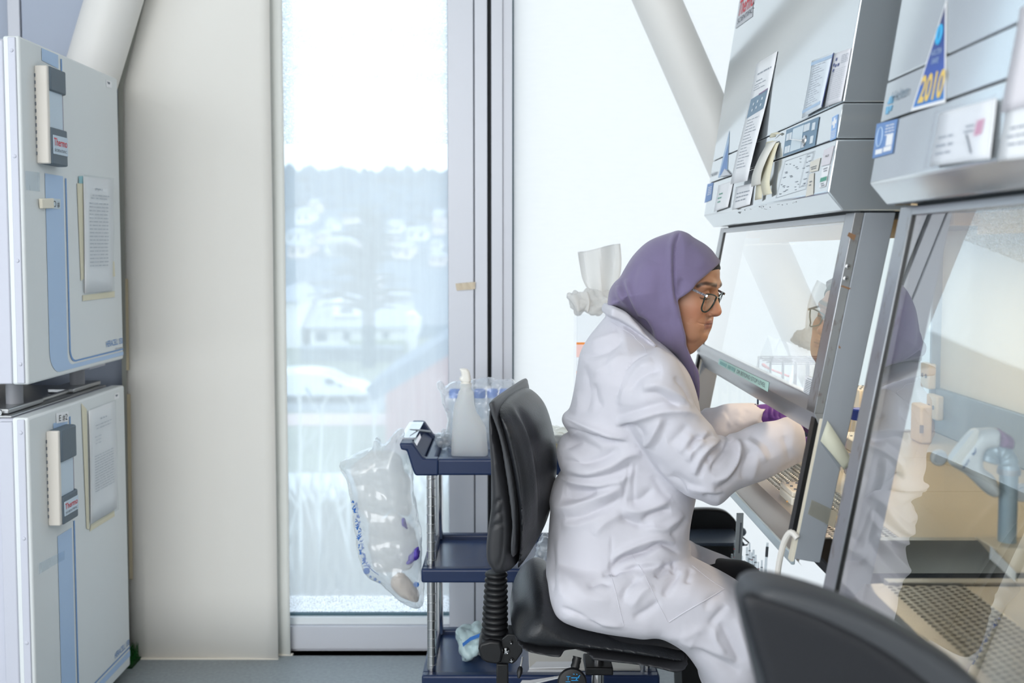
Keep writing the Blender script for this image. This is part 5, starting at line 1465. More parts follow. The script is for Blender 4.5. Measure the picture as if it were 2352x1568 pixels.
# throat and neck running down inside the scarf
nk = LP(1545, 760)
nk2 = LP(1574, 788); f = smin(f, F.cap((nk[0], 0, nk[2] + .03), (nk2[0], 0, nk2[2]), .042, .026), .02)
V, Q = F.mesh(f); V = smooth_mesh(V, Q, 2, .4)
_ff, _fl = f, F
def face_d(a_, l_, z_):
    i = [int(round(q)) for q in ((a_ - _fl.lo[0]) / _fl.h, (l_ - _fl.lo[1]) / _fl.h, (z_ - _fl.lo[2]) / _fl.h)]
    if any(k < 0 or k >= n_ for k, n_ in zip(i, _ff.shape)): return 1.0
    return float(_ff[i[0], i[1], i[2]])
# colour of the skin: lips, brows, lash line, slight blush (painted per vertex)
base = np.array(lin((184, 136, 108))); colr = np.tile(base, (len(V), 1))
def inpoly(poly, a, z):
    p = np.array(poly); ins = np.zeros(len(a), bool)
    for i in range(len(p)):
        x0, z0, x1, z1 = *p[i], *p[(i + 1) % len(p)]
        if z0 == z1: continue
        ins ^= ((z0 > z) != (z1 > z)) & (a < (x1 - x0) * (z - z0) / (z1 - z0) + x0)
    return ins
def seg_d(pts, a, z):
    d = np.full(len(a), 9.0)
    for (x0, z0), (x1, z1) in zip(pts[:-1], pts[1:]):
        e = np.array([x1 - x0, z1 - z0]); t = np.clip(((a - x0) * e[0] + (z - z0) * e[1]) / (e @ e), 0, 1)
        d = np.minimum(d, np.hypot(a - x0 - t * e[0], z - z0 - t * e[1]))
    return d
a, l, z = V.T
al = np.abs(l)
def paint(w, c): 
    global colr
    w = np.clip(w, 0, 1)[:, None]; colr = colr * (1 - w) + np.array(lin(c)) * w
ch = LP(1600, 715, -.05); paint(.35 * np.exp(-((a - ch[0]) ** 2 + (z - ch[2]) ** 2) / .0006) * (al > .02), (190, 116, 92))
nt_ = LP(1652, 716); paint(.4 * np.exp(-((a - nt_[0]) ** 2 + (z - nt_[2]) ** 2 + l ** 2) / .0003), (188, 112, 92))
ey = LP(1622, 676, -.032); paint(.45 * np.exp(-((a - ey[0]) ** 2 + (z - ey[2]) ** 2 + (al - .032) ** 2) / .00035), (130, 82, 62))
lipr = lpoly([(1640, 736), (1640, 744), (1640, 751), (1627, 755), (1616, 754), (1603, 741), (1614, 739), (1625, 737)])
_sd = seg_d(lipr + lipr[:1], a, z) * np.where(inpoly(lipr, a, z), 1, -1)
paint(np.clip(.5 + _sd / .0026, 0, 1) * np.clip((.029 - al) / .006, 0, 1) * .75, (150, 86, 76))
lm = [LP(1634, 745.5)[::2], LP(1616, 744.5, -.012)[::2], LP(1602, 740.5, -.024)[::2]]
ns = LP(1640, 727, -.008); paint(.8 * np.exp(-((a - ns[0]) ** 2 + (z - ns[2]) ** 2 + (al - .008) ** 2) / .00002), (70, 38, 30))  # shade inside the nostrils painted dark
paint(np.clip(1.4 - seg_d(lm, a, z) / .0012, 0, 1) * (al < .030) * (a > m1[0] - .004) * .85, (92, 46, 42))  # shade in the slit between the lips painted dark
br = [LP(u, v, -.034)[::2] for u, v in ((1609, 657), (1617, 652), (1626, 650), (1636, 653), (1642, 659))]
paint(np.clip(1.6 - seg_d(br, a, z) / .0032, 0, 1) * np.clip((al - .007) / .007, 0, 1) * (al < .062) * .9, (52, 36, 30))
ls = [LP(u, v, -.034)[::2] for u, v in ((1607, 678), (1614, 684), (1624, 687), (1632, 685))]
paint(np.clip(1.4 - seg_d(ls, a, z) / .0016, 0, 1) * (al > .016) * (al < .05) * .9, (48, 32, 28))
# to the world
W = np.array([AX.x, AX.y, 0]) + V[:, :1] * np.array(FWD) + V[:, 1:2] * np.array(LFT) + V[:, 2:] * np.array([0, 0, 1.0])
N = vnormals(W, Q)
dsp = strokes(W, N, [([(1623, 707), (1617, 714), (1618, 722), (1627, 726)], 2.2, -.0012), ([(1627, 720), (1633, 721), (1638, 725)], 2.0, -.0015),
                     ([(1628, 726), (1616, 729), (1604, 737), (1597, 747)], 5.0, -.0010), ([(1588, 728), (1583, 735), (1580, 744)], 4, -.0007), ([(1633, 745), (1620, 744.6), (1610, 743), (1601, 740)], 1.6, -.0020),
                     ([(1602, 692), (1612, 695), (1620, 694)], 4, -.0006), ([(1622, 759), (1614, 761), (1606, 762)], 4, -.0009), ([(1606, 668), (1618, 664), (1632, 666)], 3, -.0007)])
W = W + N * dsp[:, None]
# trunk, limbs and feet under the clothes (coarser, same mesh)
FB = Field((.06, 1.86, -.01), (.80, 2.50, 1.10), .011)
hipx, hipz = P(1400, 1370, Y=YP0).x, P(1400, 1370, Y=YP0).z
sh = P(1470, 850, Y=YP0)
kn = P(1694, 1412, Y=2.045); kn2 = P(1694, 1352, Y=2.28)
g = FB.chain([(hipx, YP0, hipz), (P(1400, 1180, Y=YP0).x, YP0, P(1400, 1180, Y=YP0).z), (sh.x - .02, YP0, sh.z - .03), (P(1520, 770, Y=YP0).x, YP0, P(1520, 790, Y=YP0).z)], [.10, .10, .07, .03], .03)
elN, wrN = P(1610, 1090, Y=2.0), P(1850, 1030, Y=2.06)
elF, wrF = P(1600, 1000, Y=2.38), P(1750, 953, Y=2.36)
for s, el, wr, y in ((-1, elN, wrN, 2.02), (1, elF, wrF, 2.29)):
    g = smin(g, FB.chain([(sh.x, y, sh.z - .01), tuple(el), tuple(wr)], [.045, .034, .019]), .02)
for k, y, fx in ((kn, 2.045, 0), (kn2, 2.285, .02)):
    g = smin(g, FB.chain([(hipx + .03, y, hipz), tuple(k), (k.x + .012 + fx, y, .30), (k.x + fx, y, .085), (k.x + fx + .08, y, .042)], [.068, .045, .038, .030, .020]), .01)
V2, Q2 = FB.mesh(g)
WV = np.concatenate([W, V2]); WQ = np.concatenate([Q, Q2 + len(W)]); colr = np.concatenate([colr, np.tile(base, (len(V2), 1))])
me = np_mesh('person', WV, WQ)
ca = me.color_attributes.new('Col', 'FLOAT_COLOR', 'POINT')
ca.data.foreach_set('color', np.concatenate([colr, np.ones((len(colr), 1))], 1).astype(np.float32).ravel())
person = finish(me, 'person', M_skin, None, smooth=True, org=pers_loc)
tag(person, 'woman in white lab coat and lilac headscarf seated working at the far cabinet', 'person')

# ---------------- headscarf
yh = YP0 + .004
hij = [(1559, 529), (1543, 533), (1505, 546), (1480, 561), (1454, 588), (1434, 620), (1425, 636), (1411, 650), (1401, 667), (1397, 688), (1397, 701), (1408, 704), (1423, 708), (1439, 719), (1462, 739), (1487, 765),
       (1510, 791), (1536, 807), (1551, 817), (1564, 838), (1575, 860), (1584, 885), (1597, 921), (1602, 925), (1604, 902), (1601, 868), (1597, 845), (1589, 829), (1585, 808), (1600, 789), (1582, 788),
       (1577, 770), (1571, 752), (1566, 734), (1562, 717), (1558, 700), (1556, 686), (1571, 676), (1587, 663), (1601, 648), (1615, 633), (1633, 615), (1650, 606), (1643, 592), (1633, 576), (1617, 561), (1592, 546), (1578, 535)]
big = [(1559, 529), (1543, 533), (1505, 546), (1480, 561), (1454, 588), (1434, 620), (1425, 636), (1411, 650), (1401, 667), (1397, 688), (1397, 701), (1408, 704), (1423, 708), (1439, 719), (1462, 739), (1487, 765),
       (1510, 791), (1536, 807), (1551, 817), (1564, 838), (1575, 860), (1584, 885), (1597, 921), (1602, 925), (1612, 902), (1618, 868), (1622, 835), (1630, 800), (1645, 760), (1660, 700), (1664, 650), (1656, 606), (1643, 588), (1633, 574), (1617, 560), (1592, 545), (1578, 535)]
p0_, p1_ = P(1390, 935, Y=yh), P(1670, 520, Y=yh)
F = Field((p0_.x, yh - .125, p0_.z), (p1_.x, yh + .125, p1_.z), .0022)
hh = np.interp(F.z, [P(1600, 930, Y=yh).z, P(1600, 860, Y=yh).z, P(1500, 780, Y=yh).z, P(1500, 700, Y=yh).z, P(1500, 610, Y=yh).z, P(1550, 540, Y=yh).z], [.05, .075, .098, .106, .104, .085]).astype(np.float32)
fb = F.inflate(px_poly(big, yh), yh, hh[None, :], .095, 2.2)
edge = [(1604, 905), (1601, 870), (1596, 846), (1589, 829), (1585, 810), (1581, 790), (1577, 770), (1571, 752), (1566, 734), (1562, 717), (1558, 700), (1557, 688), (1571, 677), (1587, 664), (1601, 649), (1615, 634), (1633, 617), (1648, 606)]
e2 = [(p.x, p.z) for p in (P(u, v, Y=2.066 + .07 * max(0, (u - 1600) / 48.0) + .088 * min(1, max(0, (v - 795) / 45.0))) for u, v in catmull(edge, False, 4))]
rest = [(p.x, p.z) for p in (P(u, v, Y=yh) for u, v in [(1652, 604), (1660, 560), (1600, 500), (1400, 500), (1360, 700), (1400, 760), (1520, 860), (1590, 940), (1612, 935)])]
cut = -F.poly2d(e2 + rest)[:, None, :]
f = smax(fb, np.broadcast_to(cut, fb.shape), .007)
V, Q = F.mesh(f); V = smooth_mesh(V, Q, 2, .5); N = vnormals(V, Q)
folds = [([(1553, 531), (1542, 560), (1540, 600), (1541, 645), (1546, 690), (1556, 730)], 7, .0050), ([(1560, 536), (1549, 566), (1547.5, 610), (1549, 650), (1553, 686), (1556, 700)], 2.2, -.0085),
         ([(1556, 680), (1562, 655), (1572, 640)], 8, -.0042), ([(1562, 690), (1580, 672), (1600, 655)], 7, .003), ([(1590, 560), (1610, 590), (1620, 615)], 14, .002),
         ([(1426, 640), (1432, 660), (1443, 690), (1455, 715), (1470, 745)], 6, -.006), ([(1420, 655), (1424, 680), (1440, 708)], 7, .004), ([(1440, 640), (1445, 668), (1458, 700), (1476, 735)], 7, .004),
         ([(1462, 735), (1478, 742), (1490, 758), (1497, 775)], 9, -.010), ([(1475, 715), (1492, 735), (1505, 765), (1520, 790)], 9, .005),
         ([(1500, 600), (1480, 660), (1482, 720)], 20, .003), ([(1520, 620), (1515, 690), (1525, 750)], 12, -.0022), ([(1540, 700), (1538, 760), (1560, 810), (1578, 850)], 9, -.0022), ([(1530, 740), (1545, 790), (1570, 835)], 8, .0025),
         ([(1470, 600), (1455, 640), (1460, 690)], 9, -.002), ([(1588, 830), (1592, 860), (1598, 900)], 4, -.003), ([(1570, 835), (1585, 870), (1597, 915)], 5, .003), ([(1405, 690), (1420, 690), (1440, 705)], 5, -.003)]
V = V + N * strokes(V, N, folds)[:, None]
V = smooth_mesh(V, Q, 1, .35)
finish(np_mesh('headscarf', V, Q), 'headscarf', M_scarf, person, smooth=True, label='lilac headscarf falling over the coat front')
# black undercap peeping out over the forehead
uc = [(1654, 600), (1657, 611), (1656, 616), (1640, 618), (1626, 625), (1612, 634), (1585, 640), (1580, 610), (1620, 585)]
lo = (LP(1560, 700)[0], -.09, LP(1600, 650)[2]); hi = (LP(1664, 600)[0], .09, LP(1600, 570)[2])
F = Field(lo, hi, .0022)
hw = np.interp(F.z, [LP(1600, 650)[2], LP(1600, 590)[2]], [.0745, .0745]).astype(np.float32)
sk2 = lpoly([(1648.5, 605), (1652.5, 622), (1652, 644), (1640, 680), (1560, 700), (1490, 680), (1480, 605), (1515, 572), (1560, 560), (1606, 568), (1640, 588)])
f = smax(F.inflate(sk2, 0.0, hw[None, :], .082, 2.15), np.broadcast_to(-F.poly2d(lpoly(uc, -.04, 4))[:, None, :], (len(F.x), len(F.y), len(F.z))), .003)
V, Q = F.mesh(f); V = smooth_mesh(V, Q, 1, .4)
W = np.array([AX.x, AX.y, 0]) + V[:, :1] * np.array(FWD) + V[:, 1:2] * np.array(LFT) + V[:, 2:] * np.array([0, 0, 1.0])
finish(np_mesh('undercap', W, Q), 'undercap', M_under, person, smooth=True, label='black undercap edge over the forehead')

# ---------------- eyeglasses
gl = bpy.data.objects.new('eyeglasses', None); COL.objects.link(gl); gl.parent = person; ORG[gl.name] = ORG[person.name]; gl.empty_display_size = .03
M_frame = mat('frame_dark_green', (22, 44, 44), .25); M_temple = mat('temple_patterned', (54, 46, 66), .35)
nt = M_temple.node_tree; vo = nt.nodes.new('ShaderNodeTexVoronoi'); vo.inputs['Scale'].default_value = 620; rr_ = nt.nodes.new('ShaderNodeValToRGB')
rr_.color_ramp.elements[0].color = (.55, .52, .62, 1); rr_.color_ramp.elements[1].color = (.02, .02, .035, 1); rr_.color_ramp.elements[1].position = .55
tcn = nt.nodes.new('ShaderNodeTexCoord'); nt.links.new(tcn.outputs['Object'], vo.inputs['Vector']); nt.links.new(vo.outputs['Distance'], rr_.inputs[0]); nt.links.new(rr_.outputs[0], nt.nodes['Principled BSDF'].inputs['Base Color'])
rim = [(1621, 678, -.062), (1615.5, 694, -.0615), (1611.5, 707, -.057), (1614, 714.5, -.049), (1623, 715.5, -.036), (1634, 705, -.022), (1642, 691, -.013), (1645, 681, -.011), (1636, 676.5, -.034), (1626, 675.5, -.054)]
def clear_of_face(q, gap=.0035):
    p = list(LP(*q)); w = Vector(_CAM) - LW(*p); w.normalize(); d = (w.dot(FWD), w.dot(LFT), w.z)
    for _ in range(40):
        if face_d(*p) > gap: break
        p = [a_ + .0008 * b_ for a_, b_ in zip(p, d)]
    return p
rp = np.array([clear_of_face(q) for q in rim]); rc = catmull(rp, True, 5)
M_lens = glass_mat('lens', tint=(.97, .98, .98), refl=1.3)
for s in (1, -1):
    pts = [LW(q[0], s * q[1], q[2]) for q in rc]
    MB().tube(pts, .0016, 8, closed=True).build('rim', M_frame, gl, smooth=True)
    MB().add(pts, [tuple(range(len(pts)))]).build('lens', M_lens, gl, recalc=False)
    hg = clear_of_face((1622, 679, -.0635)); e_ = clear_of_face((1585, 662, -.071), .001)
    A_ = LW(hg[0], s * abs(hg[1]), hg[2]); B_ = LW(e_[0], s * abs(e_[1]), e_[2]); C_ = B_ + (B_ - A_) * .9
    up = Vector((0, 0, 1)); dr = (B_ - A_).normalized(); nn = dr.cross(up).normalized(); uu = nn.cross(dr)
    MB().hexa([A_ + uu * .0022, C_ + uu * .0026, C_ - uu * .0026, A_ - uu * .0022], nn * .0016).build('temple', M_temple, gl)
    MB().hexa([A_ + uu * .0026 + dr * .001, A_ + uu * .0026 + dr * -.003, A_ - uu * .0026 - dr * .003, A_ - uu * .0026 + dr * .001], nn * .0024).build('hinge', M_chrome, gl, bevel=.0004)
b0 = LP(1646, 684, -.009); bt_ = [LW(b0[0], -.010, b0[2]), LW(b0[0] + .0025, 0, b0[2] + .0015), LW(b0[0], .010, b0[2])]
MB().tube(bt_, .0013, 8).build('bridge', M_frame, gl, smooth=True)
for s in (1, -1):
    MB().lathe(LW(b0[0] - .006, s * .010, b0[2] - .006), LFT, [(-.0008, .002), (.0008, .002)], 10).build('nose_pad', glass_mat('pad_clear', veil=.3), gl, smooth=True)

# ---------------- lab coat
back = [(1402, 716), (1372, 751), (1351, 779), (1333, 815), (1326, 857), (1319, 900), (1309, 941), (1295, 955), (1291, 968), (1300, 983), (1307, 996), (1292, 1006), (1281, 1026), (1279, 1044), (1283, 1066), (1289, 1084), (1280, 1100), (1268, 1121), (1261, 1145),
        (1264, 1175), (1262, 1205), (1258, 1258), (1256, 1290), (1254, 1341), (1257, 1370), (1268, 1392), (1300, 1418)]
front = [(1390, 1436), (1470, 1440), (1510, 1390), (1545, 1320), (1566, 1272), (1581, 1246), (1577, 1226), (1579, 1199), (1585, 1166), (1592, 1137), (1600, 1080), (1606, 1010), (1604, 950), (1592, 890), (1570, 840), (1530, 796), (1490, 762), (1450, 725), (1425, 708)]
lo = P(1245, 1590, Y=2.2); hi = P(1885, 690, Y=2.30)
F = Field((lo.x - .01, 1.885, lo.z - .03), (hi.x + .02, 2.48, hi.z + .01), .0032)
zt = lambda v: P(1400, v, Y=YP0).z
Hz = np.interp(F.z, [zt(1440), zt(1370), zt(1280), zt(1150), zt(1050), zt(950), zt(860), zt(800), zt(750), zt(710)], [.165, .195, .185, .158, .155, .168, .182, .165, .115, .082]).astype(np.float32)
ft = F.inflate(px_poly(back + front, YP0, 4), YP0, Hz[None, :], .12, 2.3)
# collar standing round the scarf
col = [(1404, 703), (1428, 711), (1443, 720), (1456, 735), (1470, 750), (1482, 765), (1508, 790), (1500, 792), (1481, 777), (1462, 763), (1444, 750), (1420, 736), (1397, 725)]
fc = F.inflate(px_poly(col, 2.075, 3), YP0, .106, .010, 5)
# near skirt of the coat over the thigh, hanging past the knee
skirt = [(1262, 1330), (1300, 1300), (1380, 1290), (1460, 1284), (1520, 1290), (1548, 1287), (1580, 1288), (1632, 1313), (1683, 1339), (1724, 1366), (1744, 1400), (1752, 1470), (1748, 1540), (1738, 1574), (1690, 1582), (1622, 1582), (1613, 1561), (1599, 1533), (1578, 1503), (1557, 1482),
         (1522, 1461), (1498, 1454), (1470, 1456), (1439, 1452), (1390, 1445), (1346, 1436), (1310, 1426), (1282, 1413), (1266, 1390)]
fs = F.inflate(px_poly(skirt, 2.02, 4), 2.045, .118, .065, 2.6)
# far flap on the other thigh
flap = [(1520, 1275), (1585, 1250), (1606, 1258), (1640, 1272), (1683, 1289), (1706, 1303), (1690, 1300), (1640, 1293), (1600, 1300), (1540, 1330), (1500, 1330)]
ff = F.inflate(px_poly(flap, 2.30, 4), 2.31, .075, .03, 2)
def sleeve(poly, ypx, yc, H, R, p=2.0):
    d = F.poly2d(px_poly(poly, ypx, 4)); t = np.clip(1 - d / R, 0, None)
    q = np.abs(F.Y - yc[:, None, None]) / H[:, None, None]
    return ((t[:, None, :] ** p + q ** p) ** (1 / p) - 1) * np.float32(.05)
ux = lambda u, Y: P(u, 1000, Y=Y).x
near = [(1487, 808), (1520, 806), (1552, 824), (1577, 872), (1597, 930), (1617, 957), (1636, 978), (1646, 996), (1652, 1002), (1662, 1002), (1673, 1008), (1682, 1001), (1702, 998), (1728, 987), (1759, 978), (1799, 975), (1824, 968), (1843, 972), (1862, 991), (1874, 1020), (1872, 1050), (1862, 1074), (1847, 1078), (1818, 1089), (1790, 1100), (1761, 1111),
        (1732, 1118), (1698, 1127), (1682, 1136), (1659, 1154), (1637, 1160), (1607, 1147), (1571, 1135), (1530, 1101), (1505, 1075), (1475, 1036), (1452, 1008), (1434, 989), (1407, 981), (1400, 945), (1398, 921), (1404, 900), (1417, 872), (1434, 847), (1460, 821)]
YS = 1.985
ycs = np.interp(F.x, [ux(1400, YS), ux(1480, YS), ux(1620, YS), ux(1870, YS)], [2.035, 2.01, 1.985, 2.05]).astype(np.float32)
Hs = np.interp(F.x, [ux(1400, YS), ux(1470, YS), ux(1600, YS), ux(1700, YS), ux(1870, YS)], [.06, .085, .082, .066, .05]).astype(np.float32)
fn = sleeve(near, YS, ycs, Hs, .062)
# open cuff of the near sleeve
cu = P(1885, 1022, Y=2.05); fn = smax(fn, -F.cap((cu.x - .02, 2.055, cu.z), (cu.x + .06, 2.06, cu.z - .005), .036, .045), .004)
far = [(1580, 900), (1600, 935), (1612, 949), (1623, 940), (1644, 938), (1667, 930), (1694, 927), (1751, 926), (1764, 931), (1759, 945), (1757, 960), (1762, 978), (1730, 990), (1700, 1010), (1650, 1035), (1600, 1030), (1560, 980), (1540, 900), (1545, 860)]
ycf = np.interp(F.x, [ux(1500, 2.35), ux(1600, 2.35), ux(1760, 2.35)], [2.31, 2.37, 2.355]).astype(np.float32)
Hf = np.interp(F.x, [ux(1500, 2.35), ux(1600, 2.35), ux(1760, 2.35)], [.06, .06, .046]).astype(np.float32)
fr_ = sleeve(far, 2.355, ycf, Hf, .05)
cf = P(1768, 953, Y=2.355); fr_ = smax(fr_, -F.cap((cf.x - .02, 2.355, cf.z), (cf.x + .05, 2.355, cf.z), .030, .036), .003)
body_ = smin(smin(ft, fs, .007), ff, .008)
f = smin(smin(body_, fc, .004), fr_, .012)
kz = np.interp(F.z, [P(1500, 940, Y=2.0).z, P(1500, 880, Y=2.0).z, P(1500, 800, Y=2.0).z], [.0022, .006, .014]).astype(np.float32)[None, None, :]
full = smin(f, fn, kz)
V, Q = F.mesh(full)
# which piece is a vertex on?
gi = np.clip(((V - F.lo) / F.h).round().astype(int), 0, np.array(full.shape) - 1)
isn = (fn[gi[:, 0], gi[:, 1], gi[:, 2]] < f[gi[:, 0], gi[:, 1], gi[:, 2]] + .004)
iss = ~isn
V = smooth_mesh(V, Q, 2, .5); N = vnormals(smooth_mesh(V, Q, 4, .5), Q)
TF = [  # torso and skirt folds
    ([(1294, 960), (1320, 972), (1360, 985), (1400, 1000), (1440, 1010)], 9, .011), ([(1300, 985), (1340, 992), (1385, 1010), (1440, 1016)], 7, -.011), ([(1308, 1000), (1330, 990), (1370, 1000)], 7, .006),
    ([(1290, 1030), (1330, 1014), (1350, 1022), (1380, 1035)], 10, -.006), ([(1300, 1075), (1350, 1085), (1400, 1070), (1440, 1045), (1475, 1040)], 12, .010), ([(1290, 1055), (1340, 1062), (1390, 1050), (1420, 1028)], 11, -.008),
    ([(1280, 1095), (1330, 1110), (1380, 1115), (1430, 1100), (1455, 1078)], 11, .009), ([(1300, 1090), (1350, 1098), (1410, 1088), (1450, 1068)], 7, -.006), ([(1300, 1125), (1360, 1128), (1420, 1110)], 10, -.009),
    ([(1270, 1165), (1310, 1165), (1350, 1150), (1400, 1130), (1430, 1115)], 13, .011), ([(1290, 1140), (1330, 1143), (1370, 1128)], 12, -.009), ([(1300, 1190), (1340, 1185), (1400, 1160), (1430, 1140)], 12, -.009), ([(1290, 1205), (1330, 1205), (1400, 1180)], 12, .006),
    ([(1365, 1230), (1390, 1200), (1425, 1180)], 12, .006), ([(1425, 1187), (1440, 1195), (1470, 1205), (1500, 1205)], 8, -.009), ([(1430, 1170), (1470, 1172), (1510, 1160), (1545, 1140)], 12, .009), ([(1440, 1150), (1470, 1148), (1500, 1120)], 9, -.006),
    ([(1475, 1195), (1500, 1180), (1540, 1170)], 7, -.010), ([(1470, 1205), (1520, 1215), (1545, 1200), (1570, 1180)], 10, .007), ([(1540, 1230), (1560, 1215), (1580, 1190)], 8, -.006), ([(1500, 1090), (1520, 1125), (1545, 1150)], 10, -.005),
    ([(1402, 1310), (1430, 1283), (1480, 1268), (1520, 1250), (1560, 1268)], 6, -.016), ([(1405, 1285), (1440, 1262), (1500, 1240), (1550, 1245)], 9, .009), ([(1405, 1325), (1450, 1300), (1500, 1290), (1540, 1290)], 9, .006),
    ([(1385, 1322), (1400, 1313), (1420, 1320)], 5, -.006), ([(1350, 1350), (1380, 1335), (1405, 1345)], 9, -.006), ([(1400, 1318), (1440, 1308), (1470, 1297)], 6, -.008), ([(1470, 1330), (1500, 1310), (1520, 1290)], 8, .005), ([(1505, 1325), (1520, 1310), (1535, 1296)], 6, -.007),
    ([(1525, 1370), (1540, 1340), (1560, 1310)], 8, -.008), ([(1543, 1315), (1548, 1300), (1545, 1290)], 5, -.006), ([(1578, 1340), (1582, 1318), (1590, 1305)], 7, -.007), ([(1430, 1380), (1440, 1350), (1465, 1325)], 9, -.007), ([(1450, 1395), (1475, 1360), (1500, 1345)], 10, .005),
    ([(1455, 1420), (1490, 1400), (1515, 1380)], 8, -.006), ([(1300, 1320), (1350, 1370), (1400, 1380)], 16, .004), ([(1330, 1415), (1380, 1430), (1430, 1438)], 6, .005), ([(1290, 1395), (1330, 1412), (1380, 1436)], 5, -.006),
    ([(1630, 1435), (1650, 1410), (1670, 1390)], 7, -.006), ([(1640, 1440), (1645, 1470), (1665, 1500)], 8, .006), ([(1655, 1430), (1675, 1470), (1700, 1520)], 8, -.006), ([(1590, 1480), (1640, 1510), (1700, 1545)], 12, -.007), ([(1560, 1470), (1620, 1490), (1690, 1515)], 12, .007),
    ([(1690, 1420), (1710, 1480), (1725, 1540)], 9, .005), ([(1620, 1400), (1632, 1375), (1660, 1360)], 8, -.004), ([(1520, 1460), (1570, 1462), (1620, 1440)], 12, .004),
    ([(1340, 840), (1350, 900), (1345, 950)], 12, -.006), ([(1330, 810), (1360, 815), (1400, 800), (1430, 780)], 9, -.006), ([(1350, 790), (1390, 775), (1420, 765)], 9, .005), ([(1360, 860), (1400, 835), (1430, 815)], 9, .004), ([(1400, 800), (1390, 830), (1400, 860)], 10, -.003),
    ([(1362, 880), (1370, 920), (1385, 935)], 10, -.005), ([(1325, 900), (1330, 930), (1318, 950)], 7, .005),
    ([(1265, 1220), (1270, 1300), (1268, 1370)], 7, -.006), ([(1285, 1230), (1285, 1300), (1290, 1370)], 10, .004), ([(1448, 1060), (1440, 1100), (1430, 1155)], 3, -.004), ([(1460, 1062), (1455, 1110), (1457, 1165)], 3, -.003), ([(1405, 1230), (1403, 1280), (1402, 1312)], 2.5, -.003)]
SF_ = [  # near sleeve folds
    ([(1488, 812), (1462, 822), (1436, 848), (1418, 873), (1404, 905), (1400, 925)], 3.0, -.0045), ([(1444, 900), (1462, 870), (1490, 852), (1520, 850)], 13, -.009), ([(1425, 930), (1440, 890), (1465, 850), (1500, 830)], 12, .007), ([(1470, 905), (1510, 905), (1560, 935)], 8, -.007), ([(1475, 890), (1515, 885), (1560, 910), (1590, 935)], 9, .006),
    ([(1550, 865), (1575, 895), (1590, 930)], 7, -.006), ([(1410, 978), (1460, 962), (1520, 945), (1570, 945), (1610, 962)], 9, .009), ([(1420, 955), (1470, 940), (1530, 925), (1580, 932)], 10, -.006), ([(1420, 985), (1450, 975), (1470, 990), (1480, 1020)], 7, -.009), ([(1450, 972), (1465, 985), (1478, 1010), (1485, 1028)], 6, .007),
    ([(1485, 1025), (1500, 1000), (1520, 960)], 9, .006), ([(1500, 1040), (1520, 1000), (1535, 960)], 12, -.005), ([(1535, 1020), (1560, 1000), (1580, 975)], 11, -.005), ([(1580, 1060), (1590, 1035), (1610, 1015), (1625, 990)], 9, .009), ([(1585, 1035), (1600, 1010), (1625, 1005), (1640, 1000)], 7, -.012), ([(1560, 1040), (1575, 1020), (1590, 1000)], 10, .005),
    ([(1595, 1090), (1605, 1060), (1625, 1030), (1655, 1008)], 7, .010), ([(1625, 1065), (1640, 1040), (1660, 1015)], 6, -.010), ([(1640, 1105), (1665, 1090), (1690, 1060), (1698, 1030), (1690, 1010)], 8, .012), ([(1632, 1085), (1650, 1060), (1668, 1030), (1672, 1012)], 8, -.010), ([(1605, 1095), (1620, 1062), (1640, 1045)], 5, -.006), ([(1640, 1125), (1670, 1112), (1695, 1085), (1705, 1050)], 6, -.007),
    ([(1705, 1100), (1715, 1060), (1725, 1030)], 9, -.007), ([(1725, 1105), (1735, 1070), (1738, 1040)], 10, .004), ([(1710, 1010), (1740, 1030), (1760, 1060)], 9, .005), ([(1725, 1000), (1760, 1020), (1775, 1050)], 10, -.004), ([(1800, 1000), (1810, 1030), (1815, 1060)], 9, -.004), ([(1790, 1085), (1820, 1070), (1850, 1055)], 9, -.004),
    ([(1545, 1085), (1580, 1110), (1620, 1120)], 9, -.004), ([(1575, 1120), (1610, 1125), (1660, 1130)], 9, .005), ([(1512, 1070), (1540, 1100), (1560, 1125)], 6, .004), ([(1535, 1090), (1560, 1105), (1580, 1130)], 3, -.003), ([(1615, 1135), (1640, 1140), (1665, 1135)], 7, -.005)]
FS_ = [([(1645, 945), (1665, 955), (1680, 980)], 8, .006), ([(1660, 935), (1672, 960), (1668, 990)], 7, -.006), ([(1690, 935), (1700, 955), (1690, 975)], 10, .005), ([(1715, 940), (1700, 965)], 9, -.004), ([(1630, 960), (1645, 950), (1660, 940)], 7, -.005)]
near_y = (V[:, 1] < 2.2)
SHARP = 1.45
dsp = strokes(V, N, TF, (iss & near_y).astype(float)) + strokes(V, N, SF_, isn.astype(float)) + .5 * strokes(V, N, FS_, (iss & (V[:, 1] > 2.26)).astype(float))
SHARP = 2.0
V = V + N * (dsp * 1.12)[:, None]
V = smooth_mesh(V, Q, 1, .3)
coat = finish(np_mesh('lab_coat', V, Q), 'lab_coat', M_coat, person, smooth=True, label='long white lab coat')
# stitched pocket edge and seams laid on the coat surface
from mathutils.bvhtree import BVHTree
cv = [v.co + ORG[person.name] for v in coat.data.vertices]
bvh = BVHTree.FromPolygons(cv, [tuple(p.vertices) for p in coat.data.polygons])
def on_coat(u, v, off=.0):
    d = Vector(ray(u, v)).normalized(); h = bvh.ray_cast(Vector(_CAM), d)
    return (h[0] - d * off) if h[0] else P(u, v, Y=1.95)
def seam(pts, r, name):
    q = [on_coat(u, v, .0003) for u, v in catmull(pts, False, 6)]
    MB().tube(q, r, 6).build(name, M_coat, person, smooth=True)
seam([(1536, 1429), (1570, 1407), (1610, 1384), (1664, 1352)], .0013, 'pocket_edge')
seam([(1450, 1272), (1475, 1310), (1495, 1350), (1512, 1385), (1534, 1428)], .0006, 'pocket_seam')
seam([(1402, 1315), (1412, 1350), (1424, 1400), (1433, 1436)], .0007, 'side_seam')
seam([(1590, 1298), (1630, 1330), (1664, 1352)], .0005, 'pocket_seam')
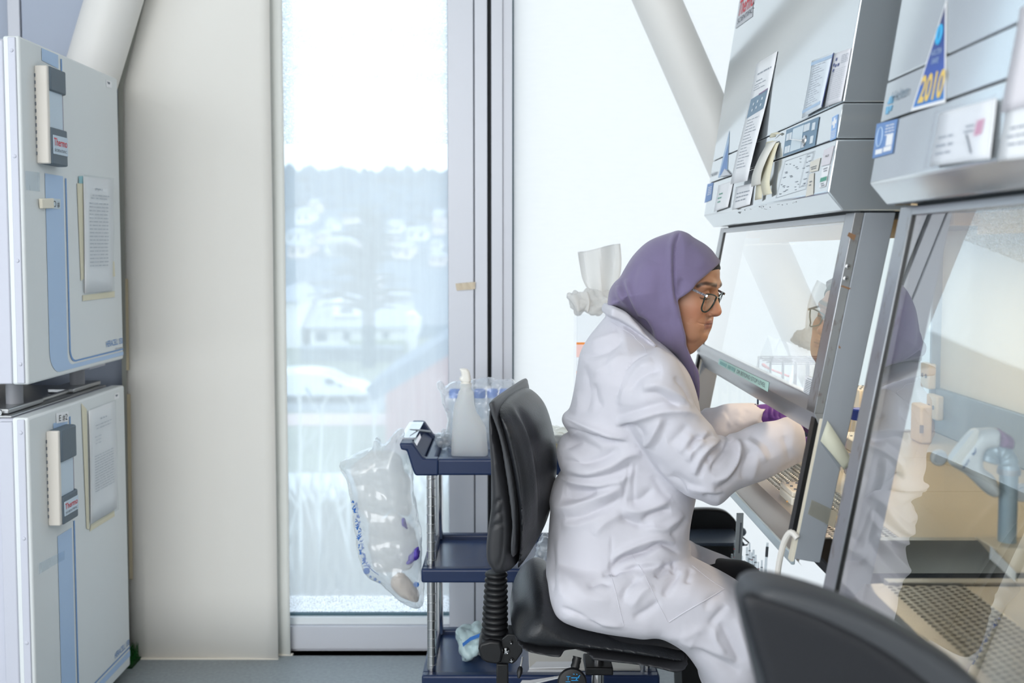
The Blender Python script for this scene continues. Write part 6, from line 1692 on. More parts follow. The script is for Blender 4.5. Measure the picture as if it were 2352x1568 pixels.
seam([(1400, 737), (1425, 752), (1452, 768), (1462, 780), (1478, 795), (1486, 812)], .0005, 'yoke_seam')

# ---------------- trousers
FT = Field((.05, 1.90, .02), (.70, 2.42, .80), .007)
k1, k2 = P(1694, 1412, Y=2.045), P(1694, 1352, Y=2.28)
g = None
for k, y, dx in ((k1, 2.045, 0), (k2, 2.285, .02)):
    c = FT.chain([(hipx + .03, y, hipz + .0), tuple(k), (k.x + .012 + dx, y, .30), (k.x + dx, y, .085)], [.082, .064 if y > 2.2 else .058, .054, .050], .01)
    g = c if g is None else np.minimum(g, c)
V, Q = FT.mesh(g); V = smooth_mesh(V, Q, 2)
finish(np_mesh('trousers', V, Q), 'trousers', M_trous, person, smooth=True, label='black trousers showing between the coat flaps')
FS2 = Field((.35, 1.95, -.005), (.78, 2.37, .13), .005)
for k, y, dx in ((k1, 2.045, 0), (k2, 2.285, .02)):
    c = smin(FS2.cap((k.x + dx - .03, y, .045), (k.x + dx + .15, y, .034), .042, .034), FS2.cap((k.x + dx, y, .05), (k.x + dx, y, .10), .042, .044), .02)
    c = smax(c, .0 - (FS2.Z - .0) + 0 * FS2.X + 0 * FS2.Y, .004)
    V, Q = FS2.mesh(c); finish(np_mesh('shoe', V, Q), 'shoe', mat('shoe_black', (26, 26, 30), .5), person, smooth=True)

# ---------------- gloved hands
def glove(name, wrist, palm, kn_dir, fingers, thumb, r0, lo, hi, creases, label):
    F = Field(lo, hi, .0019)
    f = F.cap(wrist, palm, .027, .030)
    f = smin(f, F.ball(palm, (.034, .030, .024)), .012)
    for ch in fingers: f = smin(f, F.chain(ch, [.0098, .0092, .0086, .0076], 0), .005)
    f = smin(f, F.chain(thumb, [.0125, .0112, .0095], 0), .006)
    V, Q = F.mesh(f); V = smooth_mesh(V, Q, 2, .4); N = vnormals(V, Q)
    V = V + N * (.6 * strokes(V, N, creases))[:, None]
    return finish(np_mesh(name, V, Q), name, M_glove, person, smooth=True, label=label)
w = P(1752, 954, Y=2.357); pa = P(1796, 954, Y=2.345)
fg = []
for k in range(4):
    y0, v0 = 2.325 + .017 * k, 950 + 3.0 * k
    a = P(1816 + 1 * k, v0, Y=y0); b_ = P(1842, v0 + 15, Y=y0 - .006); c = P(1862, v0 + 32, Y=y0 - .012); d = P(1872, v0 + 52, Y=y0 - .016)
    fg.append([tuple(a), tuple(b_), tuple(c), tuple(d)])
thb = [tuple(P(1782, 967, Y=2.325)), tuple(P(1808, 974, Y=2.305)), tuple(P(1836, 983, Y=2.295))]
glove('glove', tuple(w), tuple(pa), None, fg, thb, 0, (w.x - .03, 2.26, P(1800, 1025, Y=2.3).z), (P(1890, 950, Y=2.3).x, 2.42, P(1800, 915, Y=2.4).z),
      [([(1766, 932), (1763, 950), (1768, 975)], 2.5, -.0022), ([(1778, 935), (1776, 950), (1780, 960)], 2.5, -.002), ([(1790, 940), (1788, 952), (1792, 962)], 2.2, -.002), ([(1762, 962), (1780, 964), (1800, 962)], 2.5, -.0025), ([(1772, 934), (1770, 955)], 2.5, .0015)], 'purple nitrile glove on her left hand')
w = P(1860, 1032, Y=2.055); pa = P(1896, 1040, Y=2.07)
fg = []
for k in range(4):
    y0, v0 = 2.05 + .017 * k, 1034 + 4 * k
    a = P(1914, v0, Y=y0); b_ = P(1936, v0 + 8, Y=y0 + .018); c = P(1950, v0 + 22, Y=y0 + .04); d = P(1946, v0 + 36, Y=y0 + .055)
    fg.append([tuple(a), tuple(b_), tuple(c), tuple(d)])
thb = [tuple(P(1886, 1028, Y=2.09)), tuple(P(1908, 1018, Y=2.115)), tuple(P(1928, 1020, Y=2.13))]
glove('glove', tuple(w), tuple(pa), None, fg, thb, 0, (w.x - .035, 2.0, P(1900, 1110, Y=2.1).z), (P(1980, 1000, Y=2.1).x, 2.2, P(1900, 985, Y=2.1).z), [], 'purple nitrile glove on her right hand behind the upright')

# ================================================================== task chair she sits on
M_leath = mat('chair_vinyl_black', (34, 36, 40), .33, bump=.12, bscale=260, spec=.5)
M_shell = mat('chair_shell_black', (44, 45, 49), .48, bump=.05, bscale=900)
M_blk = mat('black_plastic', (20, 21, 24), .42)
M_trim = mat('chair_trim', (62, 64, 68), .35)
YC = 2.15
cx_ = P(1370, 1500, Y=YC).x
chair = thing('task_chair', 'black vinyl task chair with bellows stem under the woman', 'chair', (cx_, YC, 0))
def netobj(F, f, name, m, parent, it=1, fold=None, shear=None, label=None):
    V, Q = F.mesh(f)
    if it: V = smooth_mesh(V, Q, it, .5)
    if shear: V = V.copy(); V[:, 0] += shear[0] * (V[:, 1] - shear[1])
    if fold:
        N = vnormals(V, Q); V = V + N * strokes(V, N, fold)[:, None]
    return finish(np_mesh(name, V, Q), name, m, parent, smooth=True, label=label)
# seat cushion and its under-shell
a, b = P(1160, 1580, Y=1.98), P(1610, 1360, Y=2.1)
F = Field((a.x - .02, 1.92, a.z - .01), (b.x + .02, 2.38, b.z + .03), .0034)
YS_ = 2.0
seat_top = [(1173, 1465), (1172, 1448), (1179, 1420), (1196, 1395), (1222, 1376), (1252, 1372), (1285, 1392), (1330, 1420), (1400, 1438), (1480, 1450), (1535, 1468), (1575, 1496), (1592, 1522)]
seat_div = [(1580, 1529), (1512, 1518), (1410, 1503), (1325, 1494), (1240, 1490), (1188, 1478)]
f = F.inflate(px_poly(seat_top + seat_div, YS_, 3), YC, .212, .05, 2.4)
netobj(F, f, 'seat', M_leath, chair, 1)
und = [(1180, 1474), (1240, 1486), (1325, 1490), (1410, 1499), (1512, 1514), (1588, 1524), (1592, 1530), (1577, 1545), (1556, 1553), (1533, 1550), (1478, 1537), (1376, 1526), (1352, 1521), (1343, 1508), (1300, 1506), (1291, 1519), (1240, 1512), (1206, 1504), (1186, 1490)]
f = F.inflate(px_poly(und, 1.965, 2), YC, .198, .02, 3)
netobj(F, f, 'seat_shell', M_shell, chair, 0)
# backrest: shell, trim band, cushion - turned slightly so its padded front shows
SH = (.20, 2.13)
a, b = P(1080, 1345, Y=2.2), P(1290, 895, Y=2.1)
F = Field((a.x - .03, 1.92, a.z - .02), (b.x + .05, 2.34, b.z + .03), .0042)
def unshear(pts, Yvis):
    """pixels seen at depth Yvis -> XZ outline before the turn is applied"""
    return [(x - SH[0] * (Yvis - SH[1]), z) for x, z in px_poly(pts, Yvis, 4)]
shell = [(1117, 950), (1122, 930), (1138, 920), (1146, 950), (1158, 1000), (1172, 1060), (1184, 1130), (1190, 1200), (1189, 1260), (1182, 1300), (1174, 1315), (1155, 1319), (1137, 1319), (1120, 1298), (1112, 1280), (1111, 1245), (1117, 1197), (1123, 1147), (1121, 1068), (1117, 990)]
f = F.inflate(unshear(shell, 1.99), 2.13, .178, .03, 3)
netobj(F, f, 'back_shell', M_shell, chair, 1, [([(1131, 1161), (1142, 1152), (1154, 1147)], 3.2, -.005), ([(1127, 1189), (1140, 1181), (1154, 1175)], 3.2, -.005), ([(1122, 1213), (1137, 1206), (1156, 1201)], 3.2, -.005),
                                               ([(1152, 1150), (1157, 1220), (1152, 1280), (1138, 1310)], 4, -.003)], SH)
cush = [(1140, 921), (1150, 916), (1172, 920), (1196, 938), (1216, 965), (1230, 1002), (1242, 1052), (1248, 1100), (1246, 1150), (1238, 1205), (1226, 1248), (1208, 1284), (1192, 1308), (1182, 1316), (1186, 1295), (1191, 1260), (1192, 1200), (1186, 1130), (1174, 1060), (1160, 1000), (1147, 950)]
f = F.inflate(unshear(cush, 2.03), 2.13, .188, .034, 2.3)
netobj(F, f, 'back_cushion', M_leath, chair, 1, [([(1172, 930), (1200, 985), (1218, 1050), (1228, 1130), (1229, 1200), (1222, 1270)], 7, .006), ([(1190, 935), (1218, 985), (1238, 1050), (1246, 1130), (1244, 1210)], 9, -.011),
                                                 ([(1178, 1000), (1198, 1080), (1206, 1160), (1204, 1250)], 9, -.005)], SH)
def shp(u, v, Yv): return P(u, v, Y=Yv)
band_ = [(1121, 928), (1129, 956), (1140, 987), (1150, 1026), (1157, 1068), (1164, 1113), (1171, 1167), (1174, 1209), (1171, 1262), (1182, 1282), (1189, 1209), (1188, 1153), (1181, 1096), (1173, 1051), (1161, 1004), (1146, 956), (1138, 922), (1128, 918)]
F = Field(F.lo, (F.x[-1], F.y[-1], F.z[-1]), .0026)
f = F.inflate(unshear(band_, 1.955), 2.13, .184, .0055, 4)
netobj(F, f, 'edge_trim', M_trim, chair, 1, None, SH)
# bellows stem
b0, b1 = P(1140, 1312, Y=2.10), P(1136, 1466, Y=2.10)
n = 12; prof = []
bell = MB(); ax = (b1 - b0)
for k in range(n):
    for q, r in ((0, .78), (.25, .95), (.5, 1.0), (.75, .95)):
        t_ = (k + q) / n; prof.append((t_ * ax.length, (.0245 + .0055 * t_) * r))
bell.lathe(b0, ax, prof, 28); bell.build('bellows', M_blk, chair, smooth=True, sharp=80)
c0 = P(1128, 1490, Y=2.10)
hs = px_poly([(1103, 1466), (1150, 1462), (1152, 1508), (1130, 1511), (1112, 1506), (1103, 1492)], 2.09, 2)
MB().xz(hs, 2.06, 2.14).build('stem_housing', M_blk, chair, bevel=.005)
bk = px_poly([(1132, 1508), (1150, 1500), (1152, 1470), (1166, 1458), (1200, 1460), (1200, 1500), (1186, 1520), (1178, 1527), (1134, 1522)], 2.07, 0)
MB().xz(bk, 2.075, 2.13).build('bracket', M_blk, chair, bevel=.002)
for u, v, r in ((1162, 1494, .0075), (1175, 1516, .0055), (1174, 1475, .004)):
    p = P(u, v, Y=2.073); MB().lathe(p, (0, -1, 0), [(0, r), (.003, r * .9), (.006, r * .4)], 16).build('bolt', M_chrome, chair, smooth=True)
sp = P(1154, 1520, Y=2.10)
MB().box((sp.x - .013, 2.09, .30), (sp.x + .013, 2.115, sp.z)).build('spine_bar', M_blk, chair, bevel=.003)
MB().box((sp.x - .013, 2.09, .30), (cx_, 2.16, .325)).build('spine_foot', M_blk, chair, bevel=.003)
lv = [P(1200, 1508, Y=2.06), P(1196, 1530, Y=2.05)]
MB().tube(lv, .0022, 8).build('lever', M_steel, chair, smooth=True)
MB().lathe(lv[1], (lv[1] - lv[0]), [(0, .003), (.004, .0055), (.014, .006), (.024, .002)], 12).build('lever_tip', M_blk, chair, smooth=True)
pst = [P(1326, 1508, Y=2.0), P(1320, 1535, Y=1.99), P(1315, 1552, Y=1.98)]
MB().tube([Vector(p) for p in catmull([tuple(p) for p in pst], False, 5)], [.0095 - .0012 * (i % 2) for i in range(11)], 14).build('paddle_stalk', M_blk, chair, smooth=True)
pd = P(1314, 1568, Y=1.975)
MB().lathe(pd + Vector((0, .006, 0)), (0, -1, .15), [(0, .026), (.006, .030), (.010, .027), (.012, .012)], 26).build('paddle', M_blk, chair, smooth=True)
M_cyanp = mat('print_cyan', (40, 150, 214), .5)
pb_ = MB()
for u0, v0, u1, v1, wd in ((1301, 1553, 1310, 1553, 1.2), (1305, 1553, 1305, 1562, 1.2), (1312, 1556, 1330, 1556, 1.6), (1312, 1562, 1328, 1562, 1.4), (1322, 1562, 1332, 1550, 1.6), (1299, 1565, 1310, 1565, 1.2), (1316, 1547, 1320, 1548, 1), (1324, 1547, 1326, 1549, 1)):
    d = Vector((v1 - v0, 0, 0)); a_, b__ = P(u0, v0, Y=1.9605), P(u1, v1, Y=1.9605); n_ = (b__ - a_).cross(Vector((0, 1, 0))).normalized() * (wd / FPX * 1.96 * .6)
    pb_.hexa([a_ + n_, b__ + n_, b__ - n_, a_ - n_], (0, -.0004, 0))
pb_.build('paddle_icon', M_cyanp, chair)['kind'] = 'stuff'
gc = P(1373, 1540, Y=2.15)
MB().lathe((gc.x, 2.15, .09), (0, 0, 1), [(0, .03), (.22, .03), (.225, .014), (gc.z - .09 + .03, .0135)], 24).build('gas_column', M_chrome, chair, smooth=True)
MB().box((gc.x - .03, 2.11, gc.z + .006), (gc.x + .03, 2.19, gc.z + .024)).build('seat_plate', M_blk, chair, bevel=.003)
def star_base(t, cx, cy, r=.27):
    for k in range(5):
        a = 2 * math.pi * k / 5 + .35; e = Vector((cx + r * math.cos(a), cy + r * math.sin(a), .075))
        MB().tube([(cx, cy, .105), ((cx + e.x) / 2, (cy + e.y) / 2, .1), e], [.026, .022, .016], 10).build('base_leg', M_blk, t, smooth=True)
        d = Vector((-math.sin(a), math.cos(a), 0)) * .014
        for s in (-1, 1):
            c = Vector((e.x, e.y, .0252)) + d * s
            MB().cyl(c - d.normalized() * .007, c + d.normalized() * .007, .025, n=18).build('caster', M_blk, t, smooth=True)
star_base(chair, gc.x, 2.15)

# ================================================================== dark chair in the near foreground
YN = .93
a, b = P(1650, 1900, Y=YN), P(2320, 1270, Y=YN)
fc_ = thing('task_chair', 'blurred dark grey chair back close to the camera at lower right', 'chair', (P(1980, 1500, Y=YN).x, YN + .16, 0))
F = Field((a.x - .01, YN - .05, a.z), (b.x + .01, YN + .06, b.z), .0042)
outer = [(1681, 1350), (1686, 1330), (1700, 1312), (1724, 1303), (1766, 1305), (1850, 1327), (1930, 1356), (2010, 1394), (2090, 1440), (2170, 1494), (2230, 1556), (2268, 1630), (2272, 1720), (2230, 1820), (2130, 1868), (1950, 1872), (1820, 1850), (1765, 1740), (1738, 1600), (1716, 1500), (1696, 1420)]
f = F.inflate(px_poly(outer, YN + .026, 4), YN, .034, .016, 3.5)
netobj(F, f, 'back_shell', mat('chair_shell_lit', (62, 65, 70), .5, bump=.02, bscale=500), fc_, 1)  # same plastic as the face; light on the rim put into the colour
inner = [(1700, 1372), (1730, 1362), (1800, 1382), (1880, 1412), (1960, 1450), (2040, 1496), (2110, 1548), (2170, 1610), (2200, 1690), (2160, 1800), (2000, 1830), (1850, 1810), (1790, 1720), (1758, 1580), (1725, 1470)]
f = F.inflate(px_poly(inner, YN - .03, 4), YN - .030, .010, .01, 3)
netobj(F, f, 'shaded_back_face', mat('chair_shell_shaded', (25, 27, 33), .55), fc_, 1)  # darker copy of the shell plastic, shade put into its colour
xb = P(1980, 1800, Y=YN).x
sb = a.z + .06
FS_b = Field((xb - .25, YN + .05, .44), (xb + .25, YN + .52, .54), .008)
f = smax(FS_b.ball((xb, YN + .29, .49), (.22, .21, .12)), np.abs(FS_b.Z - .49) - .03 + 0 * FS_b.X + 0 * FS_b.Y, .02)
netobj(FS_b, f, 'seat', M_leath, fc_, 1)
MB().tube([(xb, YN + .03, sb + .02), (xb, YN + .045, .50), (xb, YN + .06, .43), (xb, YN + .28, .43)], [.02, .02, .018, .018], 10).build('back_stem', M_blk, fc_, smooth=True)
MB().lathe((xb, YN + .28, .09), (0, 0, 1), [(0, .03), (.2, .03), (.205, .014), (.37, .014)], 20).build('gas_column', M_chrome, fc_, smooth=True)
star_base(fc_, xb, YN + .28, .25)

# ================================================================== trolley
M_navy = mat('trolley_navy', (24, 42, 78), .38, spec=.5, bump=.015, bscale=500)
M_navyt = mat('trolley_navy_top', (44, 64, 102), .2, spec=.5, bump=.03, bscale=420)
TYN, TYF = 2.50, 2.84
tx0, tx1 = P(950, 1095, Y=TYN).x, P(1520, 1095, Y=TYN).x
tro = thing('trolley', 'navy three shelf plastic trolley with steel posts by the window', 'trolley', ((tx0 + tx1) / 2, (TYN + TYF) / 2, 0))
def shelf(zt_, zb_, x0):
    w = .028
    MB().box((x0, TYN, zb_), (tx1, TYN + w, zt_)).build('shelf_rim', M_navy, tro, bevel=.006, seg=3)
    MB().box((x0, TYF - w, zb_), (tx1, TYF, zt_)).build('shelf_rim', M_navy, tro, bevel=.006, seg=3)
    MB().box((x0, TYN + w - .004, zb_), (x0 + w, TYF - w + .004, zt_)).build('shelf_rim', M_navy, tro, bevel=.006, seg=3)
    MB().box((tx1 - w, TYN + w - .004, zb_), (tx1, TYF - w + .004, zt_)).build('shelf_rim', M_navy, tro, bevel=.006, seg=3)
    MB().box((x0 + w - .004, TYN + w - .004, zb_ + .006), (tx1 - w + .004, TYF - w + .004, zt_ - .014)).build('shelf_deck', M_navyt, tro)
    return zt_ - .014
zA0, zA1 = P(1050, 1054, Y=TYN).z, P(1050, 1092, Y=TYN).z
zB0, zB1 = P(1050, 1307, Y=TYN).z, P(1050, 1339, Y=TYN).z
xs1 = P(967, 1320, Y=TYN).x
deckA = shelf(zA0, zA1, P(975, 1070, Y=TYN).x)
deckB = shelf(zB0, zB1, xs1)
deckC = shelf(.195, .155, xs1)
# raised handle end of the top shelf
br_ = px_poly([(917, 1017), (948, 1017), (973, 1053), (1008, 1053), (1008, 1092), (954, 1092), (948, 1080), (934, 1034), (921, 1033)], TYN, 0)
MB().xz(br_, TYN - .004, TYN + .03).build('handle_bracket', M_navy, tro, bevel=.005)
MB().xz(br_, TYF - .03, TYF + .004).build('handle_bracket', M_navy, tro, bevel=.005)
gp = px_poly([(917, 1017), (948, 1017), (940, 1034), (921, 1033)], TYN, 0)
MB().xz(gp, TYN + .02, TYF - .02).build('handle_grip', M_navy, tro, bevel=.005)
rc_ = px_poly([(948, 1040), (972, 1058), (972, 1088), (958, 1088)], TYN, 0)
MB().xz(rc_, TYN + .028, TYF - .028).build('handle_wall', M_navy, tro, bevel=.003)
xp = P(990, 1200, Y=TYN + .03).x
for x in (xp, P(1490, 1200, Y=TYN + .03).x):
    for y in (TYN + .035, TYF - .04):
        for z0_, z1_ in ((.075, .158), (.19, zB1 + .004), (zB0 - .006, zA1 + .004)):
            MB().cyl((x, y, z0_), (x, y, z1_), .0115, n=20).build('post', M_chrome, tro, smooth=True)
            if y < 2.6 and x == xp:
                g = MB(); z = z0_ + .02
                while z < z1_ - .02:
                    g.lathe((x, y, z), (0, 0, 1), [(0, .0117), (.0012, .0120), (.0024, .0117)], 20); z += .0235
                g.build('post_ring', M_steel, tro, smooth=True)['kind'] = 'stuff'
        MB().cyl((x - .012, y, .0375), (x + .012, y, .0375), .0375, n=24).build('caster', mat('caster_grey', (70, 72, 76), .6), tro, smooth=True)
        MB().box((x - .016, y - .012, .05), (x + .016, y + .012, .158)).build('caster_fork', M_steel, tro, bevel=.003)

# ---- things on the trolley
M_film = glass_mat('clear_film', tint=(.97, .985, .99), veil=.30, veil_col=(.95, .97, .99), refl=1.2)
def wrinkle(V, N, amp, sc, seed=0.0, oct_=3):
    k = np.zeros(len(V)); r = np.random.RandomState(int(seed * 10) + 7)
    for o in range(14):
        d = r.normal(size=3); d /= np.linalg.norm(d)
        fr = sc * r.uniform(.5, 2.2)
        k += np.abs(np.sin(V @ d * fr + r.uniform(0, 6.28))) ** .7 / (.6 + fr / sc)
    k = (k - k.mean()) / (k.std() + 1e-9)
    return V + N * (amp * np.clip(k, -2, 2))[:, None]
def soft(name, m, parent, poly, Y, H, R, h=.004, amp=.002, sc=120, p=2.0, seed=1.0, label=None, n=4):
    q = px_poly(poly, Y, n); xs_ = [a_ for a_, _ in q]; zs_ = [b_ for _, b_ in q]
    F = Field((min(xs_) - 2 * h, Y - H - 2 * h, min(zs_) - 2 * h), (max(xs_) + 2 * h, Y + H + 2 * h, max(zs_) + 2 * h), h)
    V, Q = F.mesh(F.inflate(q, Y, H, R, p)); V = smooth_mesh(V, Q, 1, .5)
    if amp: N = vnormals(V, Q); V = wrinkle(V, N, amp, sc, seed)
    return finish(np_mesh(name, V, Q), name, m, parent, smooth=True, label=label)
# spray bottle
YB_ = 2.63
sbp = P(1078, 1046, Y=YB_)
spr = thing('spray_bottle', 'translucent white spray bottle standing on the trolley top', 'bottle', (sbp.x, YB_, deckA))
dz = deckA - P(1078, 1048, Y=YB_).z
M_pe = mat('translucent_pe', (224, 228, 230), .4, sss=.2)
bod = [(1037, 1044), (1037, 1030), (1039, 981), (1043, 934), (1051, 910), (1053, 899), (1058, 893), (1058, 880), (1082, 880), (1082, 894), (1087, 900), (1089, 922), (1094, 945), (1104, 961), (1115, 981), (1119, 1015), (1120, 1045), (1108, 1049), (1079, 1049), (1046, 1047)]
soft('body', M_pe, spr, bod, YB_, .034, .026, .003, 0, p=2.6)
soft('trigger_head', mat('trigger_white', (236, 234, 228), .4), spr, [(1056, 846), (1070, 846), (1078, 852), (1081, 866), (1081, 877), (1066, 879), (1057, 874), (1055, 867), (1060, 863), (1058, 852)], YB_, .014, .008, .0022, 0, p=3)
MB().lathe(P(1070, 896, Y=YB_), (0, 0, 1), [(0, .0145), (.02, .0145), (.022, .012)], 24).build('screw_collar', MATS['trigger_white'], spr, smooth=True)
# blue capped tubes in a clear bag
YT = 2.735
M_tcap = mat('tube_cap_blue', (84, 128, 206), .4); M_tube = glass_mat('tube_clear', tint=(.93, .95, .97), veil=.25, refl=1.0)
zc = P(1100, 913, Y=YT).z
words_ = ['leftmost, half hidden behind the spray bottle', 'second from the left, behind the spray bottle neck', 'third, just right of the spray bottle', 'fourth, second from the right', 'rightmost in the bag']
for k, u in enumerate((1044, 1072, 1102, 1131, 1159)):
    x = P(u, 900, Y=YT).x; y = YT + .006 * (k % 2)
    t = thing('centrifuge_tube', 'blue capped clear tube in the bag, ' + words_[k], 'tube', (x, y, deckA), 'blue capped tubes in the clear bag')
    MB().lathe((x, y, deckA + .002), (0, 0, 1), [(0, .002), (.02, .0125), (zc - deckA - .002, .0125)], 18).build('body', M_tube, t, smooth=True)
    MB().lathe((x, y, zc), (0, 0, 1), [(0, .0155), (.021, .0155), (.024, .013)], 24).build('cap', M_tcap, t, smooth=True)
bag = [(1009, 876), (1014, 880), (1021, 890), (1028, 884), (1044, 875), (1082, 869), (1123, 869), (1152, 873), (1172, 871), (1186, 882), (1194, 900), (1194, 911), (1186, 925), (1184, 960), (1182, 1010), (1178, 1034), (1120, 1036), (1050, 1036), (1030, 1030), (1026, 981), (1025, 950), (1019, 929), (1010, 907), (1004, 884)]
b_o = soft('tube_bag', M_film, None, bag, YT, .042, .03, .005, .0022, 90, 2.2, 2)
tag(b_o, 'clear plastic bag around the blue capped tubes on the trolley', 'bag')
# crumpled film and a bag of glassware
tag(soft('crumpled_film', M_film, None, [(1000, 1010), (1006, 998), (1018, 990), (1030, 994), (1040, 1004), (1044, 1020), (1030, 1026), (1010, 1022)], 2.70, .04, .02, .004, .004, 130, 2, 3), 'crumpled clear film scrap beside the spray bottle', 'wrapper')
gb = soft('clear_bag', glass_mat('hazy_film', tint=(.97, .97, .93), veil=.3, veil_col=(.95, .95, .92)), None, [(1222, 1036), (1226, 1000), (1240, 986), (1290, 984), (1330, 990), (1350, 1036)], 2.66, .06, .03, .006, .004, 100, 2, 4)
tag(gb, 'hazy clear bag between chair back and the woman on trolley', 'bag')
ob = soft('olive_pouch', mat('olive_foil', (150, 144, 118), .4, bump=.2, bscale=60), None, [(1236, 1046), (1250, 1030), (1270, 1024), (1290, 1026), (1310, 1036), (1312, 1050), (1280, 1054), (1245, 1054)], 2.58, .04, .015, .0035, .004, 160, 2, 5)
tag(ob, 'crumpled olive pouch lying on the trolley rim', 'pouch')
# acrylic tissue box with white wipes
YX = 2.74
bx0, bx1 = P(1321, 800, Y=YX).x, P(1470, 800, Y=YX).x; bz1 = P(1340, 718, Y=YX).z
M_acr = glass_mat('acrylic', tint=(.99, .995, 1.0), veil=.05, veil_col=(.97, .98, 1.0), refl=.8)
ab = thing('acrylic_bin', 'tall clear acrylic bin behind the woman with orange print', 'bin', ((bx0 + bx1) / 2, YX, deckA))
for q in (((bx0, YX - .06, deckA), (bx0 + .003, YX + .06, bz1)), ((bx1 - .003, YX - .06, deckA), (bx1, YX + .06, bz1)), ((bx0, YX - .06, deckA), (bx1, YX - .057, bz1)), ((bx0, YX + .057, deckA), (bx1, YX + .06, bz1)), ((bx0, YX - .06, deckA), (bx1, YX + .06, deckA + .003))):
    MB().box(*q).build('wall_sheet', M_acr, ab)
M_or = mat('print_orange', (244, 150, 70), .6); M_pk = mat('print_pale_pink', (250, 214, 210), .7)
yl = YX - .0612
for u0, v0, u1, v1, m_ in ((1324, 786, 1352, 791, M_or), (1324, 791, 1352, 820, M_pk), (1324, 852, 1338, 858, M_or), (1324, 858, 1336, 874, mat('print_coral', (246, 160, 130), .6))):
    a_, b__ = P(u0, v0, Y=yl), P(u1, v1, Y=yl); MB().box((a_.x, yl - .0004, b__.z), (b__.x, yl, a_.z)).build('printed_label', m_, ab)
M_tis = mat('tissue_white', (246, 245, 242), .9, bump=.1, bscale=200)
def see_light(m, k, c=(.95, .95, .95)):
    nt = m.node_tree; b = nt.nodes['Principled BSDF']; out = [n for n in nt.nodes if n.type == 'OUTPUT_MATERIAL'][0]
    tl = nt.nodes.new('ShaderNodeBsdfTranslucent'); tl.inputs[0].default_value = (*c, 1); mx = nt.nodes.new('ShaderNodeMixShader'); mx.inputs[0].default_value = k
    nt.links.new(b.outputs[0], mx.inputs[1]); nt.links.new(tl.outputs[0], mx.inputs[2]); nt.links.new(mx.outputs[0], out.inputs[0])
see_light(M_tis, .68); see_light(M_pe, .65, (.95, .96, .97))
def tissue_sheet(name, pts, Y, amp, parent, ph):
    """folded sheet between two edge lines"""
    L_, R_ = [catmull(e, False, 4) for e in pts]; rows = []
    for (ul_, vl_), (ur_, vr_) in zip(L_, R_):
        rows.append([P(ul_ + (ur_ - ul_) * s, vl_ + (vr_ - vl_) * s + 6 * math.sin(s * 5 + ph) * .4, Y=Y + amp * math.sin(s * 9 + ph + vl_ * .01)) for s in np.linspace(0, 1, 16)])
    return MB().grid(rows).build(name, M_tis, parent, smooth=True, solid=.0008)
wp = thing('paper_wipes', 'white crumpled paper wipes rising from the acrylic bin', 'tissue', P(1370, 716, Y=YX))
tissue_sheet('upright_sheet', ([(1327, 577), (1331, 605), (1338, 640), (1350, 665), (1358, 690)], [(1424, 561), (1427, 590), (1426, 625), (1418, 660), (1410, 690)]), YX, .018, wp, .5)
soft('crumple', M_tis, wp, [(1302, 680), (1318, 676), (1345, 670), (1370, 672), (1400, 668), (1422, 690), (1424, 714), (1400, 718), (1340, 718), (1322, 717), (1312, 700)], YX, .045, .025, .004, .0055, 90, 2, 6)
tissue_sheet('side_flap', ([(1303, 681), (1316, 698), (1324, 716)], [(1350, 668), (1356, 690), (1352, 716)]), YX - .045, .008, wp, 2)
# waste bag hung on the trolley handle
YW_ = 2.60
wb_ = [(782, 1062), (798, 1051), (819, 1041), (857, 1027), (859, 1008), (864, 1003), (872, 1008), (876, 1021), (886, 1016), (901, 998), (922, 983), (930, 1000), (934, 1020), (938, 1045), (948, 1092), (962, 1195), (969, 1253), (971, 1312), (974, 1359), (968, 1392), (936, 1382), (898, 1361), (874, 1338), (842, 1314), (827, 1283), (811, 1180), (804, 1121), (790, 1083)]
wbag = thing('waste_bag', 'clear plastic waste bag with blue print hanging from trolley handle', 'bag', P(900, 1390, Y=YW_))
M_bag = glass_mat('bag_film', tint=(.96, .98, .99), veil=.34, veil_col=(.97, .98, 1.0), refl=1.2, rough=.12)
soft('film', M_bag, wbag, wb_, YW_, .075, .05, .005, .0020, 45, 2, 7)
fw_ = px_poly([(914, 1013), (950, 1013), (943, 1037), (918, 1036)], TYN, 0)
MB().xz(fw_, TYN + .05, TYF - .05).build('wrapped_rim', glass_mat('bag_film_rim', tint=(.97, .98, .99), veil=.5, veil_col=(.95, .97, 1.0), refl=1.4, rough=.1), wbag, smooth=False)
M_scr_ = mat('print_royal_blue', (52, 112, 190), .6)
r = random.Random(21); sb_ = MB()
path = [(806, 1152), (812, 1180), (817, 1215), (822, 1250), (828, 1280), (838, 1306)]
for k in range(44):
    t_ = k / 43; i = min(int(t_ * 5), 4); q = t_ * 5 - i
    u = path[i][0] + (path[i + 1][0] - path[i][0]) * q + r.uniform(2, 10); v = path[i][1] + (path[i + 1][1] - path[i][1]) * q
    pts = [P(u + r.uniform(-4, 5), v + r.uniform(-5, 5), Y=YW_ - .058) for _ in range(4)]
    sb_.tube([Vector(p) for p in catmull([tuple(p) for p in pts], False, 3)], .0011, 4)
for u, v, w_ in ((842, 1311, 8), (851, 1324, 3), (862, 1330, 4), (872, 1336, 3), (956, 1342, 7)):
    sb_.lathe(P(u, v, Y=YW_ - .045), (0, -1, 0), [(0, w_ / FPX * 2.6), (.002, w_ / FPX * 2)], 8)
sb_.build('blue_print', M_scr_, wbag)['kind'] = 'stuff'
sb_ = MB(); sb_.tube([P(u, v, Y=YW_ - .055) for u, v in ((835, 1285), (846, 1300), (858, 1312), (870, 1320))], .001, 4); sb_.build('blue_print', M_scr_, wbag)
M_tan = mat('tissue_tan', (206, 190, 176), .9)
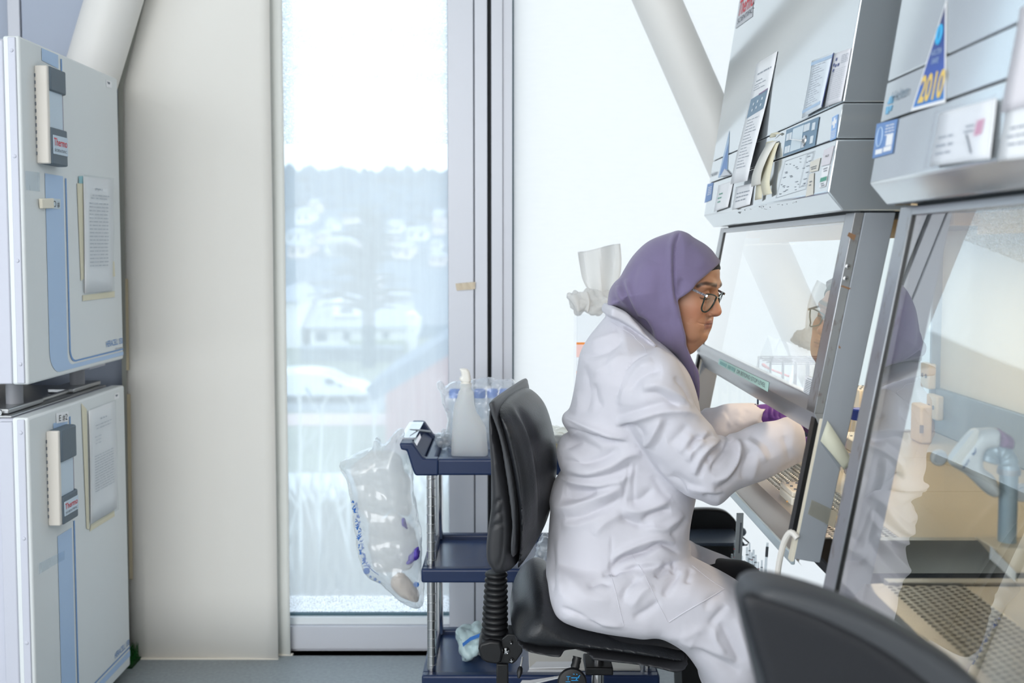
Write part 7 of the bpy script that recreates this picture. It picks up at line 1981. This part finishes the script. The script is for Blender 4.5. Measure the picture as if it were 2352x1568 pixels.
for nm, lab, pl, yy, m_, gr, sd in (
    ('crumpled_tissue', 'large white crumpled tissue filling the lower half of waste bag', [(845, 1260), (850, 1210), (880, 1190), (905, 1175), (930, 1200), (955, 1230), (950, 1290), (920, 1310), (880, 1315), (855, 1295)], YW_ + .0, M_tis, 'tissues in the waste bag', 8),
    ('crumpled_tissue', 'tan tissue in the bottom corner of waste bag', [(896, 1330), (918, 1318), (935, 1330), (955, 1350), (966, 1375), (962, 1386), (935, 1376), (905, 1356)], YW_, M_tan, 'tissues in the waste bag', 9),
    ('crumpled_tissue', 'pale tissue near the top of waste bag', [(800, 1075), (830, 1046), (870, 1034), (910, 1040), (932, 1075), (944, 1140), (940, 1185), (905, 1170), (880, 1190), (850, 1205), (832, 1180), (815, 1120)], YW_ + .02, M_tis, 'tissues in the waste bag', 10)):
    tag(soft(nm, m_, None, pl, yy, .012 if sd == 10 else .034, .04, .005, .003, 38, 2, sd), lab, 'tissue', gr)
for nm, lab, pl, sd in (('used_glove', 'small purple glove fingertip showing high in the waste bag', [(924, 1192), (930, 1190), (933, 1205), (936, 1216), (928, 1212), (922, 1200)], 11),
                        ('used_glove', 'crumpled purple glove low at right side of waste bag', [(932, 1290), (945, 1272), (958, 1256), (963, 1262), (962, 1280), (948, 1292), (936, 1296)], 12)):
    tag(soft(nm, mat('used_glove_violet', (84, 66, 168), .5), None, pl, YW_ - .044, .012, .008, .003, .0015, 150, 2, sd), lab, 'glove', 'used gloves in the waste bag')
# scissors-like clip across the handle
cl = thing('steel_forceps', 'thin steel forceps lying across the trolley handle', 'forceps', P(960, 988, Y=2.66))
MB().tube([P(941, 986, Y=2.62), P(965, 989, Y=2.66), P(988, 992, Y=2.70)], [.0012, .0018, .0022], 8).build('arm', M_steel, cl, smooth=True)
MB().tube([P(941, 986, Y=2.62), P(965, 987, Y=2.665), P(988, 990, Y=2.71)], [.0012, .0018, .0022], 8).build('arm', M_steel, cl, smooth=True)
# middle and bottom shelf
tag(soft('clear_packet', M_film, None, [(1228, 1290), (1234, 1262), (1246, 1236), (1275, 1232), (1290, 1260), (1286, 1296), (1250, 1300)], 2.60, .05, .02, .004, .004, 110, 2, 13), 'clear plastic packet on the middle trolley shelf', 'packet')
dzc = deckC - P(1080, 1556, Y=2.62).z
for nm_, lab_, col_, pl_2, y_, sd_ in (('wrapper_pack', 'crumpled pale teal plastic pack with blue print on bottom trolley shelf', (198, 222, 226), [(1046, 1488), (1056, 1481), (1075, 1488), (1100, 1478), (1118, 1484), (1122, 1510), (1110, 1530), (1085, 1545), (1064, 1557), (1056, 1530)], 2.63, 14),
                                        ('wrapper_pack', 'crumpled whitish plastic pack behind chair stem on bottom trolley shelf', (226, 228, 224), [(1080, 1520), (1100, 1508), (1130, 1500), (1165, 1512), (1176, 1540), (1140, 1556), (1100, 1557)], 2.68, 15)):
    w_ = soft(nm_, mat('wrapper_' + str(sd_), col_, .3, bump=.2, bscale=30, var=.06), None, pl_2, y_, .055, .02, .004, .0045, 55, 1.6, sd_)
    see_light(w_.data.materials[0], .25); tag(w_, lab_, 'packet', 'crumpled packs on the bottom shelf'); zmin = min(v.co.z for v in w_.data.vertices); w_.location.z += deckC - zmin
    if sd_ == 14:
        bl_ = MB(); q0 = [P(u, v, Y=y_ - .062) for u, v in ((1062, 1520), (1080, 1506), (1100, 1498), (1112, 1492))]
        for a_, b__ in zip(q0[:-1], q0[1:]): bl_.hexa([a_, b__, b__ + Vector((.002, 0, -.009)), a_ + Vector((.002, 0, -.009))], (0, -.0006, 0))
        o = bl_.build('blue_stripe', M_scr_); o.parent = w_
# cardboard box with open flaps under the chair
cb_ = thing('carton', 'pale open cardboard carton seen below the chair seat', 'box', (P(1350, 1560, Y=2.62).x, 2.66, deckC))
ca_, cb2 = P(1215, 1528, Y=2.58), P(1470, 1528, Y=2.58)
MB().box((ca_.x, 2.56, deckC), (cb2.x, 2.78, ca_.z)).build('body', mat('carton_grey', (222, 219, 212), .8, bump=.03, bscale=60), cb_, bevel=.002)
MB().hexa([(ca_.x, 2.55, ca_.z), (ca_.x + .1, 2.55, ca_.z), (ca_.x + .08, 2.49, ca_.z + .006), (ca_.x - .03, 2.47, ca_.z - .012)], (0, 0, .003)).build('flap', M_paper, cb_)
MB().hexa([(ca_.x + .02, 2.60, ca_.z + .0005), (ca_.x + .12, 2.60, ca_.z + .0005), (ca_.x + .11, 2.55, ca_.z + .006), (ca_.x + .0, 2.55, ca_.z + .004)], (0, 0, .002)).build('flap', M_paper, cb_)

# ================================================================== black bin and pipette jar behind her knees
YK = 2.86
bn = thing('black_bin', 'black waste bin with raised rounded lid behind her lap', 'bin', (P(1640, 1230, Y=YK).x, YK, 0))
lid = [(1540, 1200), (1560, 1172), (1590, 1166), (1625, 1165), (1655, 1168), (1673, 1177), (1690, 1197), (1694, 1226), (1540, 1226)]
q = px_poly(lid, YK + .02, 3); MB().xz(q, YK + .0, YK + .03).build('lid', M_blk, bn, bevel=.006)
r0 = P(1540, 1228, Y=YK - .06); r1 = P(1696, 1228, Y=YK - .06); zr = r0.z
MB().box((r0.x, YK - .14, zr - .010), (r1.x, YK + .03, zr)).build('rim', mat('bin_rim', (64, 74, 88), .3), bn, bevel=.004)
MB().poly([(r0.x + .008, YK - .134, zr - .01), (r1.x - .008, YK - .134, zr - .01), (r1.x - .03, YK - .12, 0.0), (r0.x + .03, YK - .12, 0.0)], (0, .15, 0)).build('body', mat('bin_black', (12, 13, 16), .5), bn)
MB().box((r0.x + .004, YK - .142, zr - .05), (r1.x - .012, YK - .13, zr - .046)).build('rib', MATS['bin_rim'], bn)
kx = P(1704, 1220, Y=YK - .06)
MB().lathe((kx.x - .014, kx.y, kx.z), (1, 0, -.1), [(0, .012), (.012, .015), (.022, .010), (.026, .004)], 16).build('hinge_knob', mat('bin_hinge', (112, 122, 136), .4), bn, smooth=True)
MB().tube([P(u, v, Y=YK - .06) for u, v in ((1694, 1226), (1706, 1234), (1720, 1246), (1716, 1251), (1698, 1252))], .0022, 8).build('bail_handle', mat('bin_wire', (30, 50, 60), .4), bn, smooth=True)
YJ = 2.52
jx = P(1722, 1300, Y=YJ).x
jar = thing('pipette_jar', 'clear jar of used pipettes standing behind her knees', 'jar', (jx, YJ, 0))
jm = MB().lathe((jx, YJ, 0), (0, 0, 1), [(0, .055), (.004, .058), (.40, .058)], 28); jm.build('wall_sheet', glass_mat('jar_plastic', veil=.35, refl=1.0), jar, smooth=True)
MB().lathe((jx, YJ, .40), (0, 0, 1), [(0, .059), (.008, .062), (.012, .059)], 28).build('rim', M_white, jar, smooth=True)
M_pip = glass_mat('pipette_clear', tint=(.90, .93, .95), veil=.22, veil_col=(.88, .92, .94), refl=1.4)
r = random.Random(9)
spec = [(1687, 1242), (1681, 1272), (1698, 1262), (1704, 1276), (1716, 1256), (1722, 1246), (1727, 1268), (1731, 1262), (1736, 1274), (1710, 1286), (1750, 1286), (1693, 1280), (1742, 1290), (1719, 1280)]
for k, (u, v) in enumerate(spec):
    tp2 = P(u, v, Y=YJ + r.uniform(-.03, .03)); bt2 = Vector((jx + (tp2.x - jx) * .5, YJ + r.uniform(-.03, .03), .006))
    t = thing('serological_pipette', 'thin clear graduated pipette in the jar behind her knees, ' + NTH[sorted(q[0] for q in spec).index(u)], 'pipette', bt2, 'used pipettes in the jar')
    rr2 = r.uniform(.0026, .0042)
    MB().tube([bt2, bt2.lerp(tp2, .08), bt2.lerp(tp2, .95), tp2], [.001, rr2, rr2, rr2 * .7], 8).build('tube', M_pip, t, smooth=True)
    g = MB()
    for q_ in np.linspace(.72, .96, 7):
        c = bt2.lerp(tp2, float(q_)); g.cyl(c, c + (tp2 - bt2).normalized() * .0014, rr2 * 1.04, n=8, caps=False)
    g.build('graduation', M_red if k % 3 == 0 else M_ink, t, recalc=False)['kind'] = 'stuff'
tq = P(1701, 1179, Y=YJ - .02); bq = P(1689, 1310, Y=YJ - .02)
lg = thing('wide_pipette', 'wide frosted strip standing tallest in the pipette jar', 'pipette', bq)
MB().hexa([tq + Vector((-.009, 0, 0)), tq + Vector((.008, 0, 0)), bq + Vector((.01, 0, -.2)), bq + Vector((-.008, 0, -.2))], (0, .006, 0)).build('strip', mat('frosted_strip', (190, 198, 202), .4), lg)
MB().hexa([P(1700, 1200, Y=YJ - .021), P(1704, 1200, Y=YJ - .021), P(1699, 1270, Y=YJ - .021), P(1696, 1270, Y=YJ - .021)], (0, -.0005, 0)).build('scale_print', M_ink, lg)
tq = P(1763, 1246, Y=YJ); bq = P(1758, 1310, Y=YJ)
lp_ = thing('serological_pipette', 'single clear pipette with grey top apart at the right of the jar', 'pipette', Vector((jx + .035, YJ, .01)))
MB().tube([Vector((jx + .035, YJ, .006)), bq.lerp(tq, .1), tq], [.0015, .0036, .0032], 8).build('tube', M_pip, lp_, smooth=True)
MB().tube([bq.lerp(tq, .5), bq.lerp(tq, .85)], .0038, 8).build('grey_band', M_ink, lp_)
